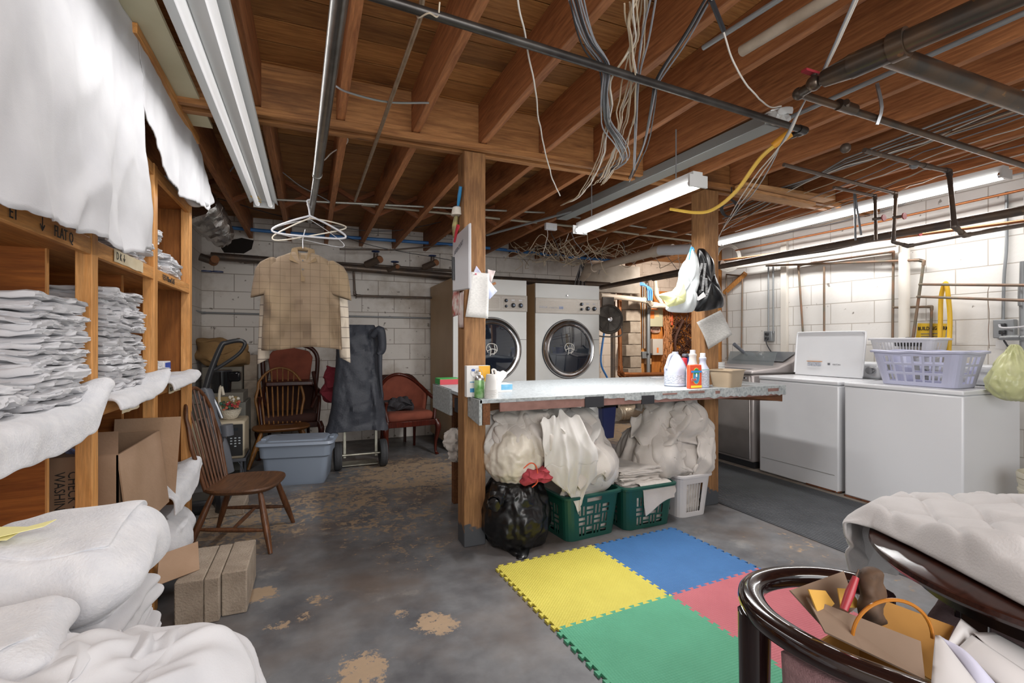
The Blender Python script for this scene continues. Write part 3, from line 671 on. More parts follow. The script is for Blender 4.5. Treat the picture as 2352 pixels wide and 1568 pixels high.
# foil duct at the end of the shelf
M_foil = mat('crumpled_foil', '#b4b2b0', .32, 1.0, bump=.9, bs=26)
m_ = MB(); m_.tube([W(455, 470, y=4.3), W(480, 500, y=4.4), W(505, 540, y=4.5), W(500, 565, y=4.55)], [.14, .13, .10, .03], 24, 8)
for i, p in enumerate(m_.v): m_.v[i] = tuple(Vector(p) + Vector((mn.noise(Vector(p) * 26), mn.noise(Vector(p) * 26 + Vector((9, 0, 0))), mn.noise(Vector(p) * 26 + Vector((0, 9, 0))))) * .022)
m_.out('foil_duct', M_foil, None, 'crumpled silver foil duct hanging past the end of the shelving', 'duct')
# ---- boxes in the shelf
bx = thing('cardboard_box', 'open cardboard box with marker writing in the middle lower shelf bay', 'box', (-.84, 2.4, .5))
t_ = .006; x0, x1, y0, y1, z0, z1 = -1.08, -.632, 2.14, 2.655, .502, .845
MB().box(x0, x1, y0, y1, z0, z0 + t_).box(x0, x0 + t_, y0, y1, z0, z1).box(x1 - t_, x1, y0, y1, z0, z1).box(x0, x1, y0, y0 + t_, z0, z1).box(x0, x1, y1 - t_, y1, z0, z1).out('box_body', M_card, bx)
def quad(mb, a, b, c, d, t=.005):
    a, b, c, d = map(Vector, (a, b, c, d)); n = (b - a).cross(d - a).normalized() * t
    return mb.add([a, b, c, d, a + n, b + n, c + n, d + n], [(0, 3, 2, 1), (4, 5, 6, 7), (0, 1, 5, 4), (1, 2, 6, 5), (2, 3, 7, 6), (3, 0, 4, 7)])
quad(MB(), (x1, y0, z1), (x1, y1, z1), (x1 + .035, y1 + .01, z1 - .33), (x1 + .03, y0 + .01, z1 - .31)).out('flap', M_card, bx)
quad(MB(), (-.80, y1, z1), (-.80, y1 + .01, z1 + .06), (-.555, y1 + .03, z1 + .055), (-.575, y1 + .02, z1 - .30)).out('flap', M_card, bx)
quad(MB(), (x0, y0, z1), (x1, y0, z1), (x1 - .05, y0 + .17, z1 + .055), (x0, y0 + .17, z1 + .055)).out('flap', M_card, bx)
for k, s_ in enumerate(['THEN', 'CHECK +', 'WASHING']):
    text(s_, (-.735 - .037 * k, y0 - .001, .80), (0, 0, -1), (1, 0, 0), .042, M_ink, bx, name='handwriting', sx=.8)
m_ = MB(); P = np.zeros((14, 20, 3))
for i in range(14):
    for j in range(20): P[i, j] = (-1.02 + .30 * j / 19, 2.10 + .13 * i / 13, .862 + .02 * math.sin(j * .5 + i * .3) + fbm((i * .4, j * .4, 3)) * .02 + .02 * (1 - j / 19))
m_.grid(P).out('plastic_packet', mat('clear_blue_packet', '#c9cfdc', .12, c2='#3b5a9c', ns=14, alpha=.75), None, 'clear and blue plastic packet lying on the cardboard box', 'packet', solid=.002)
b2 = MB(); quad(b2, (-.62, 2.60, .30), (-.50, 2.75, .285), (-.47, 2.62, .20), (-.60, 2.48, .215)); b2.out('cardboard_piece', M_card, None, 'loose cardboard flap jutting out below the big cardboard box', 'cardboard')
shift(puffy(.34, .50, .26, (14, 18, 9), .12, .02, 6, 22), (-.75, 3.0, .112)).out('white_bundle', M_fleece, None, 'bulging white bundle on the bottom shelf right of the cardboard box', 'bundle')
shift(puffy(.36, .36, .14, (12, 12, 6), .05, .012, 8, 23), (-.80, 2.36, .112)).out('wrapped_package', mat('grey_wrap', '#b9b2ac', .7, bump=.3, bs=120), None, 'pale wrapped package on the bottom shelf under the cardboard box', 'package')
# ---- near pile of thick blankets on a low table
T = thing('low_table', 'low table under the folded blankets in the left foreground', 'table', (-.43, .8, 0))
MB().box(-.64, -.24, .25, 1.36, .42, .45).out('tabletop', wood('table_oak', '#8a5c34', '#6c4424', 'y'), T, bevel=.004)
for x in (-.62, -.29):
    for y in (.28, 1.30): MB().box(x, x + .035, y, y + .035, 0, .42).out('leg', MATS['table_oak'], T)
def blanket(cx, cy, z, sx, sy, sz, lab, seed, rz=0, m=M_fleece, lay=2, amp=.012):
    o = puffy(sx, sy, sz, (30, 30, 12), sz * .46, amp, 7, seed, layers=lay, gdepth=.012).out('folded_blanket', m, loc=(0, 0, 0), label=lab, cat='blanket', group='folded blankets in the left foreground', sub=1)
    o.location = (cx, cy, z); o.rotation_euler = (0, 0, rz)
blanket(-.50, 1.255, .455, .36, .29, .10, 'lowest folded blanket of the rear foreground stack', 31, 0, M_linen)
blanket(-.50, 1.26, .548, .37, .28, .07, 'thin folded sheet layer in the middle of the rear foreground stack', 32, .04, M_linen, 3)
blanket(-.49, 1.265, .612, .34, .28, .10, 'folded white blanket below the top one of the rear foreground stack', 33, -.03, M_linen, 3)
blanket(-.49, 1.27, .705, .35, .31, .17, 'top thick grey-white fleece blanket of the rear foreground stack', 34, 0.03, M_fleece, 1, .016)
blanket(-.50, .99, .455, .32, .25, .13, 'lowest folded blanket of the front foreground stack', 35, 0, M_linen2)
blanket(-.50, .985, .58, .31, .26, .11, 'folded white blanket under the top roll of the front foreground stack', 36, .03, M_fleece, 2)
blanket(-.505, .985, .685, .31, .26, .14, 'top rolled fleece blanket of the front foreground stack', 37, -.04, M_fleece, 2, .018)
m_ = MB(); quad(m_, (-.60, 1.19, .888), (-.51, 1.17, .888), (-.50, 1.22, .893), (-.60, 1.26, .893), .001); quad(m_, (-.54, 1.17, .892), (-.47, 1.20, .896), (-.46, 1.225, .90), (-.52, 1.20, .894), .001)
m_.out('yellow_paper', mat('yellow_paper', '#e6df9c', .7), None, 'folded yellow paper lying on the foreground blankets', 'paper')
# heap of loose sheets
HL = [((-.44, .74, .54), (.25, .24, .22)), ((-.28, .80, .46), (.15, .22, .25)), ((-.30, .92, .62), (.12, .12, .13)), ((-.50, .82, .65), (.15, .12, .14)), ((-.23, .96, .52), (.12, .13, .20))]
for k, (az, el, lx, ly, ro, lay, am, lab) in enumerate([
 (60, 30, .85, .85, .3, 0, .024, 'loose crumpled white sheet at the bottom of the heap in the lower left corner'),
 (40, 62, .60, .55, .9, .008, .030, 'white sheet bunched on top of the heap in the lower left corner'),
 (-35, 20, .70, .75, .1, .006, .028, 'white sheet falling down the right side of the heap in the lower left corner'),
 (150, 60, .50, .5, 1.9, .008, .028, 'white sheet at the left of the heap in the lower left corner')]):
    P = patch((-.37, .78, .45), HL, math.radians(az), math.radians(el), lx, ly, ro, lay * 1.5, am * 1.15, .10, 31 + k * 5, 120, None, (.30, .9))
    MB().grid(P).out('loose_sheet', M_linen, None, lab, 'sheet', 'loose sheets heaped in the lower left corner', sub=1, solid=.004)
# ---- concrete blocks
M_conc = mat('concrete_block', '#a59787', .95, c2='#8f8172', ns=9, bump=.6, bs=120, wear='#6f6358', wearns=30, weart=.66)
cbk = [(-.545, -.435, 'left concrete block of the three on the floor by the shelving'), (-.433, -.373, 'narrow middle concrete block of the three by the shelving'), (-.371, -.268, 'right concrete block of the three on the floor by the shelving')]
for i, (a, b, l) in enumerate(cbk):
    m_ = MB(); dy = [0.0, -.005, .03][i]; m_.box(a, b, 2.51 + dy, 2.90 + dy * .5, 0, .198)
    M_ = Matrix.Translation((-.40, 2.6, 0)) @ Matrix.Rotation(-.01, 4, 'Z') @ Matrix.Translation((.40, -2.6, 0))
    m_.v = [tuple(M_ @ Vector(v)) for v in m_.v]
    m_.out('concrete_block', M_conc, None, l, 'concrete block', bevel=.006)
# ---- windsor chairs
W_ch = wood('chair_oak', '#6e4a30', '#4a3020', 'x', .38, False, 1.2, dark='#2f1a0e')
W_chz = wood('chair_oak_turned', '#6f472c', '#4c2f1e', 'z', .35, False, 1.2, dark='#2f1a0e')
def turned(mb, p0, p1, r=(.012, .019, .020, .013)):
    p0, p1 = Vector(p0), Vector(p1); pts = [p0 + (p1 - p0) * t for t in (0, .3, .55, .8, 1)]
    mb.tube(pts, [r[0], r[1], r[2], r[1] * .9, r[3]], 12, 4); return mb
def windsor(label, loc, rz, mw, mz, nsp=7, hoop=.58):
    r = thing('windsor_chair', label, 'chair', (0, 0, 0)); hs = .37
    # seat: rounded D, front at -y
    ring = []
    for k in range(40):
        a = 2 * PI * k / 40; ca, sa = math.cos(a), math.sin(a); e = .62
        x = .225 * math.copysign(abs(ca) ** e, ca); y = .215 * math.copysign(abs(sa) ** e, sa); x *= 1 - .12 * (sa > 0) * sa; ring.append((x, y))
    rings = []
    for f, z in ((.0, hs - .034), (.86, hs - .034), (.97, hs - .02), (1, hs - .008), (.985, hs + .002), (.9, hs + .004), (.6, hs - .006), (.3, hs - .008), (0.001, hs - .006)):
        rings.append([(x * max(f, .001), y * max(f, .001), z) for x, y in ring])
    MB().loop(rings, caps=False).out('seat', mw, r)
    feet = [(-.25, -.22), (.25, -.22), (-.23, .25), (.23, .25)]; tops = [(-.15, -.13), (.15, -.13), (-.14, .13), (.14, .13)]
    for (fx, fy), (tx, ty) in zip(feet, tops): turned(MB(), (fx, fy, 0), (tx, ty, hs - .02)).out('leg', mz, r)
    def lp(i, t): return Vector((feet[i][0] + (tops[i][0] - feet[i][0]) * t, feet[i][1] + (tops[i][1] - feet[i][1]) * t, (hs - .02) * t))
    sd = []
    for a, b in ((0, 2), (1, 3)):
        p, q = lp(a, .36), lp(b, .42); turned(MB(), p, q, (.008, .013, .014, .008)).out('stretcher', mz, r); sd.append((p + q) / 2)
    turned(MB(), sd[0], sd[1], (.008, .012, .013, .008)).out('stretcher', mz, r)
    # hoop
    pts = []; w_ = .20
    for k in range(25):
        t = k / 24; a = PI * t; x = -math.cos(a) * w_ * (1.08 if .2 < t < .8 else 1.0); z = math.sin(a) ** .62 * hoop
        if k in (0, 24): x = math.copysign(.155, x)
        pts.append(Vector((x, .17 + .22 * z, hs - .01 + z)))
    pts[1].x *= .90; pts[-2].x *= .90
    m_ = MB(); m_.tube(pts, .0115, 10, 3); m_.out('back_hoop', mz, r)
    for k in range(nsp):
        x = -.125 + .25 * k / (nsp - 1); xt = x * 1.28; zt = math.sqrt(max(0, 1 - (xt / w_ / 1.05) ** 2)) ** .62 * hoop
        p, q = Vector((x, .165, hs - .01)), Vector((xt, .17 + .22 * zt, hs - .01 + zt))
        MB().tube([p, p + (q - p) * .35, q], [.006, .0085, .005], 8, 3).out('spindle', mz, r)
    r.location = loc; r.rotation_euler = (0, 0, rz); return r
windsor('dark oak windsor chair seen side-on beside the shelving end', (-.375, 3.48, 0), PI / 2 - .22, W_ch, W_chz, 7, .60)
wc2 = windsor('lighter oak windsor chair facing the camera behind the grey storage bin', (-.275, 5.60, 0), .10, wood('chair_oak_light', '#8a5c34', '#6a4222', 'x', .4, False, 1.2), wood('chair_oak_light_turned', '#94642f', '#70481f', 'z', .4, False, 1.2), 8, .60)
wc2.scale = (1.22, 1, 1)
# ---- grey storage bin
g_ = thing('storage_bin', 'grey plastic storage bin with clip-on lid on the floor behind the oak chair', 'storage bin', (0, 0, 0))
M_bin = mat('grey_bin_plastic', '#7f8a99', .42, spec=.5); M_lid = mat('grey_lid_plastic', '#8b96a6', .38)
def rrect(a, b, r, z, n=5):
    out = []
    for cx, cy, a0 in ((a - r, b - r, 0), (-a + r, b - r, 90), (-a + r, -b + r, 180), (a - r, -b + r, 270)):
        for k in range(n + 1):
            t = math.radians(a0 + 90 * k / n); out.append((cx + r * math.cos(t), cy + r * math.sin(t), z))
    return out
MB().loop([rrect(.235, .165, .04, 0), rrect(.25, .175, .05, .03), rrect(.268, .19, .05, .235), rrect(.285, .205, .05, .25), rrect(.292, .21, .05, .355)]).out('bin_body', M_bin, g_)
MB().loop([rrect(.31, .225, .06, .348), rrect(.318, .232, .06, .356), rrect(.31, .225, .06, .378), rrect(.27, .19, .05, .382), rrect(.255, .175, .05, .375), rrect(.25, .17, .05, .375), rrect(.235, .155, .04, .388), rrect(.10, .05, .03, .388)]).out('lid', M_lid, g_)
for s_ in (-1, 1): MB().box(s_ * .285 - .02, s_ * .285 + .02, -.06, .06, .355, .392).out('latch', M_lid, g_, bevel=.005)
g_.location = (-.09, 4.80, 0); g_.rotation_euler = (0, 0, -.17)
# ---- hand truck under a black cover
h = thing('hand_truck', 'covered two-wheeled hand truck with black tyres against the back wall', 'hand truck', (0, 0, 0))
M_galv = mat('galvanised', '#b5b3a6', .4, .8, c2='#8f8d80', ns=12); M_rub = mat('tyre_rubber', '#3a3b3e', .75, bump=.3, bs=80)
cx = .465; yw = 5.02
for s_ in (-1, 1):
    w_ = MB()
    prof = [(.055, -.028), (.10, -.036), (.125, -.034), (.134, -.022), (.134, .022), (.125, .034), (.10, .036), (.055, .028)]
    w_.lathe(prof, (0, 0, 0), 36, Matrix.Translation((cx + s_ * .215, yw, .134)) @ Matrix.Rotation(PI / 2, 4, 'Y'))
    wh = w_.out('wheel', M_rub, h)
    MB().lathe([(.0, -.02), (.03, -.026), (.058, -.012), (.058, .012), (.03, .026), (0, .02)], (0, 0, 0), 24, Matrix.Translation((cx + s_ * .215, yw, .134)) @ Matrix.Rotation(PI / 2, 4, 'Y')).out('hub', M_galv, wh)
    for q in (-.016, .016):
        MB().tube([Vector((cx + s_ * .215 + q, yw + .1345 * math.cos(t * PI / 16), .134 + .1345 * math.sin(t * PI / 16))) for t in range(32)] + [Vector((cx + s_ * .215 + q, yw + .1345, .134))], .0025, 5, caps=False).out('tread', M_rub, wh)
    MB().box(cx + s_ * .15 - .014, cx + s_ * .15 + .014, yw + .02, yw + .05, .10, 1.38).out('side_rail', M_galv, h, bevel=.003)
MB().cyl((cx - .24, yw, .134), (cx + .24, yw, .134), .011).out('axle', M_galv, h)
MB().box(cx - .17, cx + .17, yw + .05, yw + .24, .012, .02).out('toe_plate', M_galv, h)
M_cov = mat('black_cover_fabric', '#3a3d45', .55, c2='#32353d', ns=5, bump=.3, bs=60, spec=.4)
n_, rows = 72, 46; rings = []
for i in range(rows):
    t = i / (rows - 1); z = .385 + t * 1.03
    hw = np.interp(t, [0, .08, .5, .82, .94, 1], [.285, .262, .225, .20, .18, .15]); hd = np.interp(t, [0, .5, .9, 1], [.15, .13, .10, .06]); ring = []
    for j in range(n_):
        a = 2 * PI * j / n_; ca, sa = math.cos(a), math.sin(a)
        x = hw * math.copysign(abs(ca) ** .6, ca); y = hd * math.copysign(abs(sa) ** .6, sa)
        f = fbm((x * 5, z * 2.2, 3 + y * 4)) * .05 + fbm((x * 16 + z * 6, z * 9, 8)) * .02 + .016 * (1 - 3 * min(.33, abs(mn.noise(Vector((x * 7 + z * 2, z * 2.5 - x, 5)))))) + .008 * math.sin(x * 45 + z * 6) * (1 - t)
        ring.append((cx - .012 + x * (1 + f * 1.2) - .02 * (1 - t), yw + .0 + y + math.copysign(f, sa) * abs(sa) + .04 * t, z + .012 * math.sin(a * 3) * (t < .05)))
    rings.append(ring)
MB().loop(rings, caps=True).out('cover', M_cov, h)
m_ = MB(); fold = [(cx + .10, yw - .10, 1.30), (cx + .17, yw - .13, 1.36), (cx + .19, yw - .12, 1.18), (cx + .15, yw - .13, 1.12)]
m_.tube(fold, [.03, .045, .04, .02], 12, 6)
m_.tube([(cx + .17, yw - .12, 1.2), (cx + .17, yw - .13, .95), (cx + .19, yw - .13, .7)], [.025, .02, .008], 10, 6); m_.out('cover_fold', M_cov, h)
m_ = MB()
# red bag beside it
shift(puffy(.16, .14, .36, (10, 10, 16), .06, .03, 9, 40), (.205, 5.45, .62)).out('red_bag', mat('red_cloth', '#7d2733', .9, bump=.4, bs=60), None, 'dark red cloth bag hanging behind the covered hand truck', 'bag')
# ---- upholstered chairs at the back wall
M_rust = mat('rust_upholstery', '#8c4b38', .9, c2='#7c4030', ns=8, bump=.3, bs=300)
W_dk = wood('dark_frame', '#4a2218', '#2e140e', 'z', .3, False, 1.0, dark='#1c0c08')
def tub_chair(label, loc, rz, w=.60, d=.50, hb=.86, ha=.60, seat=.42, fm=None, um=None, zoff=0.0, legs='cabriole'):
    fm = fm or W_dk; um = um or M_rust
    r = thing('armchair', label, 'armchair', (0, 0, 0)); pts = []
    for k in range(33):
        a = PI * k / 32; x = -math.cos(a) * w / 2; y = -d * .30 + math.sin(a) ** .75 * d * .80
        t = math.sin(a) ** 1.6; pts.append(Vector((x, y, zoff + ha + (hb - ha) * t)))
    MB().tube(pts, .021, 12, 2).out('top_rail', fm, r)
    inner = [[(p.x * .93, p.y * .93 - .0, z) for p in pts[3:-3]] for z in (0,)][0]
    rings = []
    for s_, o_ in ((0, .90), (1, .99)):
        pass
    sub_ = pts[4:-4]; outer = [(p.x * 1.0, p.y + .01, p.z - .012) for p in sub_]; lo = [(p.x * .86, p.y * .84, zoff + seat - .02) for p in sub_]
    n = len(sub_); vs = []; fs = []; R_ = 8
    for i in range(R_ + 1):
        t = i / R_
        for k in range(n):
            a, b = Vector(lo[k]), Vector(outer[k]); p = a + (b - a) * t; vs.append(p)
    for i in range(R_):
        for k in range(n - 1): fs.append((i * n + k, i * n + k + 1, (i + 1) * n + k + 1, (i + 1) * n + k))
    MB().add(vs, fs).out('back_panel', um, r, solid=.035)
    shift(puffy(w * .84, d * .88, .10, (16, 16, 6), .045, .004, 6, 5), (0, -d * .02, zoff + seat - .06)).out('seat_cushion', um, r)
    fr = []
    ring = [(x * w * .46, y * d * .5 - .01) for x, y in ((-.9, -1), (0, -1.07), (.9, -1), (1, -.2), (.85, .7), (.4, 1), (-.4, 1), (-.85, .7), (-1, -.2))]
    MB().loop([[(x, y, zoff + seat - .11) for x, y in ring], [(x, y, zoff + seat - .05) for x, y in ring]]).out('seat_rail', fm, r, bevel=.004)
    for s_ in (-1, 1):
        fx, fy = s_ * w * .44, -d * .46
        MB().tube([(fx, fy, zoff + ha), (fx * 1.02, fy * .9, zoff + ha - .08), (fx * .95, fy * 1.0, zoff + seat - .05)], [.02, .017, .02], 10, 5).out('arm_post', fm, r)
        MB().tube([(fx, fy, zoff + seat - .06), (fx + s_ * .02, fy - .03, zoff + seat - .14), (fx, fy - .005, zoff + .14), (fx, fy - .01, zoff + .03), (fx + s_ * .01, fy - .04, zoff + .0)], [.033, .034, .018, .014, .02], 10, 5).out('leg', fm, r)
        MB().tube([(s_ * w * .30, d * .38, zoff + seat - .08), (s_ * w * .31, d * .42, zoff + .2), (s_ * w * .33, d * .50, zoff)], [.022, .018, .015], 8, 4).out('leg', fm, r)
    r.location = loc; r.rotation_euler = (0, 0, rz); return r
W_cherry = wood('cherry_frame', '#5c2418', '#3d150e', 'z', .28, False, 1.0, dark='#280d08')
tub_chair('low rust-coloured armchair with cabriole legs between hand truck and dryer', (.99, 5.55, 0), .12, .62, .56, .86, .60, .44, W_cherry)
shift(puffy(.24, .22, .13, (16, 16, 8), .06, .035, 12, 51), (.92, 5.52, .485)).out('dark_garment', mat('charcoal_cloth', '#3b393d', .9, bump=.4, bs=60), None, 'crumpled charcoal garment on the seat of the low rust armchair', 'garment')
tub_chair('dark rust-brown armchair whose bulky back stands behind the windsor chair', (-.21, 6.0, 0), .06, .66, .5, .80, .66, .42, W_dk, mat('dark_brown_upholstery', '#3d2119', .85, bump=.3, bs=200))
# high-backed chair stacked on it
c = thing('side_chair', 'rust-panelled high-backed chair stacked on top of the dark armchair', 'chair', (-.2, 6.1, .8))
cx, cy = -.205, 6.12
def hx(t, w0=.23): return t
fr = [(-.235, .50), (-.265, .72), (-.285, .95), (-.28, 1.08), (-.22, 1.17), (-.1, 1.215), (0, 1.225), (.1, 1.215), (.22, 1.17), (.28, 1.08), (.285, .95), (.265, .72), (.235, .50)]
MB().tube([(cx + x, cy + .05 * (z - .8), z) for x, z in fr], .024, 10, 4).out('back_frame', W_dk, c)
poly = [(-.20, .80), (-.235, 1.07), (-.19, 1.14), (0, 1.185), (.19, 1.14), (.235, 1.07), (.20, .80)]
MB().prism(poly, (cx, cy - .01, 0), (1, 0, 0), (0, 0, 1), (0, .04, 0)).out('back_panel', M_rust, c, bevel=.012)
MB().box(cx - .21, cx + .21, cy - .02, cy + .02, .765, .795).out('lower_rail', W_dk, c, bevel=.005)
MB().box(cx - .235, cx + .235, cy - .30, cy + .0, .815 - .05, .815).out('seat_board', W_dk, c, bevel=.01)
for s_ in (-1, 1): MB().tube([(cx + s_ * .24, cy, .9), (cx + s_ * .27, cy - .06, .72), (cx + s_ * .27, cy - .12, .62), (cx + s_ * .22, cy - .16, .5)], [.02, .022, .02, .015], 8, 4).out('arm', W_dk, c)
# second dark chair back behind the low armchair
m_ = MB(); m_.tube([W(880, 905, y=6.1), W(905, 868, y=6.15), W(940, 862, y=6.2), W(965, 885, y=6.2)], .02, 8, 5); ch2 = thing('armchair', 'dark-railed armchair standing behind the low rust armchair', 'armchair', (.95, 6.1, 0))
m_.out('top_rail', W_dk, ch2); MB().box(.80, 1.10, 6.12, 6.16, .45, .84).out('back_panel', mat('dark_brown_upholstery', '#3d2119'), ch2, bevel=.02)
for x in (.80, 1.08): MB().box(x, x + .03, 6.10, 6.14, 0, .45).out('leg', W_dk, ch2)
xa_, xb_ = W(560, 850, y=6.1).x, W(590, 850, y=6.1).x
# ---- clutter left: vacuum, microwave, baskets
V = thing('vacuum_cleaner', 'upright black and grey vacuum cleaner with looped handle behind the shelving end', 'vacuum cleaner', (-.6, 4.2, 0))
M_blk = mat('black_plastic', '#2c2d30', .35); M_gry = mat('grey_plastic', '#5c5f66', .4)
yv = 4.25
def pv(a, b, y=yv): return W(a, b, y=y)
m_ = MB(); m_.tube([pv(470, 900), pv(485, 850), pv(508, 795), pv(520, 787), pv(545, 782), pv(560, 785), pv(561, 795), pv(545, 815), pv(500, 845), pv(488, 850)], [.024, .022, .02, .017, .016, .015, .014, .013, .013, .014], 10, 5); m_.out('handle', M_blk, V)
m_ = MB(); m_.tube([pv(455, 915), pv(475, 900), pv(487, 960), pv(510, 1030), pv(525, 1085)], [.03, .04, .045, .05, .04], 12, 5); m_.out('body_tube', M_gry, V)
m_ = MB(); m_.tube([pv(476, 890), pv(495, 925), pv(510, 960)], [.012, .014, .012], 8, 3); m_.out('chrome_trim', mat('chrome', '#c9c9cb', .18, 1), V)
m_ = MB(); m_.tube([pv(470, 960), pv(492, 1010), pv(500, 1080)], [.05, .075, .07], 14, 4); m_.out('dust_cup', M_blk, V)
MB().cyl(pv(520, 975), pv(522, 1000), .045).out('canister_cap', M_gry, V)
MB().box(-.95, -.55, 4.08, 4.36, .0, .10).out('floor_head', M_blk, V, bevel=.03)
wv = MB(); wv.lathe([(.03, -.02), (.10, -.025), (.115, 0), (.10, .025), (.03, .02)], (0, 0, 0), 28, Matrix.Translation((-.62, 4.05, .115)) @ Matrix.Rotation(.35, 4, 'Z') @ Matrix.Rotation(PI / 2, 4, 'Y')); wv.out('wheel', M_blk, V)
MW = thing('microwave_oven', 'beige microwave oven with black keypad behind the vacuum cleaner', 'microwave oven', (-.55, 5.0, .35))
a, b = W(512, 968, y=4.95), W(562, 1052, y=4.95)
MB().box(a.x - .25, b.x, 4.95, 5.3, b.z, a.z).out('case', mat('beige_plastic', '#b0a48e', .5), MW, bevel=.02)
MB().box(a.x + .03, b.x - .015, 4.935, 4.952, b.z + .03, a.z - .03).out('control_panel', mat('keypad_black', '#1f1f20', .4), MW, bevel=.002)
M_key = mat('keypad_print', '#a9b0b5', .5)
for i in range(4):
    for j in range(3):
        if i == 3 and j != 1: continue
        x = a.x + .058 + j * .032; z = a.z - .155 - i * .024
        MB().box(x, x + .016, 4.932, 4.936, z, z + .010).out('key', M_key, MW)
MB().box(a.x + .05, b.x - .05, 4.932, 4.936, a.z - .085, a.z - .06).out('display', mat('display_glass', '#2d3236', .2), MW)
MB().tube([(a.x + .1, 4.97, b.z), (a.x + .16, 4.96, b.z - .12), (a.x + .10, 4.96, b.z - .2)], .004, 6, 4).out('cord', M_gry, MW)
st = thing('plant_stand', 'dark metal stand carrying the beige microwave oven', 'stand', (-.6, 5.1, 0))
MB().box(a.x - .26, b.x + .01, 4.96, 5.31, b.z - .03, b.z - .001).out('stand_top', M_gry, st, bevel=.004)
for x in (a.x - .22, b.x - .03):
    for y in (4.98, 5.26): MB().cyl((x, y, 0), (x, y, b.z - .03), .012, n=8).out('leg', M_gry, st)
# flower basket
B = thing('flower_basket', 'small white wicker basket of dried red and green flowers on the microwave', 'basket', (-.6, 5.0, .7))
p = W(528, 945, y=5.1); z0 = a.z + .002
m_ = MB(); prof = [(.05, 0), (.062, .01), (.085, .05), (.095, .085), (.10, .09), (.088, .085), (.055, .012)]
m_.lathe(prof, (p.x, 5.1, z0), 22); m_.out('wicker_bowl', mat('wicker', '#cfc6b4', .8, bump=.9, bs=90), B)
m_ = MB(); m_.tube([(p.x - .075, 5.1, z0 + .08), (p.x - .085, 5.1, z0 + .2), (p.x - .07, 5.1, z0 + .30), (p.x - .05, 5.1, z0 + .22)], .012, 8, 5); m_.out('wicker_handle', MATS['wicker'], B)
rs = random.Random(4)
for k, cc in enumerate(['#a8323a', '#3f6b54', '#c8c2b4', '#2f4a3c', '#b5604a']):
    m_ = MB()
    for q in range(9):
        r_ = rs.uniform(0, .08); an = rs.uniform(0, 6.28); m_.sphere((p.x + r_ * math.cos(an), 5.1 + r_ * math.sin(an), z0 + .09 + rs.uniform(0, .06) + (k == 2) * .05), rs.uniform(.009, .016), 6)
    m_.out('dried_flowers', mat('flower_%d' % k, cc, .8), B, kind='stuff')
# coffee maker, cartons, tan cushion
K = thing('coffee_maker', 'glossy black coffee maker on the grey carton behind the vacuum handle', 'coffee maker', (-.7, 5.4, .9))
M_gl = mat('glossy_black', '#17181a', .12)
p = W(508, 900, y=5.45); q = W(508, 853, y=5.45)
MB().cyl((p.x, 5.45, p.z), (p.x, 5.45, q.z), .085, .095, 24).out('carafe_housing', M_gl, K); MB().box(p.x + .06, p.x + .17, 5.40, 5.52, p.z + .1, q.z).out('water_tank', M_gl, K, bevel=.02)
MB().cyl((p.x, 5.45, q.z), (p.x, 5.45, q.z + .015), .098, .09, 24).out('lid', M_blk, K)
MB().box(p.x - .25, p.x + .20, 5.35, 5.75, a.z + .12, p.z - .002).out('carton', mat('grey_carton', '#77736b', .8, c2='#676259', ns=6), None, 'grey carton supporting the coffee maker', 'carton', bevel=.004)
MB().box(p.x - .3, p.x + .22, 5.36, 5.8, 0, a.z + .119).out('cabinet', mat('grey_cabinet', '#6b6a63', .7, c2='#5a5952', ns=4), None, 'low grey metal cabinet behind the microwave stand', 'cabinet', bevel=.006)
m_ = MB(); quad(m_, W(488, 912, y=5.2), W(545, 910, y=5.2), W(548, 938, y=5.2), W(490, 935, y=5.2), .02); m_.out('picture_frame', mat('dull_gold', '#8f7a50', .5, .4), None, 'dull gold framed board leaning behind the flower basket', 'frame')
shift(puffy(.50, .26, .30, (18, 12, 12), .10, .045, 6, 61), (W(515, 840, y=6.15).x, 6.15, .98)).out('tan_cushion', mat('tan_fabric', '#9b7a50', .9, c2='#876a44', ns=5, bump=.3, bs=80), None, 'tan fabric cushion slumped against the back wall', 'cushion')
MB().box(-1.05, xa_ - .01, 6.0, 6.38, 0, .975).out('cardboard_stack', mat('dull_board', '#7f7a70', .85, c2='#6d685e', ns=5), None, 'plain grey board carton under the tan cushion', 'carton')
MB().box(xa_, xb_, 6.1, 6.25, .82, 1.10).out('concrete_block', M_conc, None, 'grey concrete block standing on end behind the windsor chair', 'concrete block', bevel=.005)
MB().box(xa_, xb_, 6.1, 6.25, 0, .819).out('concrete_pier', M_conc, None, 'grey concrete pier below the upright block behind the windsor chair', 'concrete block', bevel=.005)
m_ = MB(); m_.box(-.70, -.44, 3.98, 4.28, 0, .07); m_.out('concrete_slab', M_conc, None, 'broken concrete slab under the legs of the oak chair', 'concrete slab', bevel=.008)
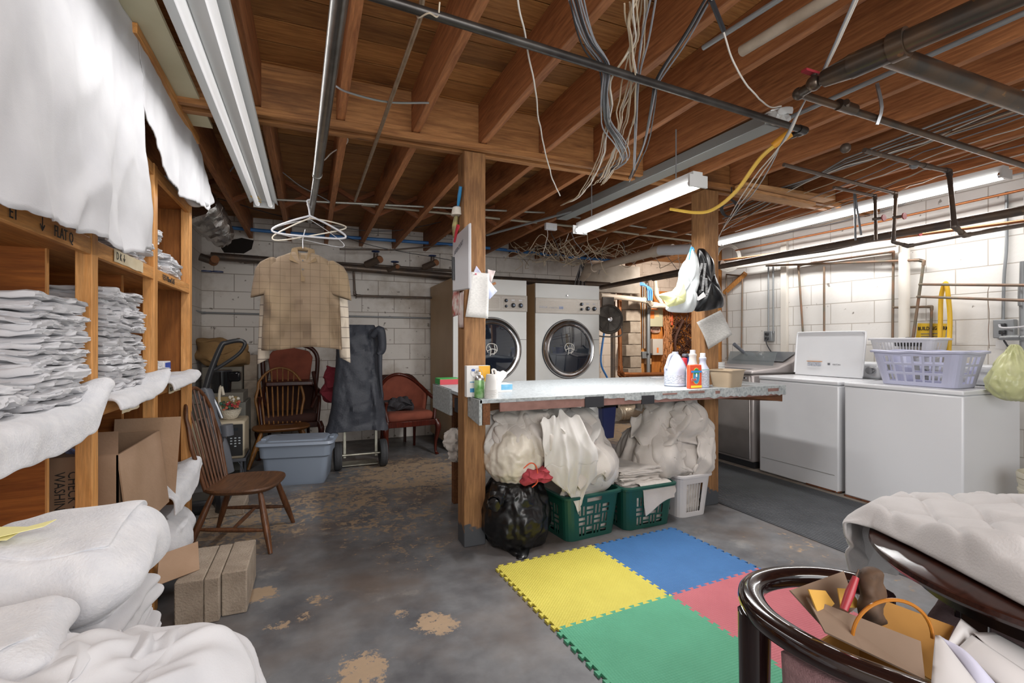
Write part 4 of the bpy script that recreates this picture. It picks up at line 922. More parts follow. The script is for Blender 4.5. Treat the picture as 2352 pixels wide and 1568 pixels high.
# ---- clothes rail, hangers, shirts
Gv = thing('clothes_rail', 'long grey steel pipe hung below the joists, running away from the camera', 'pipe', (0, 2.5, 2.2))
pa, pb, pc = W(781, -10, z=2.16), W(729, 400, z=2.16), W(712, 500, z=2.20)
pa2 = pa + (pa - pb) * .2
M_pipeg = mat('steel_pipe', '#8b8a86', .28, .9, c2='#6c6a66', ns=9, wear='#c2bfb8', wearns=60, weart=.68)
MB().tube([pa2, pb], .0235, 18).out('pipe', M_pipeg, Gv); MB().tube([pb + (pa - pb).normalized() * .02, pc + Vector((0, .1, 0))], .020, 16).out('pipe', M_pipeg, Gv); MB().cyl(pb, pb + (pb - pa).normalized() * .02, .026).out('coupling', M_pipeg, Gv)
YH = 3.66; hk = W(712, 510, y=YH)
M_wh = mat('white_plastic', '#c8c8cc', .4)
def hanger(label, ang, w_, drop, m, r=.0045, tilt=0.0, yy=0.0, bar=True, style='tube'):
    h_ = thing('clothes_hanger', label, 'hanger', (0, 0, 0)); D = Vector((math.cos(ang), math.sin(ang), 0)); T_ = Vector((0, 0, 1)); o = Vector((hk.x, YH + yy, pc.z + .02))
    c0 = o - T_ * .10
    MB().tube([o + D * .022 - T_ * .02, o + D * .014 + T_ * .008, o + T_ * .012, o - D * .018, o - D * .01 - T_ * .03, c0], r * .8, 7, 5).out('hook', m, h_)
    L_, R_ = c0 - D * w_ - T_ * (drop - tilt), c0 + D * w_ - T_ * (drop + tilt)
    MB().tube([c0, c0 + (L_ - c0) * .5 + T_ * .008, L_, L_ + D * .03 - T_ * .03, (L_ + R_) / 2 - T_ * .035, R_ - D * .03 - T_ * .03, R_, c0 + (R_ - c0) * .5 + T_ * .008, c0], r, 8, 4).out('frame', m, h_)
    return h_
hanger('white plastic tube hanger on the grey steel clothes rail', 0.05, .23, .11, M_wh, .007, 0, -.02)
hanger('cream hanger hung askew on the clothes rail behind the white one', -.1, .235, .09, mat('cream_plastic', '#d9d0c0', .4), .005, -.05, .05)
hanger('thin white wire hanger on the clothes rail', .3, .24, .12, mat('white_wire', '#dfe0e4', .35, .3), .0025, .02, .09)
def shirt(label, cx, cy, zt, wd, ht, m, sl, trim, seed, collar=True, dep=.055):
    s_ = thing('shirt', label, 'shirt', (0, 0, 0)); mb = MB(); n_, rows = 56, 40; rings = []
    for i in range(rows):
        t = i / (rows - 1); z = zt - ht * t
        hw = np.interp(t, [0, .05, .16, .5, 1], [wd * .30, wd * .62, wd * .92, wd * .96, wd * 1.02]) / 2; hd = np.interp(t, [0, .1, .5, 1], [.03, .05, dep, dep])
        ring = []
        for j in range(n_):
            a = 2 * PI * j / n_; ca, sa = math.cos(a), math.sin(a); x = hw * math.copysign(abs(ca) ** .7, ca)
            y = hd * math.copysign(abs(sa) ** .8, sa) * (1 + .0 * t)
            f = .022 * math.sin(x * 30 + seed + z * 2 + 2 * mn.noise(Vector((x * 3, z * 3, seed)))) * (t ** .7) + fbm((x * 7, z * 3, seed + (sa > 0) * 9)) * .05 * (.3 + t) + .02 * (1 - 3 * min(.33, abs(mn.noise(Vector((x * 9 + z * 3, z * 2, seed))))))
            ring.append((cx + x, cy + y + f, z + .012 * math.sin(x * 12 + seed) * t))
        rings.append(ring)
    mb.loop(rings, caps=False).out('body', m, s_, solid=.003)
    for q in (-1, 1):
        rr = []; short = sl < .4
        for i in range(18):
            t = i / 17; hw = (np.interp(t, [0, .12, .3, 1], [.02, .06, .075, .068]) if short else np.interp(t, [0, .1, .4, 1], [.02, .05, .05, .036]))
            c0 = (cx + q * (wd * (.37 + .13 * t ** .6) + (.0 if short else .0)), zt - .045 - (sl + .05) * t)
            rr.append([(c0[0] + hw * math.cos(2 * PI * j / 20), cy + .04 * math.sin(2 * PI * j / 20) + fbm((j * .3, t * 3, seed)) * .012, c0[1] + q * -.02 * math.cos(2 * PI * j / 20) * t) for j in range(20)])
        MB().loop(rr, caps=False).out('sleeve', m, s_, solid=.003)
    if collar:
        for q in (-1, 1):
            m_ = MB(); quad(m_, (cx + q * .07, cy - .0, zt + .03), (cx + q * .035, cy - .045, zt + .025), (cx + q * .018, cy - .062, zt - .085), (cx + q * .085, cy - .062, zt - .06), .004); m_.out('collar', trim, s_, bevel=.001)
        m_ = MB(); m_.tube([(cx - .06, cy - .01, zt + .02), (cx, cy + .03, zt + .035), (cx + .06, cy - .01, zt + .02)], [.012, .016, .012], 8, 4); m_.out('neckband', trim, s_)
        MB().box(cx - .02, cx + .02, cy + .0, cy + .012, zt - .02, zt + .012).out('neck_label', M_blk, s_)
        m_ = MB(); quad(m_, (cx - .012, cy - .055, zt - .02), (cx + .012, cy - .055, zt - .02), (cx + .012, cy - .066, zt - .20), (cx - .012, cy - .066, zt - .20), .003); m_.out('placket', trim, s_)
        for k in range(2): MB().cyl((cx, cy - .068, zt - .06 - k * .06), (cx, cy - .071, zt - .06 - k * .06), .005, n=10).out('button', M_blk, s_)
    return s_
def plaid(name, base, line, sx, sz, w=.06, base2=None):
    m = mat(name, base, .9, c2=base2 or base, ns=4, bump=.15, bs=300, sheen=.1); nt = m.node_tree; N = nt.nodes; L = nt.links; b_ = N['Principled BSDF']
    src = b_.inputs['Base Color'].links[0].from_socket; tc = N.new('ShaderNodeTexCoord'); sp = N.new('ShaderNodeSeparateXYZ'); L.new(tc.outputs['Object'], sp.inputs[0]); tot = None
    for ax, pr in (('X', sx), ('Z', sz)):
        if not pr: continue
        d = N.new('ShaderNodeMath'); d.operation = 'DIVIDE'; L.new(sp.outputs[ax], d.inputs[0]); d.inputs[1].default_value = pr
        f = N.new('ShaderNodeMath'); f.operation = 'FRACT'; L.new(d.outputs[0], f.inputs[0]); g_ = N.new('ShaderNodeMath'); g_.operation = 'LESS_THAN'; L.new(f.outputs[0], g_.inputs[0]); g_.inputs[1].default_value = w
        if tot is None: tot = g_.outputs[0]
        else:
            mx = N.new('ShaderNodeMath'); mx.operation = 'MAXIMUM'; L.new(tot, mx.inputs[0]); L.new(g_.outputs[0], mx.inputs[1]); tot = mx.outputs[0]
    sc_ = N.new('ShaderNodeMath'); sc_.operation = 'MULTIPLY'; L.new(tot, sc_.inputs[0]); sc_.inputs[1].default_value = .8
    x = N.new('ShaderNodeMix'); x.data_type = 'RGBA'; L.new(sc_.outputs[0], x.inputs[0]); L.new(src, x.inputs[6]); x.inputs[7].default_value = lin(line); L.new(x.outputs[2], b_.inputs['Base Color']); return m
M_sh1 = plaid('tan_check_knit', '#8d795f', '#62523f', .062, .047, .05, '#83705c'); M_sh2 = plaid('cream_stripe', '#c9bcab', '#4c3f3c', 0, .075, .07)
M_col = mat('collar_tan', '#7f6a4f', .9)
tz = W(700, 583, y=YH).z
shirt('tan checked short-sleeved polo shirt hanging from the steel rail', hk.x - .045, YH - .02, tz, .50, .655, M_sh1, .20, M_col, 1)
shirt('cream striped long-sleeved shirt hanging behind the tan checked polo', hk.x - .03, YH + .13, tz - .03, .54, .60, M_sh2, .62, M_sh2, 5, False)
MB().tube([(hk.x - .045, YH - .02, tz + .035), (hk.x - .045, YH - .02, tz + .10), (hk.x - .03, YH, tz + .17)], .003, 6, 3).out('hanger_hook', MATS['white_wire'], None, 'wire hanger hook rising from the collar of the tan polo', 'hanger')
# ================================================================ CENTRE: COUNTER, LAUNDRY, MATS, DRYERS
M_lam = mat('speckled_laminate', '#b3b9bc', .38, c2='#858b8f', ns=70, amt=.75)
M_lamv = mat('speckled_laminate_edge', '#aeb3b3', .45, c2='#83898a', ns=60, amt=.9)
M_part = mat('painted_particle_board', '#8a675f', .7, c2='#77564e', ns=12)
W_old = wood('old_lumber_x', '#7c4e2c', '#5b361c', 'x', .7, True, 1.0, dark='#2d190c'); W_oldy = wood('old_lumber_y', '#7c4e2c', '#5b361c', 'y', .7, True, 1.0, dark='#2d190c')
K = thing('work_counter', 'grey speckled laminate counter built between the two wooden posts', 'counter', (2.1, 3.15, 0))
CT = .92; X0, X1, Y0, Y1 = .885, 3.32, 2.60, 3.74
MB().box(X0, X1, Y0, Y1, CT - .022, CT).out('countertop', M_lam, K, bevel=.002)
# front edge: laminate strip, torn away on the left, worn board behind it
MB().box(X0 + .12, X1, Y0 - .006, Y0 + .012, CT - .072, CT - .022).out('front_board', M_part, K)
def torn(x0, x1, zt, lo, hi, seed, y=Y0 - .010):
    n = 60; rs = random.Random(seed); a = [(x0 + (x1 - x0) * i / n, y, zt) for i in range(n + 1)]; z = zt - lo; bl = []
    for i in range(n + 1):
        t = i / n; tgt = lo + (hi - lo) * t; bl.append((x0 + (x1 - x0) * t, y, zt - tgt * (1 + .25 * mn.noise(Vector((t * 14, seed, 0)))) - rs.uniform(0, .002)))
    m_ = MB(); n1 = n + 1; m_.add(a + bl + [(p[0], p[1] + .0035, p[2]) for p in a + bl], [(i, n1 + i, n1 + i + 1, i + 1) for i in range(n)] + [(2 * n1 + i, 2 * n1 + i + 1, 3 * n1 + i + 1, 3 * n1 + i) for i in range(n)] + [(n1 + i, 3 * n1 + i, 3 * n1 + i + 1, n1 + i + 1) for i in range(n)] + [(i, i + 1, 2 * n1 + i + 1, 2 * n1 + i) for i in range(n)])
    return m_
torn(X0 + .10, 1.86, CT, .006, .030, 1).out('front_edge_strip', M_lamv, K, smooth=False)
torn(1.86, 2.7, CT, .046, .062, 2).out('front_edge_strip', M_lamv, K, smooth=False)
torn(2.70, X1, CT, .06, .066, 3).out('front_edge_strip', M_lamv, K, smooth=False)
for x0, x1, z0, z1 in ((2.16, 2.28, .895, .905), (2.38, 2.52, .895, .910), (2.62, 2.66, .885, .905), (3.13, 3.24, .880, .902)): MB().box(x0, x1, Y0 - .0125, Y0 - .009, z0, z1).out('bare_patch', M_part, K)
M_tape = mat('black_tape', '#26262a', .45)
for x0, x1 in ((1.565, 1.70), (1.99, 2.09)): MB().box(x0, x1, Y0 - .014, Y0 - .004, CT - .078, CT - .012 - .01 * (x0 > 1.9)).out('tape_patch', M_tape, K)
# left end: laminate apron in two pieces round the post
m_ = MB(); m_.prism([(2.60, .92), (2.815, .92), (2.815, .80), (2.60, .775)], (X0 - .004, 0, 0), (0, 1, 0), (0, 0, 1), (.018, 0, 0)); m_.out('end_apron', M_lamv, K, bevel=.001)
m_ = MB(); m_.prism([(3.22, .92), (3.72, .92), (3.72, .74), (3.22, .745)], (X0 - .004, 0, 0), (0, 1, 0), (0, 0, 1), (.018, 0, 0)); m_.out('end_apron', M_lamv, K, bevel=.001)
MB().box(X0 + .016, X0 + .05, 2.66, Y1 - .02, .80, .897).out('end_rail', W_oldy, K, bevel=.002)
MB().box(X0 - .006, X0 + .012, 2.97, 3.10, .79, .88).out('tape_patch', M_tape, K)
MB().box(X0 + .02, X0 + .065, 2.605, 2.65, .775, .90).out('corner_block', W_oldy, K, bevel=.002)
MB().box(X0 + .07, 3.30, 2.62, 2.656, .80, .848).out('front_rail', W_old, K) if False else None
m_ = MB(); m_.add([(2.62, 2.655, .885), (X1 + .02, 2.635, .79), (X1 + .02, 2.675, .79), (2.62, 2.695, .84), (2.62, 2.655, .895), (X1 + .02, 2.635, .885), (X1 + .02, 2.675, .885), (2.62, 2.695, .895)],
    [(0, 3, 2, 1), (4, 5, 6, 7), (0, 1, 5, 4), (1, 2, 6, 5), (2, 3, 7, 6), (3, 0, 4, 7)]); m_.out('corner_bracket', W_old, K, bevel=.003)
MB().box(1.02, 2.75, 2.88, 2.92, .81, .896).out('centre_rail', W_old, K)
MB().box(1.0, 3.3, 3.68, 3.72, .81, .896).out('rear_rail', W_old, K)
for x in (1.02, 3.22): MB().box(x, x + .08, 3.62, 3.68, 0, .896).out('leg', W_oldy, K, bevel=.003)
# ---- things on the counter, left end
def on(px, py, z=CT): return W(px, py, z=z)
M_cw = mat('glossy_carton_white', '#dcdad8', .4)
def vtext(s, o, size, m, par, ux=(1, 0, 0), sx=.9, bold=False, nm='lettering', shear=0): text(s, o, ux, (0, 0, 1), size, m, par, name=nm, bold=bold, sx=sx, shear=shear)
p = W(1069, 902, y=2.775)
B = thing('light_bulb_box', 'white and yellow LED light bulb carton standing against the post on the counter', 'box', (p.x + .06, p.y + .02, CT))
bx0, bx1, bz1 = p.x + .002, p.x + .148, CT + .185; by = p.y - .02
MB().box(bx0, bx1, by, by + .045, CT, bz1).out('carton', M_cw, B, bevel=.001)
MB().box(bx0 + .075, bx1 + .0005, by - .0008, by, CT + .09, bz1 - .001).out('yellow_panel', mat('bulb_box_yellow', '#e2a82d', .4), B)
MB().box(bx0 + .02, bx1 - .04, by - .001, by, CT + .028, CT + .052).out('blue_band', mat('bulb_box_blue', '#3f88b8', .4), B)
MB().box(bx0 + .02, bx1 - .05, by - .001, by, CT + .086, CT + .091).out('blue_band', MATS['bulb_box_blue'], B)
m_ = MB(); m_.lathe([(0, 0), (.012, 0), (.012, .001), (0, .001)], (0, 0, 0), 20, Matrix.Translation((bx0 + .04, by, CT + .160)) @ Matrix.Rotation(PI / 2, 4, 'X') @ Matrix.Diagonal((1, .65, 1, 1))); m_.out('oval_mark', mat('mark_blue', '#2f5da8', .4), B)
m_ = MB(); m_.tube([(bx0 + .062 + .036 * math.cos(t * PI / 12), by - .001, CT + .142 + .026 * math.sin(t * PI / 12)) for t in range(25)], .0008, 5); m_.out('oval_outline', mat('mark_grey', '#9aa0a8', .5), B)
vtext('LED', (bx0 + .048, by - .0012, CT + .141), .022, M_ink, B); vtext('60', (bx0 + .05, by - .0015, CT + .031), .024, mat('print_white', '#eeeeee', .5), B)
MB().box(bx0 + .055, bx0 + .075, by - .001, by, CT + .003, CT + .022).out('black_square', M_ink, B)
p = W(1101, 907, y=2.715)
C = thing('spray_can', 'green and silver aerosol can on the counter in front of the bulb carton', 'spray can', (p.x, p.y, CT))
MB().lathe([(.0, 0), (.028, 0), (.030, .003), (.030, .104), (.0295, .106)], (p.x, p.y, CT), 24).out('can_body', mat('can_green', '#5f9a4e', .3, .2, c2='#a9c99b', ns=22), C)
MB().lathe([(.0305, .104), (.0305, .110), (.029, .116), (.022, .130), (.02, .132), (0, .132)], (p.x, p.y, CT), 24).out('shoulder', mat('tin', '#b7b7b5', .25, .9), C)
MB().lathe([(.009, .13), (.009, .148), (.007, .15), (0, .15)], (p.x, p.y, CT), 14).out('nozzle', M_wh, C)
p = W(1128, 909, y=2.665)
C = thing('cup_stack', 'stack of upturned white foam cups on the counter beside the aerosol can', 'cups', (p.x, p.y, CT))
prof = [(0.041, 0)]
for k in range(9): prof += [(.0415 - k * .0003, .002 + k * .006), (.0395 - k * .0003, .006 + k * .006)]
prof += [(.034, .10), (.029, .135), (.027, .139), (0, .139)]
MB().lathe(prof, (p.x, p.y, CT), 28).out('nested_cups', mat('foam_white', '#c4c2bf', .6), C)
m_ = MB(); m_.tube([(p.x + .01, p.y, CT + .14), (p.x + .012, p.y + .01, CT + .165), (p.x + .028, p.y, CT + .16), (p.x + .03, p.y, CT + .135)], .006, 8, 4); m_.out('crumpled_wrap', mat('clear_wrap', '#e9e4de', .2), C)
p = on(1150, 900)
C = thing('tissue_box', 'low white and blue tissue box on the counter behind the foam cups', 'tissue box', (p.x, p.y, CT))
MB().box(p.x - .06, p.x + .078, p.y - .01, p.y + .10, CT, CT + .052).out('carton', M_cw, C, bevel=.002)
MB().box(p.x + .0, p.x + .0785, p.y - .0108, p.y - .0095, CT + .014, CT + .05).out('blue_panel', mat('tissue_blue', '#3f97c4', .4, c2='#8ec0da', ns=12), C)
P = np.zeros((16, 20, 3))
for i in range(16):
    for j in range(20):
        a = 2 * PI * j / 19; t = i / 15; r_ = .012 + .02 * t + .008 * math.sin(3 * a + t * 3); P[i, j] = (p.x - .005 + r_ * math.cos(a) * 1.3 + .02 * t, p.y + .045 + r_ * math.sin(a) * .6, CT + .05 + .075 * t + .012 * math.sin(2 * a))
MB().grid(P).out('tissue', mat('tissue_paper', '#f0eff0', .9), C, solid=.001)
# green and red box beyond the post
p = on(1018, 882)
C = thing('glove_box', 'green and red carton on the counter behind the left post', 'box', (p.x, p.y, CT))
MB().box(p.x - .04, p.x + .13, p.y - .06, p.y + .10, CT, CT + .045).out('carton', mat('green_carton', '#3f9a4f', .4), C, bevel=.002)
MB().box(p.x - .0405, p.x + .1305, p.y - .0608, p.y - .0598, CT + .001, CT + .041).out('red_panel', mat('red_carton', '#b8404a', .4), C)
# ---- bottles at the right end
M_jug = mat('jug_white', '#aeb4c4', .35); M_lab = mat('label_print', '#c2c6cf', .5, c2='#8f949e', ns=70, stretch=(1, 1, 2.2))
def bottle(name, label, x, y, prof, mb_, capprof, mc, labz=None, r=.05, n=32, handle=None, cat='bottle', sx=1, sy=1):
    b_ = thing(name, label, cat, (x, y, CT)); MB().lathe(prof, (x, y, CT), n, None, sx, sy).out('bottle_body', mb_, b_)
    if capprof: MB().lathe(capprof, (x, y, CT), 20).out('cap', mc, b_)
    if labz: MB().lathe([(r + .0008, labz[0]), (r + .0008, labz[1])], (x, y, CT), n, None, sx, sy).out('printed_label', M_lab, b_)
    return b_
p = on(1551, 873); y_ = p.y + .06
s_ = 3.3 / 1115
x_ = W(1551, 870, y=y_).x
y_ = 2.86; x_ = W(1551, 870, y=y_).x
j = bottle('jug', 'big round white gallon jug with printed label on the counter', x_, y_, [(0, 0), (.072, .0), (.080, .008), (.080, .018), (.078, .022), (.079, .10), (.081, .125), (.078, .14), (.06, .185), (.032, .228), (.021, .24), (.020, .252)], M_jug, [(.0225, .238), (.0225, .252), (.021, .2535), (0, .2535)], M_jug, (.024, .085), .079)
MB().tube([(x_ - .022, y_, CT + .235), (x_ - .05, y_, CT + .222), (x_ - .075, y_, CT + .16), (x_ - .077, y_, CT + .13)], .011, 10, 5).out('handle', M_jug, j)
MB().box(x_ + .036, x_ + .046, y_ - .073, y_ - .069, CT + .03, CT + .04).out('red_symbol', mat('label_red', '#b23a45', .5), j)
p = W(1614, 878, y=2.70); bottle_prof = [(0, 0), (.040, 0), (.044, .005), (.044, .125), (.042, .137), (.028, .160), (.0235, .175), (.022, .195), (.025, .200), (.0255, .212), (.020, .218), (.017, .222)]
xb = p.x; yb = p.y
b1 = bottle('bottle', 'white-capped bottle with green ring above its label, right of the orange pack', xb, yb, bottle_prof, M_jug, [(.019, .218), (.0185, .245), (.017, .247), (0, .247)], M_wh, (.014, .128), .044)
MB().lathe([(.0447, .128), (.0447, .131)], (xb, yb, CT), 32).out('green_ring', mat('ring_green', '#4f9a7c', .5), b1)
p2 = W(1590, 873, y=yb + .045 - .0); M_jw = mat('bottle_cream', '#bcb9b2', .4)
b2_ = bottle('bottle', 'ribbed cream-white bottle standing behind the orange pack', p2.x + .004, yb + .045, [(0, 0), (.042, 0), (.045, .006), (.045, .12), (.035, .16), (.026, .19), (.025, .222), (.028, .228), (.028, .238), (.02, .243)], M_jw, [(.019, .24), (.019, .268), (0, .27)], M_wh, (.01, .115), .045)
# orange stain remover pack
po = thing('stain_remover_pack', 'orange refill pack lettered in red and white between the two white bottles', 'pack', (xb - .07, yb - .02, CT))
ox0, ox1, oy = W(1584, 877, y=yb - .055).x, W(1612, 877, y=yb - .055).x, yb - .055
m_ = MB(); m_.prism([(ox0, 0), (ox1, 0), (ox1, .16), (ox1 - .005, .168), (ox0 + .005, .166), (ox0, .16)], (0, oy, CT), (1, 0, 0), (0, 0, 1), (0, .03, 0)); m_.out('pouch', mat('pack_orange', '#d8502e', .35), po, bevel=.004)
M_bl = mat('pack_blue', '#4489ad', .4); M_ye = mat('pack_yellow', '#e8cc3a', .4); M_gn = mat('pack_green', '#3d8a3f', .4)
def oval(cx, cz, a, b, y, m, nm): MB().lathe([(0, 0), (1, 0), (1, .001), (0, .001)], (0, 0, 0), 24, Matrix.Translation((cx, y, cz)) @ Matrix.Rotation(PI / 2, 4, 'X') @ Matrix.Diagonal((a, b, 1, 1))).out(nm, m, po)
oc = (ox0 + ox1) / 2 + .004
oval(oc, CT + .088, .032, .058, oy - .0002, M_ye, 'yellow_ring'); oval(oc, CT + .088, .029, .054, oy - .0012, M_bl, 'blue_oval'); oval(oc, CT + .118, .024, .022, oy - .0022, M_gn, 'green_oval'); MB().box(ox0 + .012, ox1 - .004, oy - .004, oy - .0022, CT + .112, CT + .126).out('blue_band', mat('pack_blue_band', '#2f86c8', .4), po)
for q in (.012,): MB().lathe([(.006, 0), (.006, .018), (.003, .024), (0, .026)], (oc - .012 + q, oy - .002, CT + .082), 10).out('bottle_picture', M_wh, po)
text('fout', (ox0 + .014, oy - .0035, CT + .052), (1, 0, .18), (-.1, 0, 1), .029, M_wh, po, bold=True, sx=1.0)
text('fout', (ox0 + .016, oy - .0055, CT + .054), (1, 0, .18), (-.1, 0, 1), .025, mat('pack_red', '#c9302e', .4), po, bold=True, sx=.9)
MB().box(ox0 + .012, ox1 - .002, oy - .0015, oy, CT + .006, CT + .022).out('yellow_strip', M_ye, po)
# red and blue spray heads behind
pr = W(1576, 862, y=yb + .12)
sp_ = thing('spray_bottle', 'blue bottle with red scrubber beside the post behind the white bottles', 'spray bottle', (pr.x, yb + .12, CT))
m_ = MB(); m_.box(pr.x - .035, pr.x + .008, yb + .11, yb + .14, CT + .13, CT + .21); m_.out('red_scrubber', mat('scrubber_red', '#cf3140', .8, bump=.6, bs=90), sp_, bevel=.008)
MB().box(pr.x + .004, pr.x + .045, yb + .105, yb + .145, CT, CT + .215).out('bottle_body', mat('bottle_blue', '#2a4a8c', .35), sp_, bevel=.006)
MB().box(pr.x - .02, pr.x + .055, yb + .105, yb + .145, CT + .216, CT + .24).out('grey_head', M_gry, sp_, bevel=.006)
# tan tub
p = W(1672, 877, y=2.66)
tb = thing('plastic_tub', 'tan plastic tub at the right end of the counter', 'tub', (p.x, p.y + .1, CT))
def tub_mb(hx, hy, tx, ty, h, t=.004, r=.02):
    return MB().loop([rrect(hx, hy, r, 0), rrect(tx, ty, r * 1.3, h), rrect(tx + .006, ty + .006, r * 1.3, h), rrect(tx + .006, ty + .006, r * 1.3, h - .006), rrect(tx + .002, ty + .002, r * 1.3, h - .006), rrect(tx + .002, ty + .002, r * 1.3, h), rrect(tx - t, ty - t, r * 1.2, h), rrect(hx - t, hy - t, r, t)])
sc_t = MB(); sc_t = tub_mb(.085, .070, .104, .09, .125); shift(sc_t, (p.x + .012, p.y + .02, CT), .25); sc_t.out('tub_body', mat('tan_plastic', '#a8967e', .4), tb)
# little white cups right of the post and lids
p = W(1656, 868, y=3.2)
cs = thing('cup_stack', 'small stack of white cups behind the second post on the counter', 'cups', (p.x, 3.2, CT))
pr_ = [(.03, 0)]
for k in range(7): pr_ += [(.034, .018 * k + .01), (.028, .018 * k + .016)]
pr_ += [(.032, .15), (0, .152)]
MB().lathe(pr_, (p.x, 3.2, CT), 20).out('nested_cups', MATS['foam_white'], cs)
p = on(1518, 869); MB().lathe([(0, 0), (.06, 0), (.064, .004), (.04, .008), (0, .008)], (p.x, p.y + .05, CT), 24).out('plastic_saucer', M_wh, None, 'flat white plastic lid lying on the counter left of the gallon jug', 'lid')
# ---- laundry baskets
def basket(name, label, loc, rz, bh, th_, h, m, holes_f, holes_s, rimr=.008, r=.05, thick=.004, rim_m=None, wave=0.0, group=None, grips=True):
    b_ = thing(name, label, 'laundry basket', (0, 0, 0)); vs_ = sorted(set([0, 1] + [v for H in (holes_f, holes_s) for q in H for v in q[2:]])); cols = []
    def side(pa, pb, qa, qb, H):
        us = sorted(set([0, 1] + [u for q in H for u in q[:2]]))
        for i, u in enumerate(us): cols.append((Vector(pa) + (Vector(pb) - Vector(pa)) * u, Vector(qa) + (Vector(qb) - Vector(qa)) * u, [(a, c) for (u0, u1, a, c) in H if u0 <= u < u1 - 1e-9] if i < len(us) - 1 else []))
    def corner(cx, cy, tx, ty, a0):
        for k in range(1, 4):
            t = math.radians(a0 + 90 * k / 4); cols.append((Vector((cx + r * math.cos(t), cy + r * math.sin(t), 0)), Vector((tx + r * math.cos(t), ty + r * math.sin(t), h)), []))
    bx_, by_ = bh; tx, ty = th_
    side((-bx_ + r, -by_, 0), (bx_ - r, -by_, 0), (-tx + r, -ty, h), (tx - r, -ty, h), holes_f); corner(bx_ - r, -by_ + r, tx - r, -ty + r, -90)
    side((bx_, -by_ + r, 0), (bx_, by_ - r, 0), (tx, -ty + r, h), (tx, ty - r, h), holes_s); corner(bx_ - r, by_ - r, tx - r, ty - r, 0)
    side((bx_ - r, by_, 0), (-bx_ + r, by_, 0), (tx - r, ty, h), (-tx + r, ty, h), holes_f); corner(-bx_ + r, by_ - r, -tx + r, ty - r, 90)
    side((-bx_, by_ - r, 0), (-bx_, -by_ + r, 0), (-tx, ty - r, h), (-tx, -ty + r, h), holes_s); corner(-bx_ + r, -by_ + r, -tx + r, -ty + r, 180)
    nc = len(cols); nv = len(vs_); V_ = []; F_ = []
    for pb, pt, H in cols:
        for v in vs_:
            q = pb + (pt - pb) * v; V_.append(q)
    for i, (pb, pt, H) in enumerate(cols):
        for k in range(nv - 1):
            if any(a <= vs_[k] < c - 1e-9 for a, c in H): continue
            j = (i + 1) % nc; F_.append((i * nv + k, j * nv + k, j * nv + k + 1, i * nv + k + 1))
    o = MB().add(V_, F_).out('basket_wall', m, b_, smooth=False); sm = o.modifiers.new('solid', 'SOLIDIFY'); sm.thickness = thick; sm.offset = 0
    bv = o.modifiers.new('bevel', 'BEVEL'); bv.width = thick * .8; bv.segments = 2; bv.limit_method = 'ANGLE'
    rim = [(c[1].x, c[1].y, h + wave * math.sin(3 * math.atan2(c[1].y, c[1].x)) ** 2) for c in cols]
    MB().loop([[(x * (1 + .0), y, z - .012) for x, y, z in rim], [(x * 1.07, y * 1.07, z - .012) for x, y, z in rim], [(x * 1.075, y * 1.075, z + .002) for x, y, z in rim], [(x * 1.0, y * 1.0, z + .008) for x, y, z in rim], [(x * .98, y * .98, z) for x, y, z in rim], [(x * .985, y * .985, z - .012) for x, y, z in rim], [(x, y, z - .012) for x, y, z in rim]], caps=False).out('rim', rim_m or m, b_, ang=50)
    MB().loop([rrect(bx_, by_, r, 0, 4), rrect(bx_ * .99, by_ * .99, r, .006, 4)]).out('basket_base', m, b_)
    b_.location = loc; b_.rotation_euler = (0, 0, rz); return b_
def slots(nc, nr, u0=.1, u1=.9, v0=.08, v1=.78):
    H = []
    for i in range(nc):
        for k in range(nr):
            a, b_ = u0 + (u1 - u0) * i / nc, u0 + (u1 - u0) * (i + 1) / nc; c_, d_ = v0 + (v1 - v0) * k / nr, v0 + (v1 - v0) * (k + 1) / nr
            w_, h_ = b_ - a, d_ - c_
            if (i + k) % 2: H += [(a + w_ * .08, b_ - w_ * .08, c_ + h_ * .08, c_ + h_ * .38), (a + w_ * .08, b_ - w_ * .08, c_ + h_ * .54, d_ - h_ * .16)]
            else: H += [(a + w_ * .14, a + w_ * .38, c_ + h_ * .03, d_ - h_ * .08), (a + w_ * .60, a + w_ * .84, c_ + h_ * .03, d_ - h_ * .08)]
    return [tuple(round(v, 4) for v in q) for q in H]
M_grn = mat('dark_green_plastic', '#174a40', .38); hf = slots(4, 3); hs = slots(5, 3)
basket('laundry_basket', 'dark green slotted laundry basket under the heap, beside the black rubbish bag', (1.64, 2.90, 0), .10, (.185, .235), (.215, .265), .285, M_grn, hf + [(.32, .68, .84, .93)], hs)
basket('laundry_basket', 'dark green slotted laundry basket holding the neatly folded cloths', (2.10, 2.90, 0), .02, (.185, .235), (.21, .265), .285, M_grn, hf, hs)
basket('laundry_basket', 'dark green basket mostly hidden behind the one with folded cloths', (1.97, 3.47, 0), .1, (.20, .20), (.23, .23), .36, M_grn, [], [])
def fill(label, c, rz, sx, sy, h, seed, m):
    shift(puffy(sx, sy, h, (20, 22, 14), .04, .008, 16, seed), c, rz).out('basket_laundry', m, None, label, 'laundry')
fill('white laundry packed inside the green basket beside the black bag', (1.64, 2.90, .012), .10, .335, .435, .255, 301, M_towel)
fill('white laundry packed inside the green basket with folded cloths', (2.10, 2.90, .012), .02, .335, .435, .245, 302, M_towel)
fill('beige laundry packed inside the white slotted basket', (2.53, 2.91, .012), .02, .215, .365, .26, 303, M_towel)
wf = [(round(.06 + .135 * i, 4), round(.06 + .135 * i + .11, 4), .10 if i < 4 else .14, .80 if i < 4 else .72) for i in range(6)]
wf = [(a, b_, .12, .80) for a, b_, c_, d_ in wf]
basket('laundry_basket', 'white basket with tall slots under the right-hand heap', (2.53, 2.91, 0), 0.02, (.125, .20), (.15, .23), .30, mat('basket_white', '#c9c6c6', .4), wf, wf)
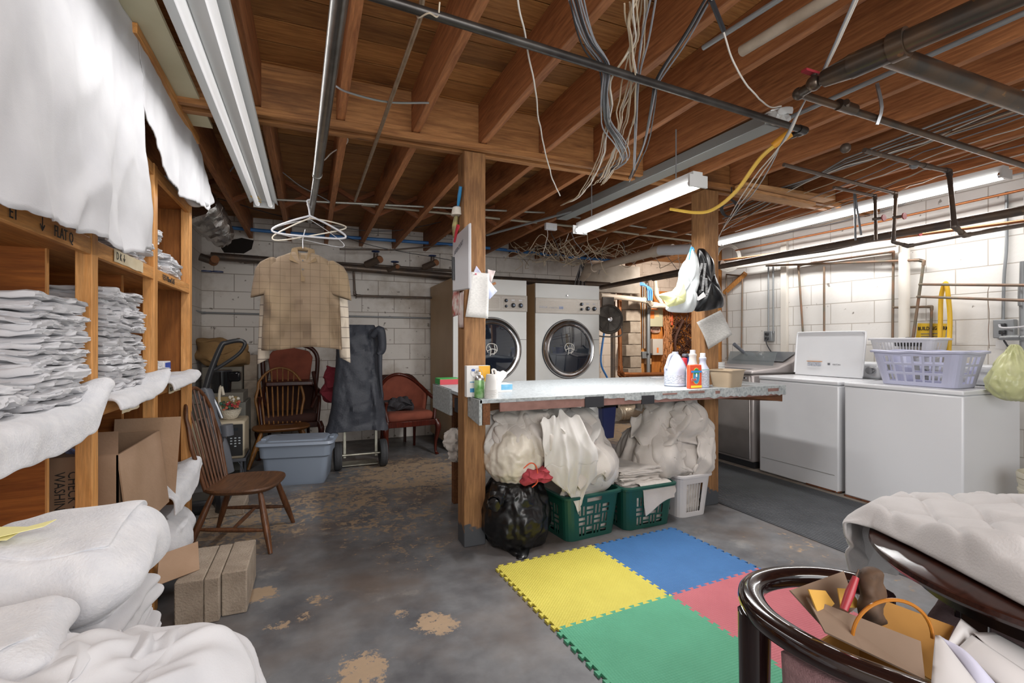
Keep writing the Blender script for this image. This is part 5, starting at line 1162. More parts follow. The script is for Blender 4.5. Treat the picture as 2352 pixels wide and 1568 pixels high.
# ---- black rubbish bag
def lumpy(c, r, n, prof, amp, fr, seed, tw=0.0, pleat=0.0, flat=0.0):
    rings = []; zz_ = [p_[0] for p_ in prof]; ff_ = [p_[1] for p_ in prof]; nr_ = max(24, n // 2)
    cum = [0]
    for p_, q_ in zip(prof[:-1], prof[1:]): cum.append(cum[-1] + math.hypot(q_[0] - p_[0], (q_[1] - p_[1]) * r))
    ts_ = [cum[-1] * i_ / (nr_ - 1) for i_ in range(nr_)]
    for z, f in [(float(np.interp(t_, cum, zz_)), float(np.interp(t_, cum, ff_))) for t_ in ts_]:
        ring = []
        for j in range(n):
            a = 2 * PI * j / n; rr = f * r; q = Vector((math.cos(a) * fr * .5, math.sin(a) * fr * .5, z * fr * 1.6 + seed))
            d = mn.fractal(q, 1.0, 2.1, 4) * amp + amp * .8 * (abs(mn.noise(q * 2.2)) - .2) + pleat * math.sin(a * 17 + seed + z * 6) * (1 if f < .8 else .35)
            ring.append((c[0] + (rr + d) * math.cos(a + tw * z), c[1] + (rr + d) * math.sin(a + tw * z), c[2] + z + amp * .5 * mn.noise(q * 1.3)))
        rings.append(ring)
    return MB().loop(rings)
M_bag = mat('black_bag_plastic', '#0d0d0f', .3, bump=.25, bs=18)
def prof_sphere(h, n, e=1.0, top=.2, bot=.75):
    out = []
    for i in range(n + 1):
        t = i / n; f = math.sin(PI * min(max(t, 0), 1)) ** .5; f = max(f, bot if t < .2 else 0, top if t > .8 else 0) if 0 < t < 1 else (bot * .9 if t == 0 else top * .6); out.append((t * h, f))
    return out
m_ = lumpy((1.19, 2.80, .004), .20, 90, [(0, .60), (.004, .82), (.03, .95), (.10, 1.06), (.18, 1.1), (.26, 1.02), (.33, .9), (.38, .8), (.40, .6)], .020, 6, 3)
m_.out('rubbish_bag', M_bag, None, 'full black plastic rubbish bag on the floor at the foot of the left post', 'rubbish bag', sub=1)
m_ = MB(); m_.tube([(1.02, 2.66, .35), (.98, 2.62, .31), (.965, 2.60, .34)], [.05, .04, .012], 14, 5)
m_.v = [tuple(Vector(v) + Vector((mn.noise(Vector(v) * 30), mn.noise(Vector(v) * 30 + Vector((5, 0, 0))), mn.noise(Vector(v) * 25 + Vector((0, 5, 0))))) * .02) for v in m_.v]
m_.out('bag_neck', M_bag, None, 'loose gathered end of the black rubbish bag sticking out by the post', 'rubbish bag')
m_ = MB(); m_.tube([(1.15, 2.66, .02), (1.13, 2.58, .008), (1.10, 2.56, .01)], [.07, .04, .01], 14, 5)
m_.v = [(v[0], v[1], max(.002, v[2] * .5)) for v in m_.v]; m_.out('bag_corner', M_bag, None, 'flattened corner of the black rubbish bag lying on the floor', 'rubbish bag')
wbag = thing('laundry_bag', 'stuffed white translucent bag with red cloth showing, on top of the black bag', 'bag', (1.17, 2.84, .38))
m_ = lumpy((1.185, 2.80, .375), .185, 90, [(0, .45), (.02, .72), (.08, .98), (.16, 1.06), (.24, .98), (.31, .80), (.35, .5), (.36, .3)], .016, 7, 11, pleat=.0012)
m_.out('bag_skin', mat('white_bag_plastic', '#d8d1c4', .35, c2='#c6bdae', ns=8, bump=.3, bs=30), wbag, sub=1)
shift(puffy(.20, .10, .085, (22, 12, 10), .04, .014, 22, 71), (1.255, 2.64, .405)).out('red_cloth', mat('faded_red_cloth', '#a23c44', .9, bump=.3, bs=120), wbag)
m_ = MB(); m_.tube([(1.165, 2.625, .50), (1.21, 2.612, .53), (1.245, 2.61, .50), (1.245, 2.60, .42), (1.21, 2.60, .39)], .004, 6, 6); m_.out('drawstring', mat('orange_string', '#d65a34', .5), wbag)
# ---- simulated heaps of used towels
ce0 = [((1.50, 3.04, .44), (.34, .30, .30)), ((1.17, 3.08, .60), (.19, .20, .17)), ((1.36, 2.98, .60), (.24, .24, .15)), ((1.185, 2.84, .55), (.165, .165, .16)), ((1.68, 2.92, .38), (.15, .20, .16)), ((1.62, 3.0, .60), (.17, .2, .13))]
bxs = [((1.42, 2.64, 0), (1.86, 3.17, .30))]
HC = (1.44, 3.02, .46)
HE = [((1.50, 3.02, .46), (.33, .34, .31)), ((1.16, 2.98, .62), (.17, .22, .16)), ((1.36, 2.94, .62), (.24, .27, .15)), ((1.70, 2.92, .42), (.17, .24, .15)), ((1.60, 2.96, .62), (.17, .24, .13)), ((1.25, 2.9, .58), (.2, .2, .14)), ((1.42, 2.86, .42), (.16, .22, .16))]
def heap(C, E, spec, grp, ms, ymin, zt):
    for k, (az, el, lx, ly, ro, lay, am, lab) in enumerate(spec):
        P = patch(C, E, math.radians(az), math.radians(el), lx, ly, ro, lay * 2.0, am * 1.5, .15 + .03 * (k % 3), k * 7 + 3, 60, ymin - .004 * k, (.05, zt))
        MB().grid(P).out('used_towel', ms[k % len(ms)], None, lab, 'towel', grp, solid=.012, sub=1)
heap(HC, HE, [
 (-60, 15, .62, .62, .4, 0, .020, 'cream towel wrapped round the right back of the tall heap under the counter'),
 (-150, 35, .50, .46, .2, .004, .022, 'cream towel bunched at the top left of the heap beside the left post'),
 (-15, 10, .50, .60, .9, .006, .022, 'cream towel spread over the right shoulder of the left-hand heap'),
 (-95, 60, .50, .50, .2, .006, .024, 'cream towel over the crest of the left-hand heap'),
 (-48, -22, .34, .30, .3, .012, .024, 'crumpled cream towel just above the green basket rim'),
 (-120, 30, .34, .30, 1.2, .016, .026, 'pale towel draped over the top of the white laundry bag'),
 (-78, 22, .26, .56, .15, .018, .022, 'narrow cream towel lying down the front of the left-hand heap'),
 (-62, 42, .34, .34, .7, .022, .026, 'pale towel folded forward at the top front of the left-hand heap'),
 (-135, 52, .30, .28, .5, .020, .026, 'rolled cream towel wedged under the counter corner block'),
 (-40, 20, .28, .46, -.3, .022, .024, 'long pale towel down the right front of the left-hand heap')], 'used towels in the left-hand heap', [M_towel, M_linen2, M_towel], 2.64, .845)
# the long cloth hanging over the basket front, ending in a point
P = np.zeros((60, 40, 3))
for i in range(60):
    for j in range(40):
        t, v = i / 59, j / 39 - .5; z = .80 - .62 * t + .10 * abs(v) * 2 * t * (1 if t > .5 else .3) + .10 * (1 - t) * mn.noise(Vector((v * 5, 0, 3))); wd = .30 * (.72 + .45 * math.sin(PI * min(t * .8 + .15, 1)) + .25 * mn.noise(Vector((t * 4, (v > 0) * 5, 1))))
        if t > .72: wd *= 1 - (t - .72) * 2.9
        x = 1.40 + .13 * t + v * wd; y = 2.63 - .045 * math.sin(PI * min(1, t * 1.15)) - .020 * (1 - 3.2 * min(.33, abs(mn.noise(Vector((v * 4.2 + t * 1.2, t * 1.1, 7)))))) - .018 * (1 - abs(mn.noise(Vector((x * 9 + t, z * 3, 2)))) * 3)
        if z < .32: y = min(y, 2.615)
        P[i, j] = (x, y, z)
MB().grid(P).out('hanging_cloth', M_linen2, None, 'long white cloth hanging furthest down over the green basket front', 'cloth', solid=.004, sub=1)
RC = (2.46, 3.02, .52)
RE = [((2.46, 3.04, .60), (.20, .24, .22)), ((2.56, 2.96, .42), (.21, .24, .20)), ((2.34, 2.98, .44), (.20, .24, .17)), ((2.52, 2.90, .66), (.14, .18, .13)), ((2.62, 2.92, .56), (.12, .18, .12))]
heap(RC, RE, [
 (-90, 10, .62, .62, .4, 0, .020, 'grey-white towel at the core of the heap by the second post'),
 (-150, -5, .50, .46, .2, .004, .022, 'grey-white towel bunched left on the heap by the second post'),
 (-25, 5, .50, .50, .9, .006, .022, 'grey-white towel sticking out right at the heap by the second post'),
 (-90, 65, .46, .46, .2, .008, .022, 'pale towel topping the right-hand heap under the counter'),
 (-120, -18, .36, .30, .3, .012, .024, 'grey-white towel low on the left of the right-hand heap'),
 (-75, 18, .44, .26, -.5, .016, .024, 'grey-white towel folded over the front of the right-hand heap'),
 (-55, 40, .34, .30, .7, .020, .024, 'pale towel on the upper right of the right-hand heap'),
 (-125, 28, .34, .28, .5, .018, .024, 'grey-white towel on the upper left of the right-hand heap'),
 (-58, -22, .28, .42, -.1, .020, .022, 'whiter cloth hanging down over the white slotted basket')], 'used towels in the right-hand heap', [M_towel], 2.67, .85)
# folded cloths in the second green basket, one hanging over the rim
sheet_stack(2.08, 2.88, .262, .34, .36, 6, .024, '', '%s folded used cloth from the top of the pile in the second green basket', 'folded cloths in the second green basket', M_towel, .012, 9, 3, ('folded_cloth', 'folded cloth'))
P = crumple(2.15, 2.76, .42, .26, .32, 44, 54, .12, .007, .2, 77, 1.0)
P = cloth(P, collider([((2.05, 2.9, .33), (.17, .2, .11))], [((1.90, 2.64, 0), (2.30, 3.16, .285))], 0.0, .01), 45, 6, bend=.2)
MB().grid(P).out('draped_cloth', M_towel, None, 'pale cloth folded over the front rim of the second green basket', 'cloth', solid=.007, sub=1)
shift(puffy(.30, .20, .10, (22, 16, 8), .04, .03, 14, 81), (1.80, 2.86, .285)).out('crumpled_cloths', M_towel, None, 'crumpled cloths spilling between the two green baskets', 'cloth', sub=1)
# bits behind the left post
for k, (a_, b_, s_) in enumerate(((1040, 1010, .085), (1044, 1040, .06))):
    p = W(a_ + 6, b_, y=3.4); m_ = lumpy((p.x, 3.4, p.z - s_), s_, 30, [(0, .5), (s_ * .4, .9), (s_, 1), (s_ * 1.6, .8), (s_ * 2, .3)], .02, 12, k)
    m_.out('white_bundle', M_towel, None, ('upper', 'lower')[k] + ' white cloth bundle peeking out left of the first post', 'bundle')
# ---- interlocking foam mats
from mathutils.geometry import delaunay_2d_cdt
def foam():
    L = .645; N_ = 12; d = .017; A_ = math.radians(3.2); O = Vector((1.632, 1.885, 0)); ux = Vector((math.cos(A_), math.sin(A_), 0)); uy = Vector((-math.sin(A_), math.cos(A_), 0)); t = .012
    def edge(a, b):
        a, b = Vector(a), Vector(b); D = (b - a); n = Vector((-D.y, D.x)).normalized(); out = [a]
        for k in range(N_):
            s0, s1 = (k + .28) / N_, (k + .72) / N_; e = .09 / N_ 
            out += [a + D * (s0 + e), a + D * (s0 - e) + n * d, a + D * (s1 + e) + n * d, a + D * (s1 - e)]
        return out
    nd = {(i, j): (-L + L * i, -L + L * j) for i in range(3) for j in range(3)}
    E_ = {}
    for j in range(3):
        for i in range(2): E_[((i, j), (i + 1, j))] = edge(nd[i, j], nd[i + 1, j])
    for i in range(3):
        for j in range(2): E_[((i, j), (i, j + 1))] = edge(nd[i, j], nd[i, j + 1])
    def path(a, b):
        if (a, b) in E_: return E_[a, b]
        q = E_[b, a]; return [Vector(nd[a])] + q[1:][::-1]
    def fm(nm, c, c2, rot):
        m = mat(nm, c, .7, c2=c2, ns=5, amt=.6); N = m.node_tree.nodes; Lk = m.node_tree.links; b_ = N['Principled BSDF']; tc = N.new('ShaderNodeTexCoord'); mp = N.new('ShaderNodeMapping'); mp.inputs['Rotation'].default_value = (0, 0, rot); Lk.new(tc.outputs['Object'], mp.inputs[0])
        w1 = N.new('ShaderNodeTexWave'); w1.inputs['Scale'].default_value = 26; Lk.new(mp.outputs[0], w1.inputs[0]); w2 = N.new('ShaderNodeTexWave'); w2.bands_direction = 'Y'; w2.inputs['Scale'].default_value = 26; Lk.new(mp.outputs[0], w2.inputs[0])
        a_ = N.new('ShaderNodeMath'); a_.operation = 'ADD'; Lk.new(w1.outputs['Fac'], a_.inputs[0]); Lk.new(w2.outputs['Fac'], a_.inputs[1]); bp = N.new('ShaderNodeBump'); bp.inputs['Strength'].default_value = .5; bp.inputs['Distance'].default_value = .003; Lk.new(a_.outputs[0], bp.inputs['Height']); Lk.new(bp.outputs[0], b_.inputs['Normal']); return m
    for (i, j), c, c2, nm in (((0, 1), '#c9bd4f', '#bcaf44', 'yellow'), ((1, 1), '#37699f', '#305f92', 'blue'), ((0, 0), '#4f9d7b', '#46916f', 'green'), ((1, 0), '#b8636b', '#ad5962', 'red')):
        poly = path((i, j), (i + 1, j)) + path((i + 1, j), (i + 1, j + 1)) + path((i + 1, j + 1), (i, j + 1)) + path((i, j + 1), (i, j))
        out = []
        for p in poly:
            if not out or (p - out[-1]).length > 1e-6: out.append(p)
        cx0, cy0 = -L + L * (i + .5), -L + L * (j + .5); n0 = len(out); V2 = list(out) + [Vector((cx0 + L * .105 * a_, cy0 + L * .105 * b_)) for a_ in range(-4, 5) for b_ in range(-4, 5)]
        r_ = delaunay_2d_cdt(V2, [(k, (k + 1) % n0) for k in range(n0)], [], 1, 1e-6); Vo, Fo = r_[0], r_[2]; oi = r_[3]; key = {}
        for k, src in enumerate(oi):
            for q in src: key[q] = k
        nV = len(Vo); P3 = [O + ux * p.x + uy * p.y for p in Vo]; m_ = MB()
        m_.add([p + Vector((0, 0, t)) for p in P3] + P3, [tuple(f) for f in Fo] + [tuple(nV + q for q in f[::-1]) for f in Fo] + [(key[k] + nV, key[(k + 1) % n0] + nV, key[(k + 1) % n0], key[k]) for k in range(n0)])
        m_.out('foam_mat', fm('foam_' + nm, c, c2, .785 if nm == 'yellow' else 0), None, {'yellow': 'yellow interlocking foam floor mat nearest the black bag', 'blue': 'blue interlocking foam floor mat in front of the green baskets', 'green': 'green interlocking foam floor mat nearest the camera', 'red': 'red interlocking foam floor mat beside the dark armchair'}[nm], 'foam mat', smooth=False)
foam()
# ---- dryers
M_en = mat('dryer_enamel', '#e3e3e1', .3, c2='#dadad6', ns=2); M_side = mat('dryer_tan_side', '#bfa27c', .45, c2='#b3946c', ns=2); M_pan = mat('brushed_panel', '#a8a199', .38, .6, c2='#b7b0a8', ns=30, stretch=(1, 1, 20))
M_chr = mat('chrome', '#c9c9cb', .18, 1); M_dg = mat('dark_door_glass', '#1c2430', .04, spec=1.0, coat=1.0); M_seam = mat('seam_dark', '#8b8a86', .6)
def dryer(label, xa, xb, yf, seed):
    d = thing('tumble_dryer', label, 'tumble dryer', ((xa + xb) / 2, yf + .4, 0)); H_ = 1.97
    MB().box(xa + .003, xb - .003, yf + .02, 6.36, .06, H_ - .002).out('cabinet', M_side, d)
    MB().box(xa, xb, yf, yf + .025, .06, H_).out('front_panel', M_en, d, bevel=.004)
    MB().box(xa + .02, xb - .02, yf + .04, 6.3, 0, .06).out('plinth', M_blk, d)
    z0, z1 = 1.60, 1.79
    pn = MB().box(xa - .004, xb + .004, yf - .014, yf, z0, z1).out('control_panel', M_pan, d, bevel=.003)
    M_ln = mat('panel_outline', '#cfccc6', .4, .3)
    for (a, b_) in ((xa + .025, xa + (xb - xa) * .62), (xa + (xb - xa) * .645, xb - .025)):
        for q in ((a, b_, z1 - .03, z1 - .026), (a, b_, z0 + .022, z0 + .026), (a, a + .004, z0 + .022, z1 - .026), (b_ - .004, b_, z0 + .022, z1 - .026)): MB().box(q[0], q[1], yf - .0155, yf - .013, q[2], q[3]).out('outline', M_ln, pn)
    for kx, kz, r_ in ((.70, .125, .020), (.70, .060, .016), (.80, .072, .027), (.905, .072, .027)):
        kb = MB().lathe([(r_, 0), (r_, .012), (r_ * .7, .016), (r_ * .7, .03), (0, .03)], (0, 0, 0), 22, Matrix.Translation((xa + (xb - xa) * kx, yf - .014, z0 + kz)) @ Matrix.Rotation(PI / 2, 4, 'X')).out('knob', M_blk, pn)
        MB().lathe([(r_ * .4, .0), (r_ * .4, .002), (0, .002)], (0, 0, 0), 16, Matrix.Translation((xa + (xb - xa) * kx, yf - .044, z0 + kz)) @ Matrix.Rotation(PI / 2, 4, 'X')).out('knob_cap', mat('knob_cap', '#8d9cb5', .3, .5), kb)
    for kx in (.80, .905): MB().box(xa + (xb - xa) * kx - .02, xa + (xb - xa) * kx + .02, yf - .016, yf - .013, z0 + .125, z0 + .14).out('knob_label', M_wh, pn)
    text('Huebsch', (xa + .045, yf - .0155, z0 + .065), (1, 0, 0), (0, 0, 1), .044, M_wh, pn, bold=True, sx=.72); text('Originators', (xa + .178, yf - .0155, z0 + .062), (1, 0, 0), (0, 0, 1), .032, M_wh, pn, sx=.8)
    text('300', (xa + .315, yf - .0155, z0 + .057), (1, 0, 0), (0, 0, 1), .048, mat('badge_blue', '#8ea4d4', .4), pn, bold=True, sx=.9)
    MB().cyl(((xa + xb) / 2 - .02, yf - .02, 1.83), ((xa + xb) / 2 - .02, yf, 1.83), .012).out('lock', M_chr, d)
    cx_, cz_ = xa + (xb - xa) * .505, 1.155; R_ = .365
    Mx = Matrix.Translation((cx_, yf, cz_)) @ Matrix.Rotation(PI / 2, 4, 'X')
    dr = MB().lathe([(R_, 0), (R_ + .004, .015), (R_ - .006, .038), (R_ - .022, .048), (R_ - .034, .040), (R_ - .052, .036), (R_ - .066, .044), (R_ - .074, .036), (R_ - .078, .02)], (0, 0, 0), 64, Mx).out('door_ring', M_chr, d)
    MB().lathe([(R_ - .074, .022), (R_ * .5, .030), (0, .034)], (0, 0, 0), 48, Mx).out('door_glass', M_dg, dr)
    MB().lathe([(R_ + .012, 0), (R_ + .012, .006), (R_ - .01, .006)], (0, 0, 0), 64, Mx).out('door_gasket', M_blk, dr)
    lg = MB(); yy = yf - .038
    def L2(pts, r_=.0055): lg.tube([(cx_ + a, yy, cz_ + b_) for a, b_ in pts], r_, 8, 4)
    L2([(-.055, -.03), (-.075, .02), (-.05, .065), (0, .07), (.045, .05), (.055, 0), (.03, -.04), (-.02, -.05)]); L2([(-.045, .045), (-.02, .0), (-.03, -.07)]); L2([(.02, .055), (.03, .0), (.015, -.06)]); L2([(-.06, -.01), (0, .01), (.06, -.01)])
    lg.out('door_emblem', mat('emblem_white', '#d9d6cf', .5), dr)
    MB().box(xa + (xb - xa) * .80, xb, yf - .003, yf + .001, 1.27, 1.276).out('panel_seam', M_seam, d); MB().box(xa + (xb - xa) * .72, xb, yf - .004, yf + .001, .66, .672).out('panel_seam', M_seam, d)
    return d
dryer('white front-loading tumble dryer partly hidden by the left post', 1.474, 2.372, 5.25, 1)
dryer('white front-loading tumble dryer fully in view beside the wall fan', 2.560, 3.478, 5.40, 2)
# blue bin beside the dryer
tr = thing('waste_bin', 'dark blue waste bin with a black liner beside the right dryer', 'waste bin', (3.48, 5.1, 0))
p = W(1399, 1006, z=0)
shift(MB().loop([rrect(.085, .10, .03, 0), rrect(.115, .13, .035, .50), rrect(.105, .12, .035, .50), rrect(.08, .09, .03, .02)]), (p.x, p.y + .10, 0)).out('bin_body', mat('dark_blue_plastic', '#27305c', .4), tr)
rg = []
for z, f in ((.30, 1.10), (.38, 1.16), (.44, 1.22), (.50, 1.2), (.53, 1.12), (.50, 1.02)):
    rg.append([(p.x + x * f * (1 + .06 * mn.noise(Vector((x * 30, y * 30, z * 10)))), p.y + .10 + y * f * (1 + .06 * mn.noise(Vector((x * 30, y * 30, z * 10 + 4)))), z + .06 * mn.noise(Vector((x * 12, y * 12, 3)))) for x, y, _ in rrect(.108, .123, .035, 0)])
MB().loop(rg[1:], caps=False).out('bin_liner', M_bag, tr, solid=.002, sub=1)
# ================================================================ RIGHT: WASHERS, WALL PIPES, TABLE, CHAIR
M_ww = mat('washer_enamel', '#dedfe1', .22, c2='#d6d7da', ns=2); M_rust2 = mat('rust_edge', '#7c4a2b', .9, c2='#4d2c1a', ns=40)
M_enr = mat('washer_enamel_rusty', '#dcdde0', .25, wear='#8a5a3c', wearns=9, weart=.80)
M_runner = mat('rubber_runner', '#4a4c50', .6, c2='#55575b', ns=4)
rb = MB(); x = 2.93
rb.box(2.92, 3.92, -.4, 4.35, 0.002, .008)
while x < 3.90: rb.box(x, x + .012, -.4, 4.35, .008, .013); x += .024
rb.out('rubber_runner', M_runner, None, 'long dark ribbed rubber runner on the floor in front of the washers', 'floor mat', smooth=False)
def washer(label, y0, y1, x0, x1, h, lid_open=False, console=True, bm_=None, mtl=None):
    mm = mtl or M_ww; w_ = thing('washing_machine', label, 'washing machine', ((x0 + x1) / 2, (y0 + y1) / 2, .012))
    MB().box(x0 + .004, x1, y0 + .003, y1 - .003, .02, h - .036).out('cabinet', bm_ or mm, w_, bevel=.012)
    MB().box(x0 - .002, x1, y0, y1, h - .034, h).out('top_panel', mm, w_, bevel=.010)
    for xx in (x0 + .05, x1 - .05):
        for yy in (y0 + .06, y1 - .06): MB().cyl((xx, yy, .012), (xx, yy, .022), .018, n=10).out('foot', M_blk, w_)
    return w_
w1 = washer('white top-loading washer with its lid standing open', 2.615, 3.375, 3.955, 4.66, .925)
MB().box(3.954, 3.957, 2.65, 3.34, .155, .158).out('kick_seam', mat('seam_dark', '#8b8a86', .6), w1)
MB().box(3.962, 4.0, 2.618, 2.63, .018, .032).box(3.958, 3.964, 2.64, 2.9, .016, .030).out('rusty_edge', M_rust2, w1)
m_ = MB(); m_.loop([[(4.40 + (z - .93) * .12 - .012 * (s_ == 0), y, z) for (y, z) in ring] for s_ in (0, 1) for ring in [[(2.70, .93), (3.33, .93), (3.335, 1.30), (3.315, 1.325), (3.28, 1.335), (2.75, 1.335), (2.715, 1.325), (2.695, 1.30)]]])
ld = m_.out('lid', M_ww, w1, bevel=.006)
m_ = MB(); pts = [(2.70, .95), (2.695, 1.30), (2.715, 1.328), (2.75, 1.337), (3.28, 1.337), (3.315, 1.328), (3.335, 1.30), (3.33, .95)]
m_.tube([(4.40 + (z - .93) * .12 - .014, y, z) for y, z in pts], .008, 8, 3); m_.out('lid_lip', M_ww, ld)
def lidtext(s, y, z, sz, m, bold=False): text(s, (4.40 + (z - .93) * .12 - .0135, y, z), (0, -1, 0), (.12, 0, 1), sz, m, ld, bold=bold)
lidtext('MAYTAG', 2.965, 1.035, .018, mat('print_grey', '#6d6f75', .5))
MB().box(4.394, 4.398, 3.06, 3.21, 1.060, 1.066).out('warning_bar', mat('warning_orange', '#c98a4b', .5), ld)
for k in range(3): MB().box(4.390, 4.3955, 3.07 + .045 * k, 3.105 + .045 * k, 1.02, 1.055).out('warning_text', M_lab, ld)
MB().box(4.392, 4.396, 2.955 + .03, 2.955 + .05, 1.033, 1.053).out('square_mark', MATS['print_grey'], ld)
MB().box(4.50, 4.66, 2.62, 3.37, .925, 1.07).out('console', M_ww, w1, bevel=.03)
m_ = MB(); m_.lathe([(0, 0), (.03, 0), (.032, .05), (.03, .055), (0, .055)], (0, 0, 0), 18, Matrix.Translation((4.50, 2.68, 1.0)) @ Matrix.Rotation(-PI / 2, 4, 'Y')); m_.out('dial', M_chr, w1)
w2 = washer('white machine nearest the camera, carrying the lilac laundry basket', 1.80, 2.575, 3.955, 4.68, .925, mtl=M_enr)
MB().box(3.951, 3.957, 1.85, 2.57, .014, .026).out('rusty_edge', M_rust2, w2)
MB().box(4.52, 4.68, 1.81, 2.57, .925, 1.08).out('console', M_ww, w2, bevel=.03)
for yy in (2.1, 2.3): MB().lathe([(0, 0), (.03, 0), (.033, .03), (.02, .05), (0, .05)], (0, 0, 0), 18, Matrix.Translation((4.52, yy, 1.0)) @ Matrix.Rotation(-PI / 2, 4, 'Y')).out('dial', M_chr, w2)
# silver washer
M_sil = mat('silver_enamel', '#a59e9c', .28, .35, c2='#b0a9a7', ns=2); M_cons = mat('smoked_console', '#55585c', .15, .2)
w3 = thing('washing_machine', 'silver-taupe high-efficiency washer with open glass lid behind the second post', 'washing machine', (4.3, 3.85, .012))
MB().box(3.97, 4.66, 3.45, 4.20, .07, .93).out('cabinet', M_sil, w3, bevel=.02); MB().box(3.985, 4.6, 3.452, 4.198, .013, .07).out('plinth', M_blk, w3)
MB().box(3.945, 3.968, 3.47, 4.18, .10, .92).out('front_panel', mat('silver_front', '#8f8986', .22, .6, c2='#a19b98', ns=3), w3, bevel=.012)
m_ = MB(); m_.add([(3.94, 3.44, .93), (4.68, 3.44, .93), (4.68, 4.21, .93), (3.94, 4.21, .93), (3.95, 3.44, .965), (4.30, 3.44, .99), (4.50, 3.44, 1.05), (4.66, 3.44, 1.13), (4.70, 3.44, 1.10), (3.95, 4.21, .965), (4.30, 4.21, .99), (4.50, 4.21, 1.05), (4.66, 4.21, 1.13), (4.70, 4.21, 1.10)],
    [(0, 1, 8, 7, 6, 5, 4), (3, 9, 10, 11, 12, 13, 2), (4, 5, 10, 9), (5, 6, 11, 10), (6, 7, 12, 11), (7, 8, 13, 12), (0, 4, 9, 3), (1, 2, 13, 8), (0, 3, 2, 1)]); m_.out('top_housing', M_sil, w3, bevel=.015)
m_ = MB(); quad(m_, (4.44, 3.50, 1.042), (4.44, 4.15, 1.042), (4.645, 4.15, 1.137), (4.645, 3.50, 1.137), -.006); cc = m_.out('console_glass', M_cons, w3, bevel=.004)
MB().lathe([(0, 0), (.045, 0), (.045, .02), (.035, .035), (0, .035)], (0, 0, 0), 24, Matrix.Translation((4.555, 3.86, 1.10)) @ Matrix.Rotation(-.45, 4, 'Y')).out('dial', M_chr, w3)
m_ = MB(); quad(m_, (4.34, 3.54, 1.0), (4.34, 4.13, 1.0), (4.40, 4.13, 1.14), (4.40, 3.54, 1.14), .008); m_.out('glass_lid', mat('lid_glass', '#8f9698', .08, .3, alpha=.55), w3)
m_ = MB(); m_.box(4.05, 4.36, 3.55, 4.1, .972, .976); m_.out('drum_opening', M_cons, w3)
for k in range(4): MB().box(3.937, 3.942, 3.50 + k * .02, 3.512 + k * .02, .885, .90).out('badge_square', M_blk if k % 2 else M_wh, w3)
# long-handled pan lying in the silver washer
pn = thing('saucepan', 'grey-handled pan standing in the open silver washer', 'pan', (4.2, 4.1, .98))
a, b_ = W(1686, 790, y=3.95), W(1715, 815, y=3.95)
MB().tube([a, b_], [.020, .016], 12).out('handle', M_gry, pn); m_ = MB(); m_.tube([b_, W(1728, 832, y=3.95)], .004, 6); m_.out('shaft', M_chr, pn)
# ---- baskets on the near washer
M_lil = mat('lilac_white_plastic', '#b3b5cb', .35)
gf = [(round(.06 + i * .148, 4), round(.06 + i * .148 + .112, 4), v0, v1) for i in range(6) for v0, v1 in ((.12, .33), (.40, .61), (.68, .88))]
gs = [(round(.12 + i * .26, 4), round(.12 + i * .26 + .17, 4), v0, v1) for i in range(3) for v0, v1 in ((.12, .33), (.40, .61), (.68, .88))]
basket('laundry_basket', 'large lilac-white laundry basket on top of the washer nearest the camera', (4.20, 2.13, .927), -PI / 2, (.235, .135), (.285, .175), .245, M_lil, gf, gs, r=.05, thick=.004, wave=.008)
ms = [(round(.04 + i * .06, 4), round(.04 + i * .06 + .036, 4), .2, .84) for i in range(15)]
basket('laundry_basket', 'smaller white slatted basket standing behind the lilac one', (4.52, 2.42, 1.082), -PI / 2, (.20, .10), (.235, .125), .19, M_wh, ms, ms[:8], r=.04, thick=.003)
# black cap, detergent shape behind
p = W(2090, 780, x=4.62); MB().lathe([(.09, -.03), (.10, 0), (.06, .018), (.025, .025), (.02, .045), (0, .046)], (4.60, p.y, 1.24), 24).out('funnel', M_blk, None, 'black domed cap peeking over the white slatted basket', 'cap')
m_ = MB(); quad(m_, (4.765, W(2102, 780, x=4.765).y, 1.22), (4.765, W(2168, 780, x=4.765).y, 1.21), (4.765, W(2175, 760, x=4.765).y, 1.395), (4.765, W(2108, 755, x=4.765).y, 1.405), .002)
sg = m_.out('permit_sign', mat('permit_yellow', '#e0b832', .6), None, 'yellow BUILDING PERMIT notice stuck on the white block wall', 'sign', smooth=False)
text('BUILDING PERMIT', (4.760, W(2108, 765, x=4.76).y, 1.345), (0, -1, 0), (0, 0, 1), .042, M_ink, sg, bold=True, sx=.72)
for k in range(4): MB().box(4.759, 4.7615, W(2168, 780, x=4.76).y + .03, W(2106, 780, x=4.76).y - .03, 1.312 - .022 * k, 1.318 - .022 * k).out('small_print', MATS['print_grey'], sg)
# yellow hose looped over the pipe
m_ = MB(); XW = 4.66
m_.tube([W(2158, 830, x=XW), W(2160, 740, x=XW), W(2162, 680, x=XW), W(2172, 650, x=XW - .02), W(2178, 680, x=XW - .05), W(2182, 740, x=XW - .05), W(2178, 830, x=XW - .05)], .016, 12, 8)
m_.out('yellow_hose', mat('hose_yellow', '#e3b52a', .4), None, 'thick yellow hose looped over the copper pipe on the right wall', 'hose')
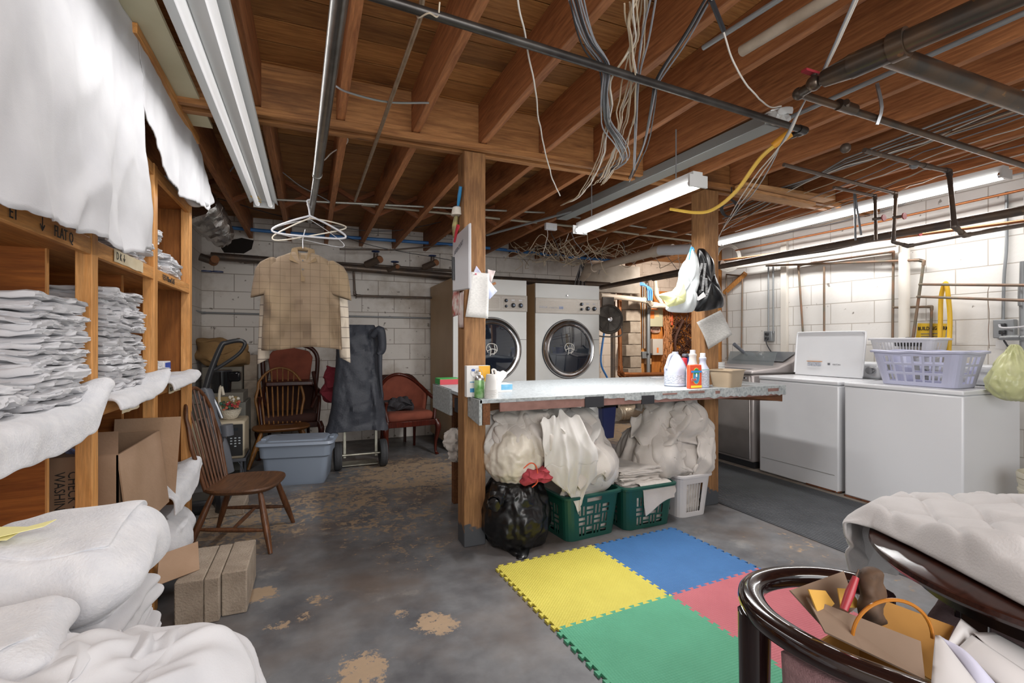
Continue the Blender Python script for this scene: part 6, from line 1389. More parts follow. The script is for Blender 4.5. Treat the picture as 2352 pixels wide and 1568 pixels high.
# ---- right wall pipework
M_cop = mat('old_copper', '#8d6b55', .5, .4, c2='#6f6a5c', ns=9); M_copb = mat('bright_copper', '#b5764a', .35, .7, c2='#9c6440', ns=9); M_iron = mat('old_iron', '#5d5550', .45, .5, c2='#6f5f52', ns=10, wear='#8a7462', wearns=30); M_pvc = mat('pvc_cream', '#cdbfae', .5, c2='#beae9c', ns=6); M_cond = mat('grey_conduit', '#8f9294', .4, .5); M_wp = mat('white_painted_pipe', '#d9d3c9', .45)
def pipe(name, label, pts, r, m, cat='pipe', k=0, joints=True, n=12, group=None):
    pts = [Vector(p) for p in pts]; mb = MB()
    if k: mb.tube(pts, r, n, k)
    else:
        for i in range(len(pts) - 1): mb.tube([pts[i], pts[i + 1]], r, n)
    if joints and not k:
        for p in pts[1:-1]: mb.sphere(p, r * 1.28, 12)
        for i in range(1, len(pts) - 1):
            for q in (pts[i - 1], pts[i + 1]):
                d = (q - pts[i]).normalized(); mb.cyl(pts[i], pts[i] + d * r * 3.0, r * 1.25, n=n)
    return mb.out(name, m, None, label, cat, group)
def X(a, b_, x=4.74): return W(a, b_, x=x)
pipe('copper_pipe', 'copper pipe dropping behind the left edge of the open white washer lid', [X(1846, 790), X(1834, 610), X(1870, 603), X(2052, 578), X(2050, 790)], .010, M_cop)
pipe('copper_pipe', 'copper pipe rising behind the middle of the open washer lid', [X(1893, 800, 4.72), X(1893, 612, 4.72)], .010, M_cop)
pipe('copper_pipe', 'slanting greenish copper pipe with its top run along the wall', [X(2095, 790, 4.70), X(2122, 600, 4.70), X(2110, 597, 4.70), X(1760, 610, 4.70)], .011, M_cop)
pipe('copper_pipe', 'short copper branch looping behind the yellow permit sign', [X(2050, 706), X(2140, 704), X(2137, 800)], .010, M_cop)
pipe('copper_pipe', 'upper horizontal copper pipe that the yellow hose hangs over', [X(2112, 653, 4.68), X(2360, 655, 4.20)], .010, M_cop)
pipe('copper_pipe', 'lower horizontal copper pipe under the hose loop', [X(2107, 681, 4.69), X(2360, 690, 4.20)], .010, M_cop)
pipe('vent_pipe', 'thick white-painted vertical pipe in the middle of the right wall', [X(2077, 880, 4.71), X(2077, 560, 4.71)], .040, M_wp, n=20)
MB().box(4.74, 4.779, X(1800, 700).y - .03, X(1800, 700).y + .04, .6, 2.35).out('wall_batten', mat('white_batten', '#d8d2c8', .6), None, 'white painted vertical batten left of the open washer lid', 'batten', bevel=.003)
for k, a in enumerate((1765, 1776)): pipe('conduit', ('left', 'right')[k] + ' of the twin grey conduits dropping to the outlet behind the silver washer', [X(a, 765), X(a, 612)], .009, M_cond)
def outlet(label, px, py, x=4.76, s=.05):
    o = thing('outlet_box', label, 'outlet', W(px, py, x=x)); c = o.location
    MB().box(c.x - .035, 4.779, c.y - s, c.y + s, c.z - s * 1.15, c.z + s * 1.15).out('metal_box', M_cond, o, bevel=.006)
    for q in (-1, 1): MB().box(c.x - .06, c.x - .034, c.y - .018, c.y + .018, c.z + q * .025 - .015, c.z + q * .025 + .015).out('plug', M_blk, o, bevel=.005)
    MB().tube([(c.x - .055, c.y, c.z - .02), (c.x - .07, c.y - .02, c.z - .09), (c.x - .04, c.y - .07, c.z - .2)], .006, 8, 5).out('cord', M_blk, o); return o
outlet('grey metal outlet box with black plugs above the silver washer', 1768, 772)
outlet('grey metal outlet box at the right edge of the photo above the yellow-green bag', 2310, 755, s=.06)
pipe('conduit', 'ribbed flexible conduit dropping to the right-hand outlet box', [X(2304, 735, 4.755), X(2306, 640, 4.755), X(2312, 560, 4.755), X(2312, 440, 4.755)], .010, M_cond, k=5)
pipe('copper_pipe', 'copper pipe in the corner behind the pine stud left of the silver washer', [X(1703, 800), X(1705, 634), X(1668, 630)], .009, M_cop)
pipe('copper_pipe', 'second thin copper drop beside the pine stud', [W(1672, 870, y=4.5), W(1668, 632, y=4.5)], .009, M_cop)
pipe('gas_pipe', 'dark upright pipe at the far right edge beside the outlet box', [X(2352, 830, 4.6), X(2350, 680, 4.6), X(2352, 600, 4.6)], .022, M_cond)
MB().tube([X(2295, 745, 4.66), X(2300, 752, 4.64), X(2330, 752, 4.5), X(2370, 748, 4.4)], .007, 8, 5).out('white_hose', M_wh, None, 'white cord curving off the right-hand outlet box', 'cord')
pipe('shutoff_pipe', 'grey shutoff pipework under the right-hand outlet box', [X(2300, 776, 4.6), X(2330, 775, 4.55), X(2370, 775, 4.5)], .016, M_cond)
m_ = MB(); quad(m_, X(2288, 780, 4.775), X(2312, 780, 4.775), X(2310, 802, 4.775), X(2286, 800, 4.775), .001); m_.out('wall_card', M_cw, None, 'small white card on the wall below the right-hand outlet box', 'card')
pipe('wall_wire', 'thin wires dangling on the right wall with a black connector', [X(2272, 655), X(2268, 680), X(2272, 720), X(2270, 760), X(2272, 800)], .002, M_cop, 'wire', k=4, n=5)
# yellow-green shopping bag
c = W(2328, 850, x=4.25)
gb = thing('plastic_bag', 'translucent yellow-green shopping bag hanging at the right edge of the photo', 'bag', (c.x, c.y, c.z)); M_yb = mat('yellow_bag', '#dfe0ad', .3, alpha=.8, bump=.5, bs=24, c2='#c9cc96', ns=6)
lumpy((c.x, c.y, c.z - .20), .13, 60, [(0, .3), (.02, .7), (.07, 1.0), (.14, 1.02), (.20, .85), (.27, .55), (.33, .28), (.37, .1)], .018, 10, 6, pleat=.004).out('bag_body', M_yb, gb, sub=1)
lumpy((c.x, c.y, c.z - .17), .09, 20, [(0, .3), (.03, .8), (.08, 1.0), (.14, .7), (.17, .2)], .02, 10, 9).out('bag_contents', mat('dark_contents', '#55604a', .8), gb)
# paint buckets
bk = thing('bucket', 'cream plastic bucket with blue label beside the near washer', 'bucket', (4.4, 1.5, 0)); c = W(2310, 1130, z=.02)
bc = Vector((4.32, 1.52, 0)); M_bk = mat('bucket_cream', '#cfc9b8', .45, c2='#bfb9a6', ns=5)
MB().lathe([(0, .0), (.13, 0), (.133, .01), (.145, .28), (.152, .285), (.152, .30), (.146, .305), (.146, .33), (.152, .335), (.155, .365), (.148, .368), (.14, .02), (0, .02)], bc, 36).out('bucket_body', M_bk, bk)
MB().lathe([(.1345, .08), (.1395, .17)], bc, 36).out('blue_label', mat('bucket_label', '#2d6fae', .4, c2='#4fa3c4', ns=14), bk)
MB().lathe([(.0, .37), (.15, .37), (.156, .375), (.158, .40), (.152, .41), (.15, .38), (0, .38)], bc, 36).out('lid', M_bk, bk)
# ---- round dark table with quilt (right foreground)
W_mah = wood('mahogany', '#3a2019', '#281511', 'x', .14, False, 1.0, dark='#24120d')
TC = (1.635, .52); TR = .40; TZ = .725
tb = thing('round_table', 'round dark mahogany table under the quilt in the right foreground', 'table', (TC[0], TC[1], 0))
MB().lathe([(0, TZ - .03), (TR - .03, TZ - .03), (TR - .008, TZ - .022), (TR, TZ - .012), (TR - .002, TZ - .002), (TR - .010, TZ + .0), (0, TZ)], (TC[0], TC[1], 0), 96).out('tabletop', W_mah, tb)
for a in (.35, 1.92, 3.49, 5.06): MB().box(-.024, .024, -.024, .024, 0, TZ - .03, Matrix.Translation((TC[0] + .27 * math.cos(a + .9), TC[1] + .27 * math.sin(a + .9), 0)) @ Matrix.Rotation(a, 4, 'Z')).out('leg', M_dkw if False else mat('dark_table_leg', '#1e1618', .25), tb, bevel=.004)
MB().lathe([(.30, TZ - .08), (.31, TZ - .08), (.31, TZ - .031), (.30, TZ - .031)], (TC[0], TC[1], 0), 48).out('apron', MATS['dark_table_leg'], tb)
def disc_col(t, bumps):
    base = collider(bumps, [], None, t)
    def fn(F):
        F, hit = base(F); d = np.hypot(F[:, 0] - TC[0], F[:, 1] - TC[1]); h = (d < TR + t) & (F[:, 2] < TZ + t) & (F[:, 2] > TZ - .10)
        up = h & ((TZ + t - F[:, 2]) < (TR + t - d) + .01); F[up, 2] = TZ + t; si = h & ~up
        k_ = (TR + t) / np.maximum(d[si], 1e-6); F[si, 0] = TC[0] + (F[si, 0] - TC[0]) * k_; F[si, 1] = TC[1] + (F[si, 1] - TC[1]) * k_; return F, hit | h
    return fn
def quiltp(u, v, low=0):
    """u across (x), v along (y); lies on the disc, hangs beyond its edge"""
    y = .04 + v * 1.12; xl = np.interp(y, [0, .3, .49, .6, .74, .86, 1.16], [1.26, 1.26, 1.29, 1.34, 1.40, 1.44, 1.38]); x = xl + u * .82
    dx, dy = x - TC[0], y - TC[1]; d = math.hypot(dx, dy); q = min(abs(math.sin((u * .95 + v * 1.12) * 17)) ** .6, .62) + min(abs(math.sin((u * .95 - v * 1.12) * 17)) ** .6, .62)
    th = .030 * q + .006 * mn.noise(Vector((u * 14, v * 14, 3))) + .016 * (1 - 3 * min(.33, abs(mn.noise(Vector((u * 5 + v * 3, v * 2.5, 9))))))
    puff = .085 * math.exp(-((x - 1.80) / .22) ** 2 - ((y - .50) / .22) ** 2) + .045 * math.exp(-((x - 1.42) / .10) ** 2 - ((y - .50) / .2) ** 2)
    e = min(u * .82, .03) / .03
    if d <= TR + .008: return (x, y, TZ + .006 + (th + puff) * e)
    s_ = d - TR - .008; k = (TR + .014 + th * .8 + .012 * math.sin(math.atan2(dy, dx) * 16) * min(1, s_ * 6)) / d
    return (TC[0] + dx * k, TC[1] + dy * k, TZ - s_ * .9 + .012)
P = np.zeros((96, 120, 3))
for i in range(96):
    for j in range(120): P[i, j] = quiltp(i / 95, j / 119)
MB().grid(P).out('quilt', mat('quilt_white', '#c8c6c6', .85, c2='#bdbbbb', ns=4, bump=.15, bs=200), None, 'white quilted bedcover thrown over the round mahogany table', 'quilt', sub=1, solid=.010)
# chair behind the table with mauve seat
oc_ = thing('side_chair', 'mauve-seated chair pushed under the round mahogany table', 'chair', (1.62, .30, 0)); M_mauve = mat('mauve_upholstery', '#8a6a6c', .95, c2='#7b5b5e', ns=60, bump=.4, bs=300, sheen=.2)
c = W(2290, 1450, z=.46)
shift(puffy(.42, .40, .07, (16, 16, 5), .03, .004, 6, 91), (c.x + .12, c.y - .02, .40), .3).out('seat', M_mauve, oc_)
for dx, dy in ((-.06, -.18), (-.06, .14), (.28, -.18), (.28, .14)): MB().cyl((c.x + dx, c.y + dy, 0), (c.x + dx, c.y + dy, .40), .018).out('leg', MATS['dark_table_leg'], oc_)
# ---- dark tub chair in the foreground with box
M_dkw = mat('dark_lacquered_wood', '#150c0d', .14, c2='#1f1110', ns=5, coat=.6, wear='#6b3a22', wearns=38, weart=.74)
fc = thing('armchair', 'dark lacquered tub armchair with mauve upholstery holding the cardboard box', 'armchair', (1.05, .62, 0))
RZ = .67
rp = [(1.235, .715), (1.18, .80), (1.09, .845), (1.0, .85), (.93, .815), (.88, .74), (.868, .66), (.878, .585), (.905, .52), (.94, .44), (.97, .36)]
cm = catmull([(x, y, 0) for x, y in rp], 8); rings = []
for i, p in enumerate(cm):
    t_ = (cm[min(i + 1, len(cm) - 1)] - cm[max(i - 1, 0)]).normalized(); nn = Vector((-t_.y, t_.x, 0)); sc_e = min(1, .55 + .45 * min(i, len(cm) - 1 - i) / 3)
    rings.append([tuple(p + nn * (.027 * math.copysign(abs(math.cos(a)) ** .8, math.cos(a)) * sc_e) + Vector((0, 0, RZ + .022 * math.copysign(abs(math.sin(a)) ** .8, math.sin(a)) * sc_e))) for a in [2 * PI * k / 16 for k in range(16)]])
MB().loop(rings).out('top_rail', M_dkw, fc)
sb = cm[46:-3]; lo = []; V_ = []; n = len(sb)
for k_ in range(9):
    for p in sb:
        cxy = Vector((1.08, .60, 0)); q = p + (cxy - p) * (.06 * (1 - k_ / 8)); V_.append((q.x, q.y, .38 + (RZ - .03 - .38) * k_ / 8))
MB().add(V_, [(i * n + k_, i * n + k_ + 1, (i + 1) * n + k_ + 1, (i + 1) * n + k_) for i in range(8) for k_ in range(n - 1)]).out('back_panel', M_mauve, fc, solid=.022)
for q in ((.895, .775), (1.235, .725), (.965, .37)): MB().tube([(q[0], q[1], RZ - .01), (q[0] + .0, q[1], .40), (q[0] + .01, q[1] + .01, 0)], [.034, .030, .022], 12, 5).out('leg', M_dkw, fc)
shift(puffy(.40, .44, .08, (16, 16, 5), .03, .003, 6, 92), (1.09, .58, .385), .25).out('seat', M_mauve, fc)
MB().loop([[(x, y, z) for x, y in ((.90, .76), (1.22, .74), (1.22, .40), (.95, .38))] for z in (.33, .384)]).out('seat_rail', M_dkw, fc, bevel=.006)
# cardboard box on the seat
cb_ = thing('cardboard_box', 'opened cardboard box full of odds and ends on the dark tub armchair', 'box', (1.08, .60, .465))
M_c2 = mat('cardboard_dull', '#8d7867', .85, c2='#7d6958', ns=4); M_c3 = mat('cardboard_inner', '#b0813f', .8, c2='#9c6f33', ns=4)
A_, B_, C_, D_ = Vector((.955, .70, 0)), Vector((1.005, .42, 0)), Vector((1.25, .46, 0)), Vector((1.185, .735, 0))
def up(v, z): return Vector((v.x, v.y, z))
zb, zt = .468, .605
for a, b_, mm in ((A_, B_, M_c2), (B_, C_, M_c2), (C_, D_, M_c3), (D_, A_, M_c3)):
    m_ = MB(); quad(m_, up(a, zb), up(b_, zb), up(b_, zt), up(a, zt), .004); m_.out('side', mm, cb_)
MB().loop([[up(v, z) for v in (A_, B_, C_, D_)] for z in (.466, .470)]).out('bottom', M_c2, cb_)
m_ = MB(); quad(m_, W(1852, 1370, d=1.0), W(2115, 1472, d=.90), W(2125, 1560, d=.86), W(1895, 1450, d=.93), .004); m_.out('flap', M_c2, cb_)
m_ = MB(); quad(m_, W(1815, 1355, d=1.02), W(1938, 1311, d=1.07), W(1968, 1395, d=1.03), W(1897, 1445, d=.98), .004); m_.out('flap', M_c2, cb_)
m_ = MB(); quad(m_, W(1995, 1365, d=1.06), W(2192, 1438, d=1.0), W(2140, 1560, d=.93), W(1990, 1480, d=.98), .004); m_.out('flap', M_c3, cb_)
m_ = MB(); quad(m_, W(1857, 1353, d=.985), W(1896, 1356, d=.995), W(1917, 1386, d=.99), W(1884, 1420, d=.965), .003); m_.out('yellow_board', mat('yellow_card', '#c89a45', .7), cb_)
m_ = MB(); quad(m_, W(1924, 1350, d=1.0), W(1953, 1352, d=1.0), W(1980, 1395, d=.985), W(1932, 1395, d=.98), .003); m_.out('yellow_board', MATS['yellow_card'], cb_)
sd = thing('screwdriver', 'red-handled screwdriver standing in the foreground cardboard box', 'screwdriver', W(1950, 1390, z=.55))
MB().tube([W(1938, 1400, d=.95), W(1952, 1362, d=.96), W(1966, 1325, d=.97)], [.007, .0085, .006], 12, 3).out('handle', mat('red_plastic', '#9c2f38', .35), sd); MB().tube([W(1966, 1325, d=.97), W(1973, 1308, d=.975)], .0025, 8).out('shaft', M_chr, sd)
sh = thing('work_glove', 'worn brown leather scrap sticking out of the foreground cardboard box', 'leather scrap', W(2000, 1400, z=.58))
shift(puffy(.05, .035, .12, (8, 8, 14), .017, .006, 20, 95), W(2003, 1445, d=.97)).out('leather', mat('worn_leather', '#5f4632', .7, c2='#2f241d', ns=16), sh)
p0 = W(2030, 1420, z=.56)
m_ = MB(); m_.tube([W(2050 + 92 * math.cos(a), 1465 - 88 * math.sin(a), d=.93) for a in [PI * k / 24 for k in range(25)]], .0035, 8); m_.out('hoop', mat('amber_plastic', '#a86a24', .25), None, 'amber hoop arching out of the foreground cardboard box', 'hoop')
m_ = MB(); m_.cyl(W(2112, 1540, z=.565), W(2140, 1550, z=.565), .014); m_.out('putty_tube', mat('cream_tube', '#d2c29a', .5), None, 'cream tube end beside the papers in the cardboard box', 'tube')
# papers
M_pap = mat('printed_paper', '#c4c1c1', .7, c2='#cdcaca', ns=3); M_papl = mat('lilac_paper', '#c4c4d8', .7)
def sheetp(label, q, m, bend=.01):
    a, b_, c_, d_ = map(Vector, q); P = np.zeros((10, 10, 3))
    for i in range(10):
        for j in range(10):
            u, v = i / 9, j / 9; p = a * (1 - u) * (1 - v) + b_ * u * (1 - v) + c_ * u * v + d_ * (1 - u) * v; P[i, j] = (p.x, p.y, p.z + bend * math.sin(PI * u) * math.sin(PI * v))
    return MB().grid(P).out('paper', m, None, label, 'paper', 'loose papers by the cardboard box', solid=.0008)
s1 = sheetp('printed white sheet standing at the right end of the cardboard box', (W(2148, 1458, d=.92), W(2135, 1610, d=.82), W(2275, 1610, d=.82), W(2160, 1460, d=.92)), M_pap)
sheetp('lilac-tinted folded sheet behind the printed one in the right foreground', (W(2157, 1458, d=.935), W(2262, 1600, d=.84), W(2320, 1600, d=.84), W(2190, 1482, d=.935)), M_papl, .02)
sheetp('small slip of paper sticking up between the box and the mauve seat', (W(2207, 1420, d=1.0), W(2175, 1478, d=.95), W(2203, 1490, d=.95), W(2250, 1453, d=.99)), M_pap)
sheetp('large white sheet lying at the bottom right corner of the photo', (W(2232, 1458, d=.96), W(2195, 1492, d=.94), W(2340, 1610, d=.84), W(2400, 1570, d=.86)), M_pap, .01)
sheetp('grey-white sheet reaching onto the mauve seat', (W(2235, 1452, d=.97), W(2285, 1452, d=.985), W(2430, 1530, d=.93), W(2360, 1570, d=.88)), M_pap, .005)
# ================================================================ LAMPS, CEILING PIPES, WIRES, UTILITY CORNER
M_fix = mat('fixture_white', '#c9cac9', .35, .1); M_off = mat('unlit_tube', '#d8d9db', .3)
def fixture(label, x, y0, y1, z, lit, w_=.13, power=0, emit=14, gap=.04, hood=True):
    f = thing('fluorescent_fixture', label, 'ceiling lamp', (x, (y0 + y1) / 2, z))
    prof = [(-w_, .0), (-w_ * .35, .055), (w_ * .35, .055), (w_, .0), (w_ - .004, -.004), (w_ * .32, .048), (-w_ * .32, .048), (-w_ + .004, -.004)] if hood else [(-w_ / 2, 0), (-w_ / 2, .05), (w_ / 2, .05), (w_ / 2, 0)]
    MB().loop([[(x + a, y, z + b_) for a, b_ in prof] for y in (y0, y1)]).out('housing', M_fix, f, smooth=False)
    MB().box(x - w_ * .3, x + w_ * .3, y0 + .02, y1 - .02, z + .01, z + .045).out('ballast_cover', M_fix, f)
    mt = mat('lit_tube_%s' % int(emit * 10), '#ffffff', .3, emit=emit) if lit else M_off
    for s_ in (-1, 1):
        t = MB().cyl((x + s_ * gap, y0 + .02, z - .012), (x + s_ * gap, y1 - .02, z - .012), .0165 if lit else .019, n=16).out('tube', mt, f)
        for yy in (y0 + .012, y1 - .012): MB().cyl((x + s_ * gap, yy - .012, z - .012), (x + s_ * gap, yy + .012, z - .012), .019, n=16).out('tube_cap', M_chr, t)
    for yy in (y0, y1): MB().box(x - gap - .03, x + gap + .03, yy - .006, yy + .006, z - .034, z + .03).out('end_plate', M_fix, f)
    if lit:
        a = area('lamp_light', (x, (y0 + y1) / 2, z - .034), (x, (y0 + y1) / 2, 0), .10, y1 - y0 - .05, power, (1, .985, .97))
        a.parent = f; a.location = (0, 0, -.034); a.rotation_euler = (0, 0, 0)
    return f
fixture('dim grey-white twin-tube fixture running away along the left joists', -.335, 1.45, 4.30, 2.34, True, .10, 12, .27, .045)  # weak glow and light added to unlit tubes to lift the left side
fixture('lit twin-tube fixture hanging before the second post over the counter', 1.93, 2.03, 3.27, 2.115, True, .065, 46, 9, .032, hood=False)
fixture('long lit fixture under the joists by the right wall', 4.28, 1.72, 4.18, 2.37, True, .07, 22, 8, .034, hood=False)
for y in (2.2, 3.1): MB().tube([(1.93, y, 2.17), (1.93, y, 2.46)], .004, 6).out('hanging_chain', M_cond, None, 'thin chain holding the lit counter lamp %s' % ('near the camera', 'at its far end')[y > 3], 'chain')
# grey metal trough beside the counter lamp
m_ = MB(); a, b_ = W(1700, 300, z=2.36), W(1290, 500, z=2.36)
a, b_ = W(1775, 290, z=2.38), W(1290, 505, z=2.38); n_ = Vector((1, 0, 0)) * .055
m_.loop([[p - n_, p - n_ + Vector((0, 0, .06)), p + n_ + Vector((0, 0, .06)), p + n_] for p in (a, b_)]); m_.out('unlit_fixture', mat('grey_steel_sheet', '#8e9291', .45, .5), None, 'long grey unlit metal lamp housing left of the lit counter lamp', 'lamp housing', bevel=.003)
# white outlet box hanging in the wires
o = thing('outlet_box', 'white double outlet dangling at the far end of the grey lamp housing', 'outlet', W(1265, 520, y=4.2)); c = o.location
MB().box(c.x - .06, c.x + .06, 4.18, 4.22, c.z - .035, c.z + .03).out('outlet_body', M_wh, o, bevel=.004)
for q in (-1, 1): MB().cyl((c.x + q * .03, 4.178, c.z - .01), (c.x + q * .03, 4.182, c.z - .01), .014).out('socket', M_fix, o)
# ---- ceiling pipes
def Z_(a, b_, z): return W(a, b_, z=z)
pipe('black_pipe', 'long black pipe crossing the ceiling from top left to the middle right', [Z_(862, -8, 2.34) * 1.0 + (Z_(862, -8, 2.34) - Z_(1848, 300, 2.34)) * .4, Z_(1848, 300, 2.34), Z_(1818, 312, 2.36)], .0165, mat('black_iron', '#55524f', .35, .7, c2='#3f3c3a', ns=8, wear='#8d857b', wearns=40, weart=.7), n=16)
pipe('rusty_rod', 'thin brown steel conduit running away from the wire-tied joint in the black pipe', [Z_(972, -20, 2.40), Z_(965, 40, 2.40), Z_(815, 462, 2.40)], .010, mat('brown_conduit', '#8a7660', .4, .5, c2='#a08c74', ns=20), joints=False)
m_ = MB(); m_.tube([Z_(955, 10, 2.38), Z_(960, 40, 2.33), Z_(985, 30, 2.32), Z_(1005, 38, 2.33), Z_(1010, 5, 2.37)], .003, 6, 5); m_.out('tie_wire', mat('tie_wire', '#cbbfa8', .4, .4), None, 'twisted pale wire tying the black pipe near the top of the photo', 'wire')
m_ = MB(); pts = catmull([Z_(768, 195, 2.43), Z_(800, 212, 2.41), Z_(890, 234, 2.41), Z_(985, 236, 2.44)], 6)
for i in range(len(pts) - 1): m_.tube([pts[i], pts[i + 1]], .0055, 4)
m_.out('metal_strap', mat('strap_metal', '#a8aaad', .35, .8), None, 'perforated metal strap slung between two joists on the left', 'strap')
big = [Z_(2400, -40, 2.30), Z_(2085, 95, 2.30)]
M_bp = mat('big_black_pipe', '#4f4a45', .3, .7, c2='#6b5847', ns=8, wear='#8b6a48', wearns=18, weart=.66)
gp = thing('gas_main', 'thick black pipe with stepped couplings and red valve at the upper right', 'pipe', Z_(2085, 95, 2.30))
a, b_, c = Z_(2420, -50, 2.30), Z_(2085, 95, 2.30), Z_(1835, 215, 2.30)
a = a + (a - b_) * 1.6
D_ = (c - a).normalized()
MB().cyl(a, b_, .040, n=24).out('pipe', M_bp, gp); MB().cyl(b_ - D_ * .0, b_ + D_ * .05, .052, n=24).out('coupling', M_bp, gp); MB().cyl(b_ + D_ * .05, b_ + D_ * .18, .046, n=24).out('coupling', M_bp, gp)
MB().cyl(b_ + D_ * .18, b_ + D_ * .28, .044, .032, n=24).out('reducer', M_bp, gp); MB().cyl(b_ + D_ * .28, c, .020, n=20).out('pipe', M_bp, gp)
va = b_ + D_ * ((c - b_).length * .80); MB().sphere(va, .030, 14).out('valve_body', M_bp, gp); MB().box(va.x - .06, va.x + .02, va.y - .012, va.y + .012, va.z + .035, va.z + .045).out('valve_lever', mat('red_lever', '#8f2a33', .5), gp); MB().cyl(va, va + Vector((0, 0, .04)), .012).out('valve_stem', M_bp, gp)
MB().sphere(c, .026, 14).out('elbow', M_bp, gp)
pipe('black_pipe', 'thick black branch pipe running off the right edge from the stepped couplings', [b_ + D_ * .08, b_ + D_ * .08 + (Z_(2420, 262, 2.26) - b_ - D_ * .08) * 1.75], .038, M_bp, n=24)
pipe('black_pipe', 'thin black pipe running right from the elbow below the thick main', [c, c + (Z_(2420, 402, 2.28) - c) * 1.15], .016, M_bp, n=16)
m_ = MB(); q = Z_(1945, 246, 2.30); m_.cyl(Z_(1925, 240, 2.30), Z_(1962, 252, 2.30), .024); m_.tube([q, q + Vector((-.05, -.03, -.0))], .014, 8); m_.out('pipe_tee', M_bp, None, 'iron tee fitting with a plug in the thin black pipe at the right', 'fitting')
m_ = MB(); q = Z_(2025, 272, 2.28); m_.tube([q + Vector((0, .02, -.02)), q + Vector((0, .0, .05)), q + Vector((0, .02, .17))], .009, 4, 3); m_.out('pipe_hanger', mat('strap_metal', '#a8aaad'), None, 'perforated strap hanger holding the thin black pipe', 'strap')
pipe('conduit', 'long grey conduit under the joists crossing the upper right corner', [Z_(2420, 0, 2.43), Z_(1360, 472, 2.40), Z_(1118, 540, 2.36)], .011, M_cond, joints=False)
pipe('conduit', 'short grey conduit piece at the top edge above the hanging wires', [Z_(1800, -8, 2.42), Z_(1615, 110, 2.42)], .010, M_cond, joints=False)
pipe('cream_pipe', 'stubby cream-grey pipe with open end at the top right', [Z_(1930, -20, 2.40), Z_(1703, 118, 2.40)], .021, mat('cream_dusty', '#a89a8a', .6, c2='#8f8070', ns=8), joints=False)
pipe('conduit', 'steel conduit crossing from the left fixture end behind the first post', [W(628, 458, y=4.55), W(1250, 488, y=4.45), W(1650, 548, y=4.35)], .010, mat('steel_conduit', '#a9a8a0', .35, .6), joints=False)
pipe('conduit', 'second parallel steel conduit just below the first', [W(830, 470, y=4.75), W(1320, 520, y=4.6), W(1640, 560, y=4.45)], .012, mat('dull_conduit', '#a39a88', .5, .3), joints=False)
pipe('blue_pipe', 'blue plastic water pipe along the top of the back wall', [W(522, 522, y=6.15), W(660, 535, y=6.15), W(1060, 563, y=6.1), W(1330, 592, y=6.0), W(1410, 598, y=6.0)], .020, mat('blue_pex', '#2f6cb0', .45, c2='#4a7fb8', ns=3), joints=False)
pipe('dark_pipe', 'thick brown iron pipe along the back wall under the valves', [W(485, 588, y=6.25), W(640, 600, y=6.25), W(1060, 637, y=6.25), W(1400, 655, y=6.25)], .045, M_iron, joints=False, n=20)
pipe('dark_pipe', 'thin iron pipe above the brown one on the back wall', [W(560, 602, y=6.34), W(775, 604, y=6.34), W(1040, 622, y=6.34)], .016, M_iron, joints=False)
pipe('drop_pipe', 'iron pipe dropping and turning right across the middle of the back wall', [W(812, 615, y=6.3), W(815, 676, y=6.3), W(820, 679, y=6.3), W(1000, 684, y=6.3)], .014, M_iron)
pipe('wall_conduit', 'thin grey conduit along the back wall at mid height', [W(440, 710, y=6.0), W(465, 718, y=6.39), W(1010, 731, y=6.39)], .011, M_cond)
pipe('thin_pipe', 'thin iron pipe slung just under the joists above the left back wall', [W(780, 572, y=6.1), W(900, 574, y=6.1), W(1060, 560, y=6.1)], .010, M_iron, joints=False)
for k, (a_, b_, s_) in enumerate(((862, 598, 1.0), (906, 614, .62), (992, 605, .9))):
    v = thing('gate_valve', ('left', 'small middle', 'right')[k] + ' iron gate valve with blue handwheel on the back wall pipe', 'valve', W(a_, b_, y=6.15)); c = v.location
    MB().cyl((c.x - .10 * s_, 6.22, c.z - .05 * s_), (c.x + .04 * s_, 6.1, c.z + .01), .045 * s_).out('valve_body', M_iron, v)
    MB().cyl((c.x, 6.12, c.z), (c.x, 6.12, c.z + .085 * s_), .028 * s_).out('bonnet', M_iron, v)
    MB().lathe([(0, -.04), (.042 * s_, -.04), (.042 * s_, 0), (0, 0)], (0, 0, 0), 18, Matrix.Translation((c.x + .045 * s_, 6.08, c.z)) @ Matrix.Rotation(PI / 2 + .4, 4, 'X')).out('end_cap', mat('orange_rust', '#8f6040', .8), v)
    wm = MB(); zc = c.z + .105 * s_; wm.tube([(c.x + .045 * math.cos(t * PI / 12), 6.12 + .045 * math.sin(t * PI / 12), zc) for t in range(25)], .006, 6)
    for t in range(3): wm.cyl((c.x - .045 * math.cos(t * PI / 3), 6.12 - .045 * math.sin(t * PI / 3), zc), (c.x + .045 * math.cos(t * PI / 3), 6.12 + .045 * math.sin(t * PI / 3), zc), .005, n=6)
    wm.out('handwheel', mat('handwheel_blue', '#31406c', .4), v)
vv = thing('gate_valve', 'rusty valve with blue wheels in the back left corner above the vacuum', 'valve', W(490, 600, y=5.9)); c = vv.location
MB().sphere(c, .048, 14).cyl(c, c + Vector((.03, -.09, .01)), .04).out('valve_body', mat('orange_rust', '#b0744c'), vv); MB().cyl(c, c + Vector((-.12, 0, .04)), .04).out('inlet', M_iron, vv)
for q in (-.05, .05): MB().lathe([(0, 0), (.05, 0), (.05, .012), (0, .012)], c + Vector((q, -.05, -.12)), 18).out('handwheel', MATS['handwheel_blue'], vv)
# hole in the back wall
MB().loop([[(W(a_, b_, y=6.418).x, y_, W(a_, b_, y=6.418).z) for a_, b_ in ((510, 556), (555, 546), (583, 552), (578, 572), (560, 582), (515, 580), (508, 570))] for y_ in (6.416, 6.44)]).out('trim_2', mat('hole_black', '#231d19', .95), kind='structure')
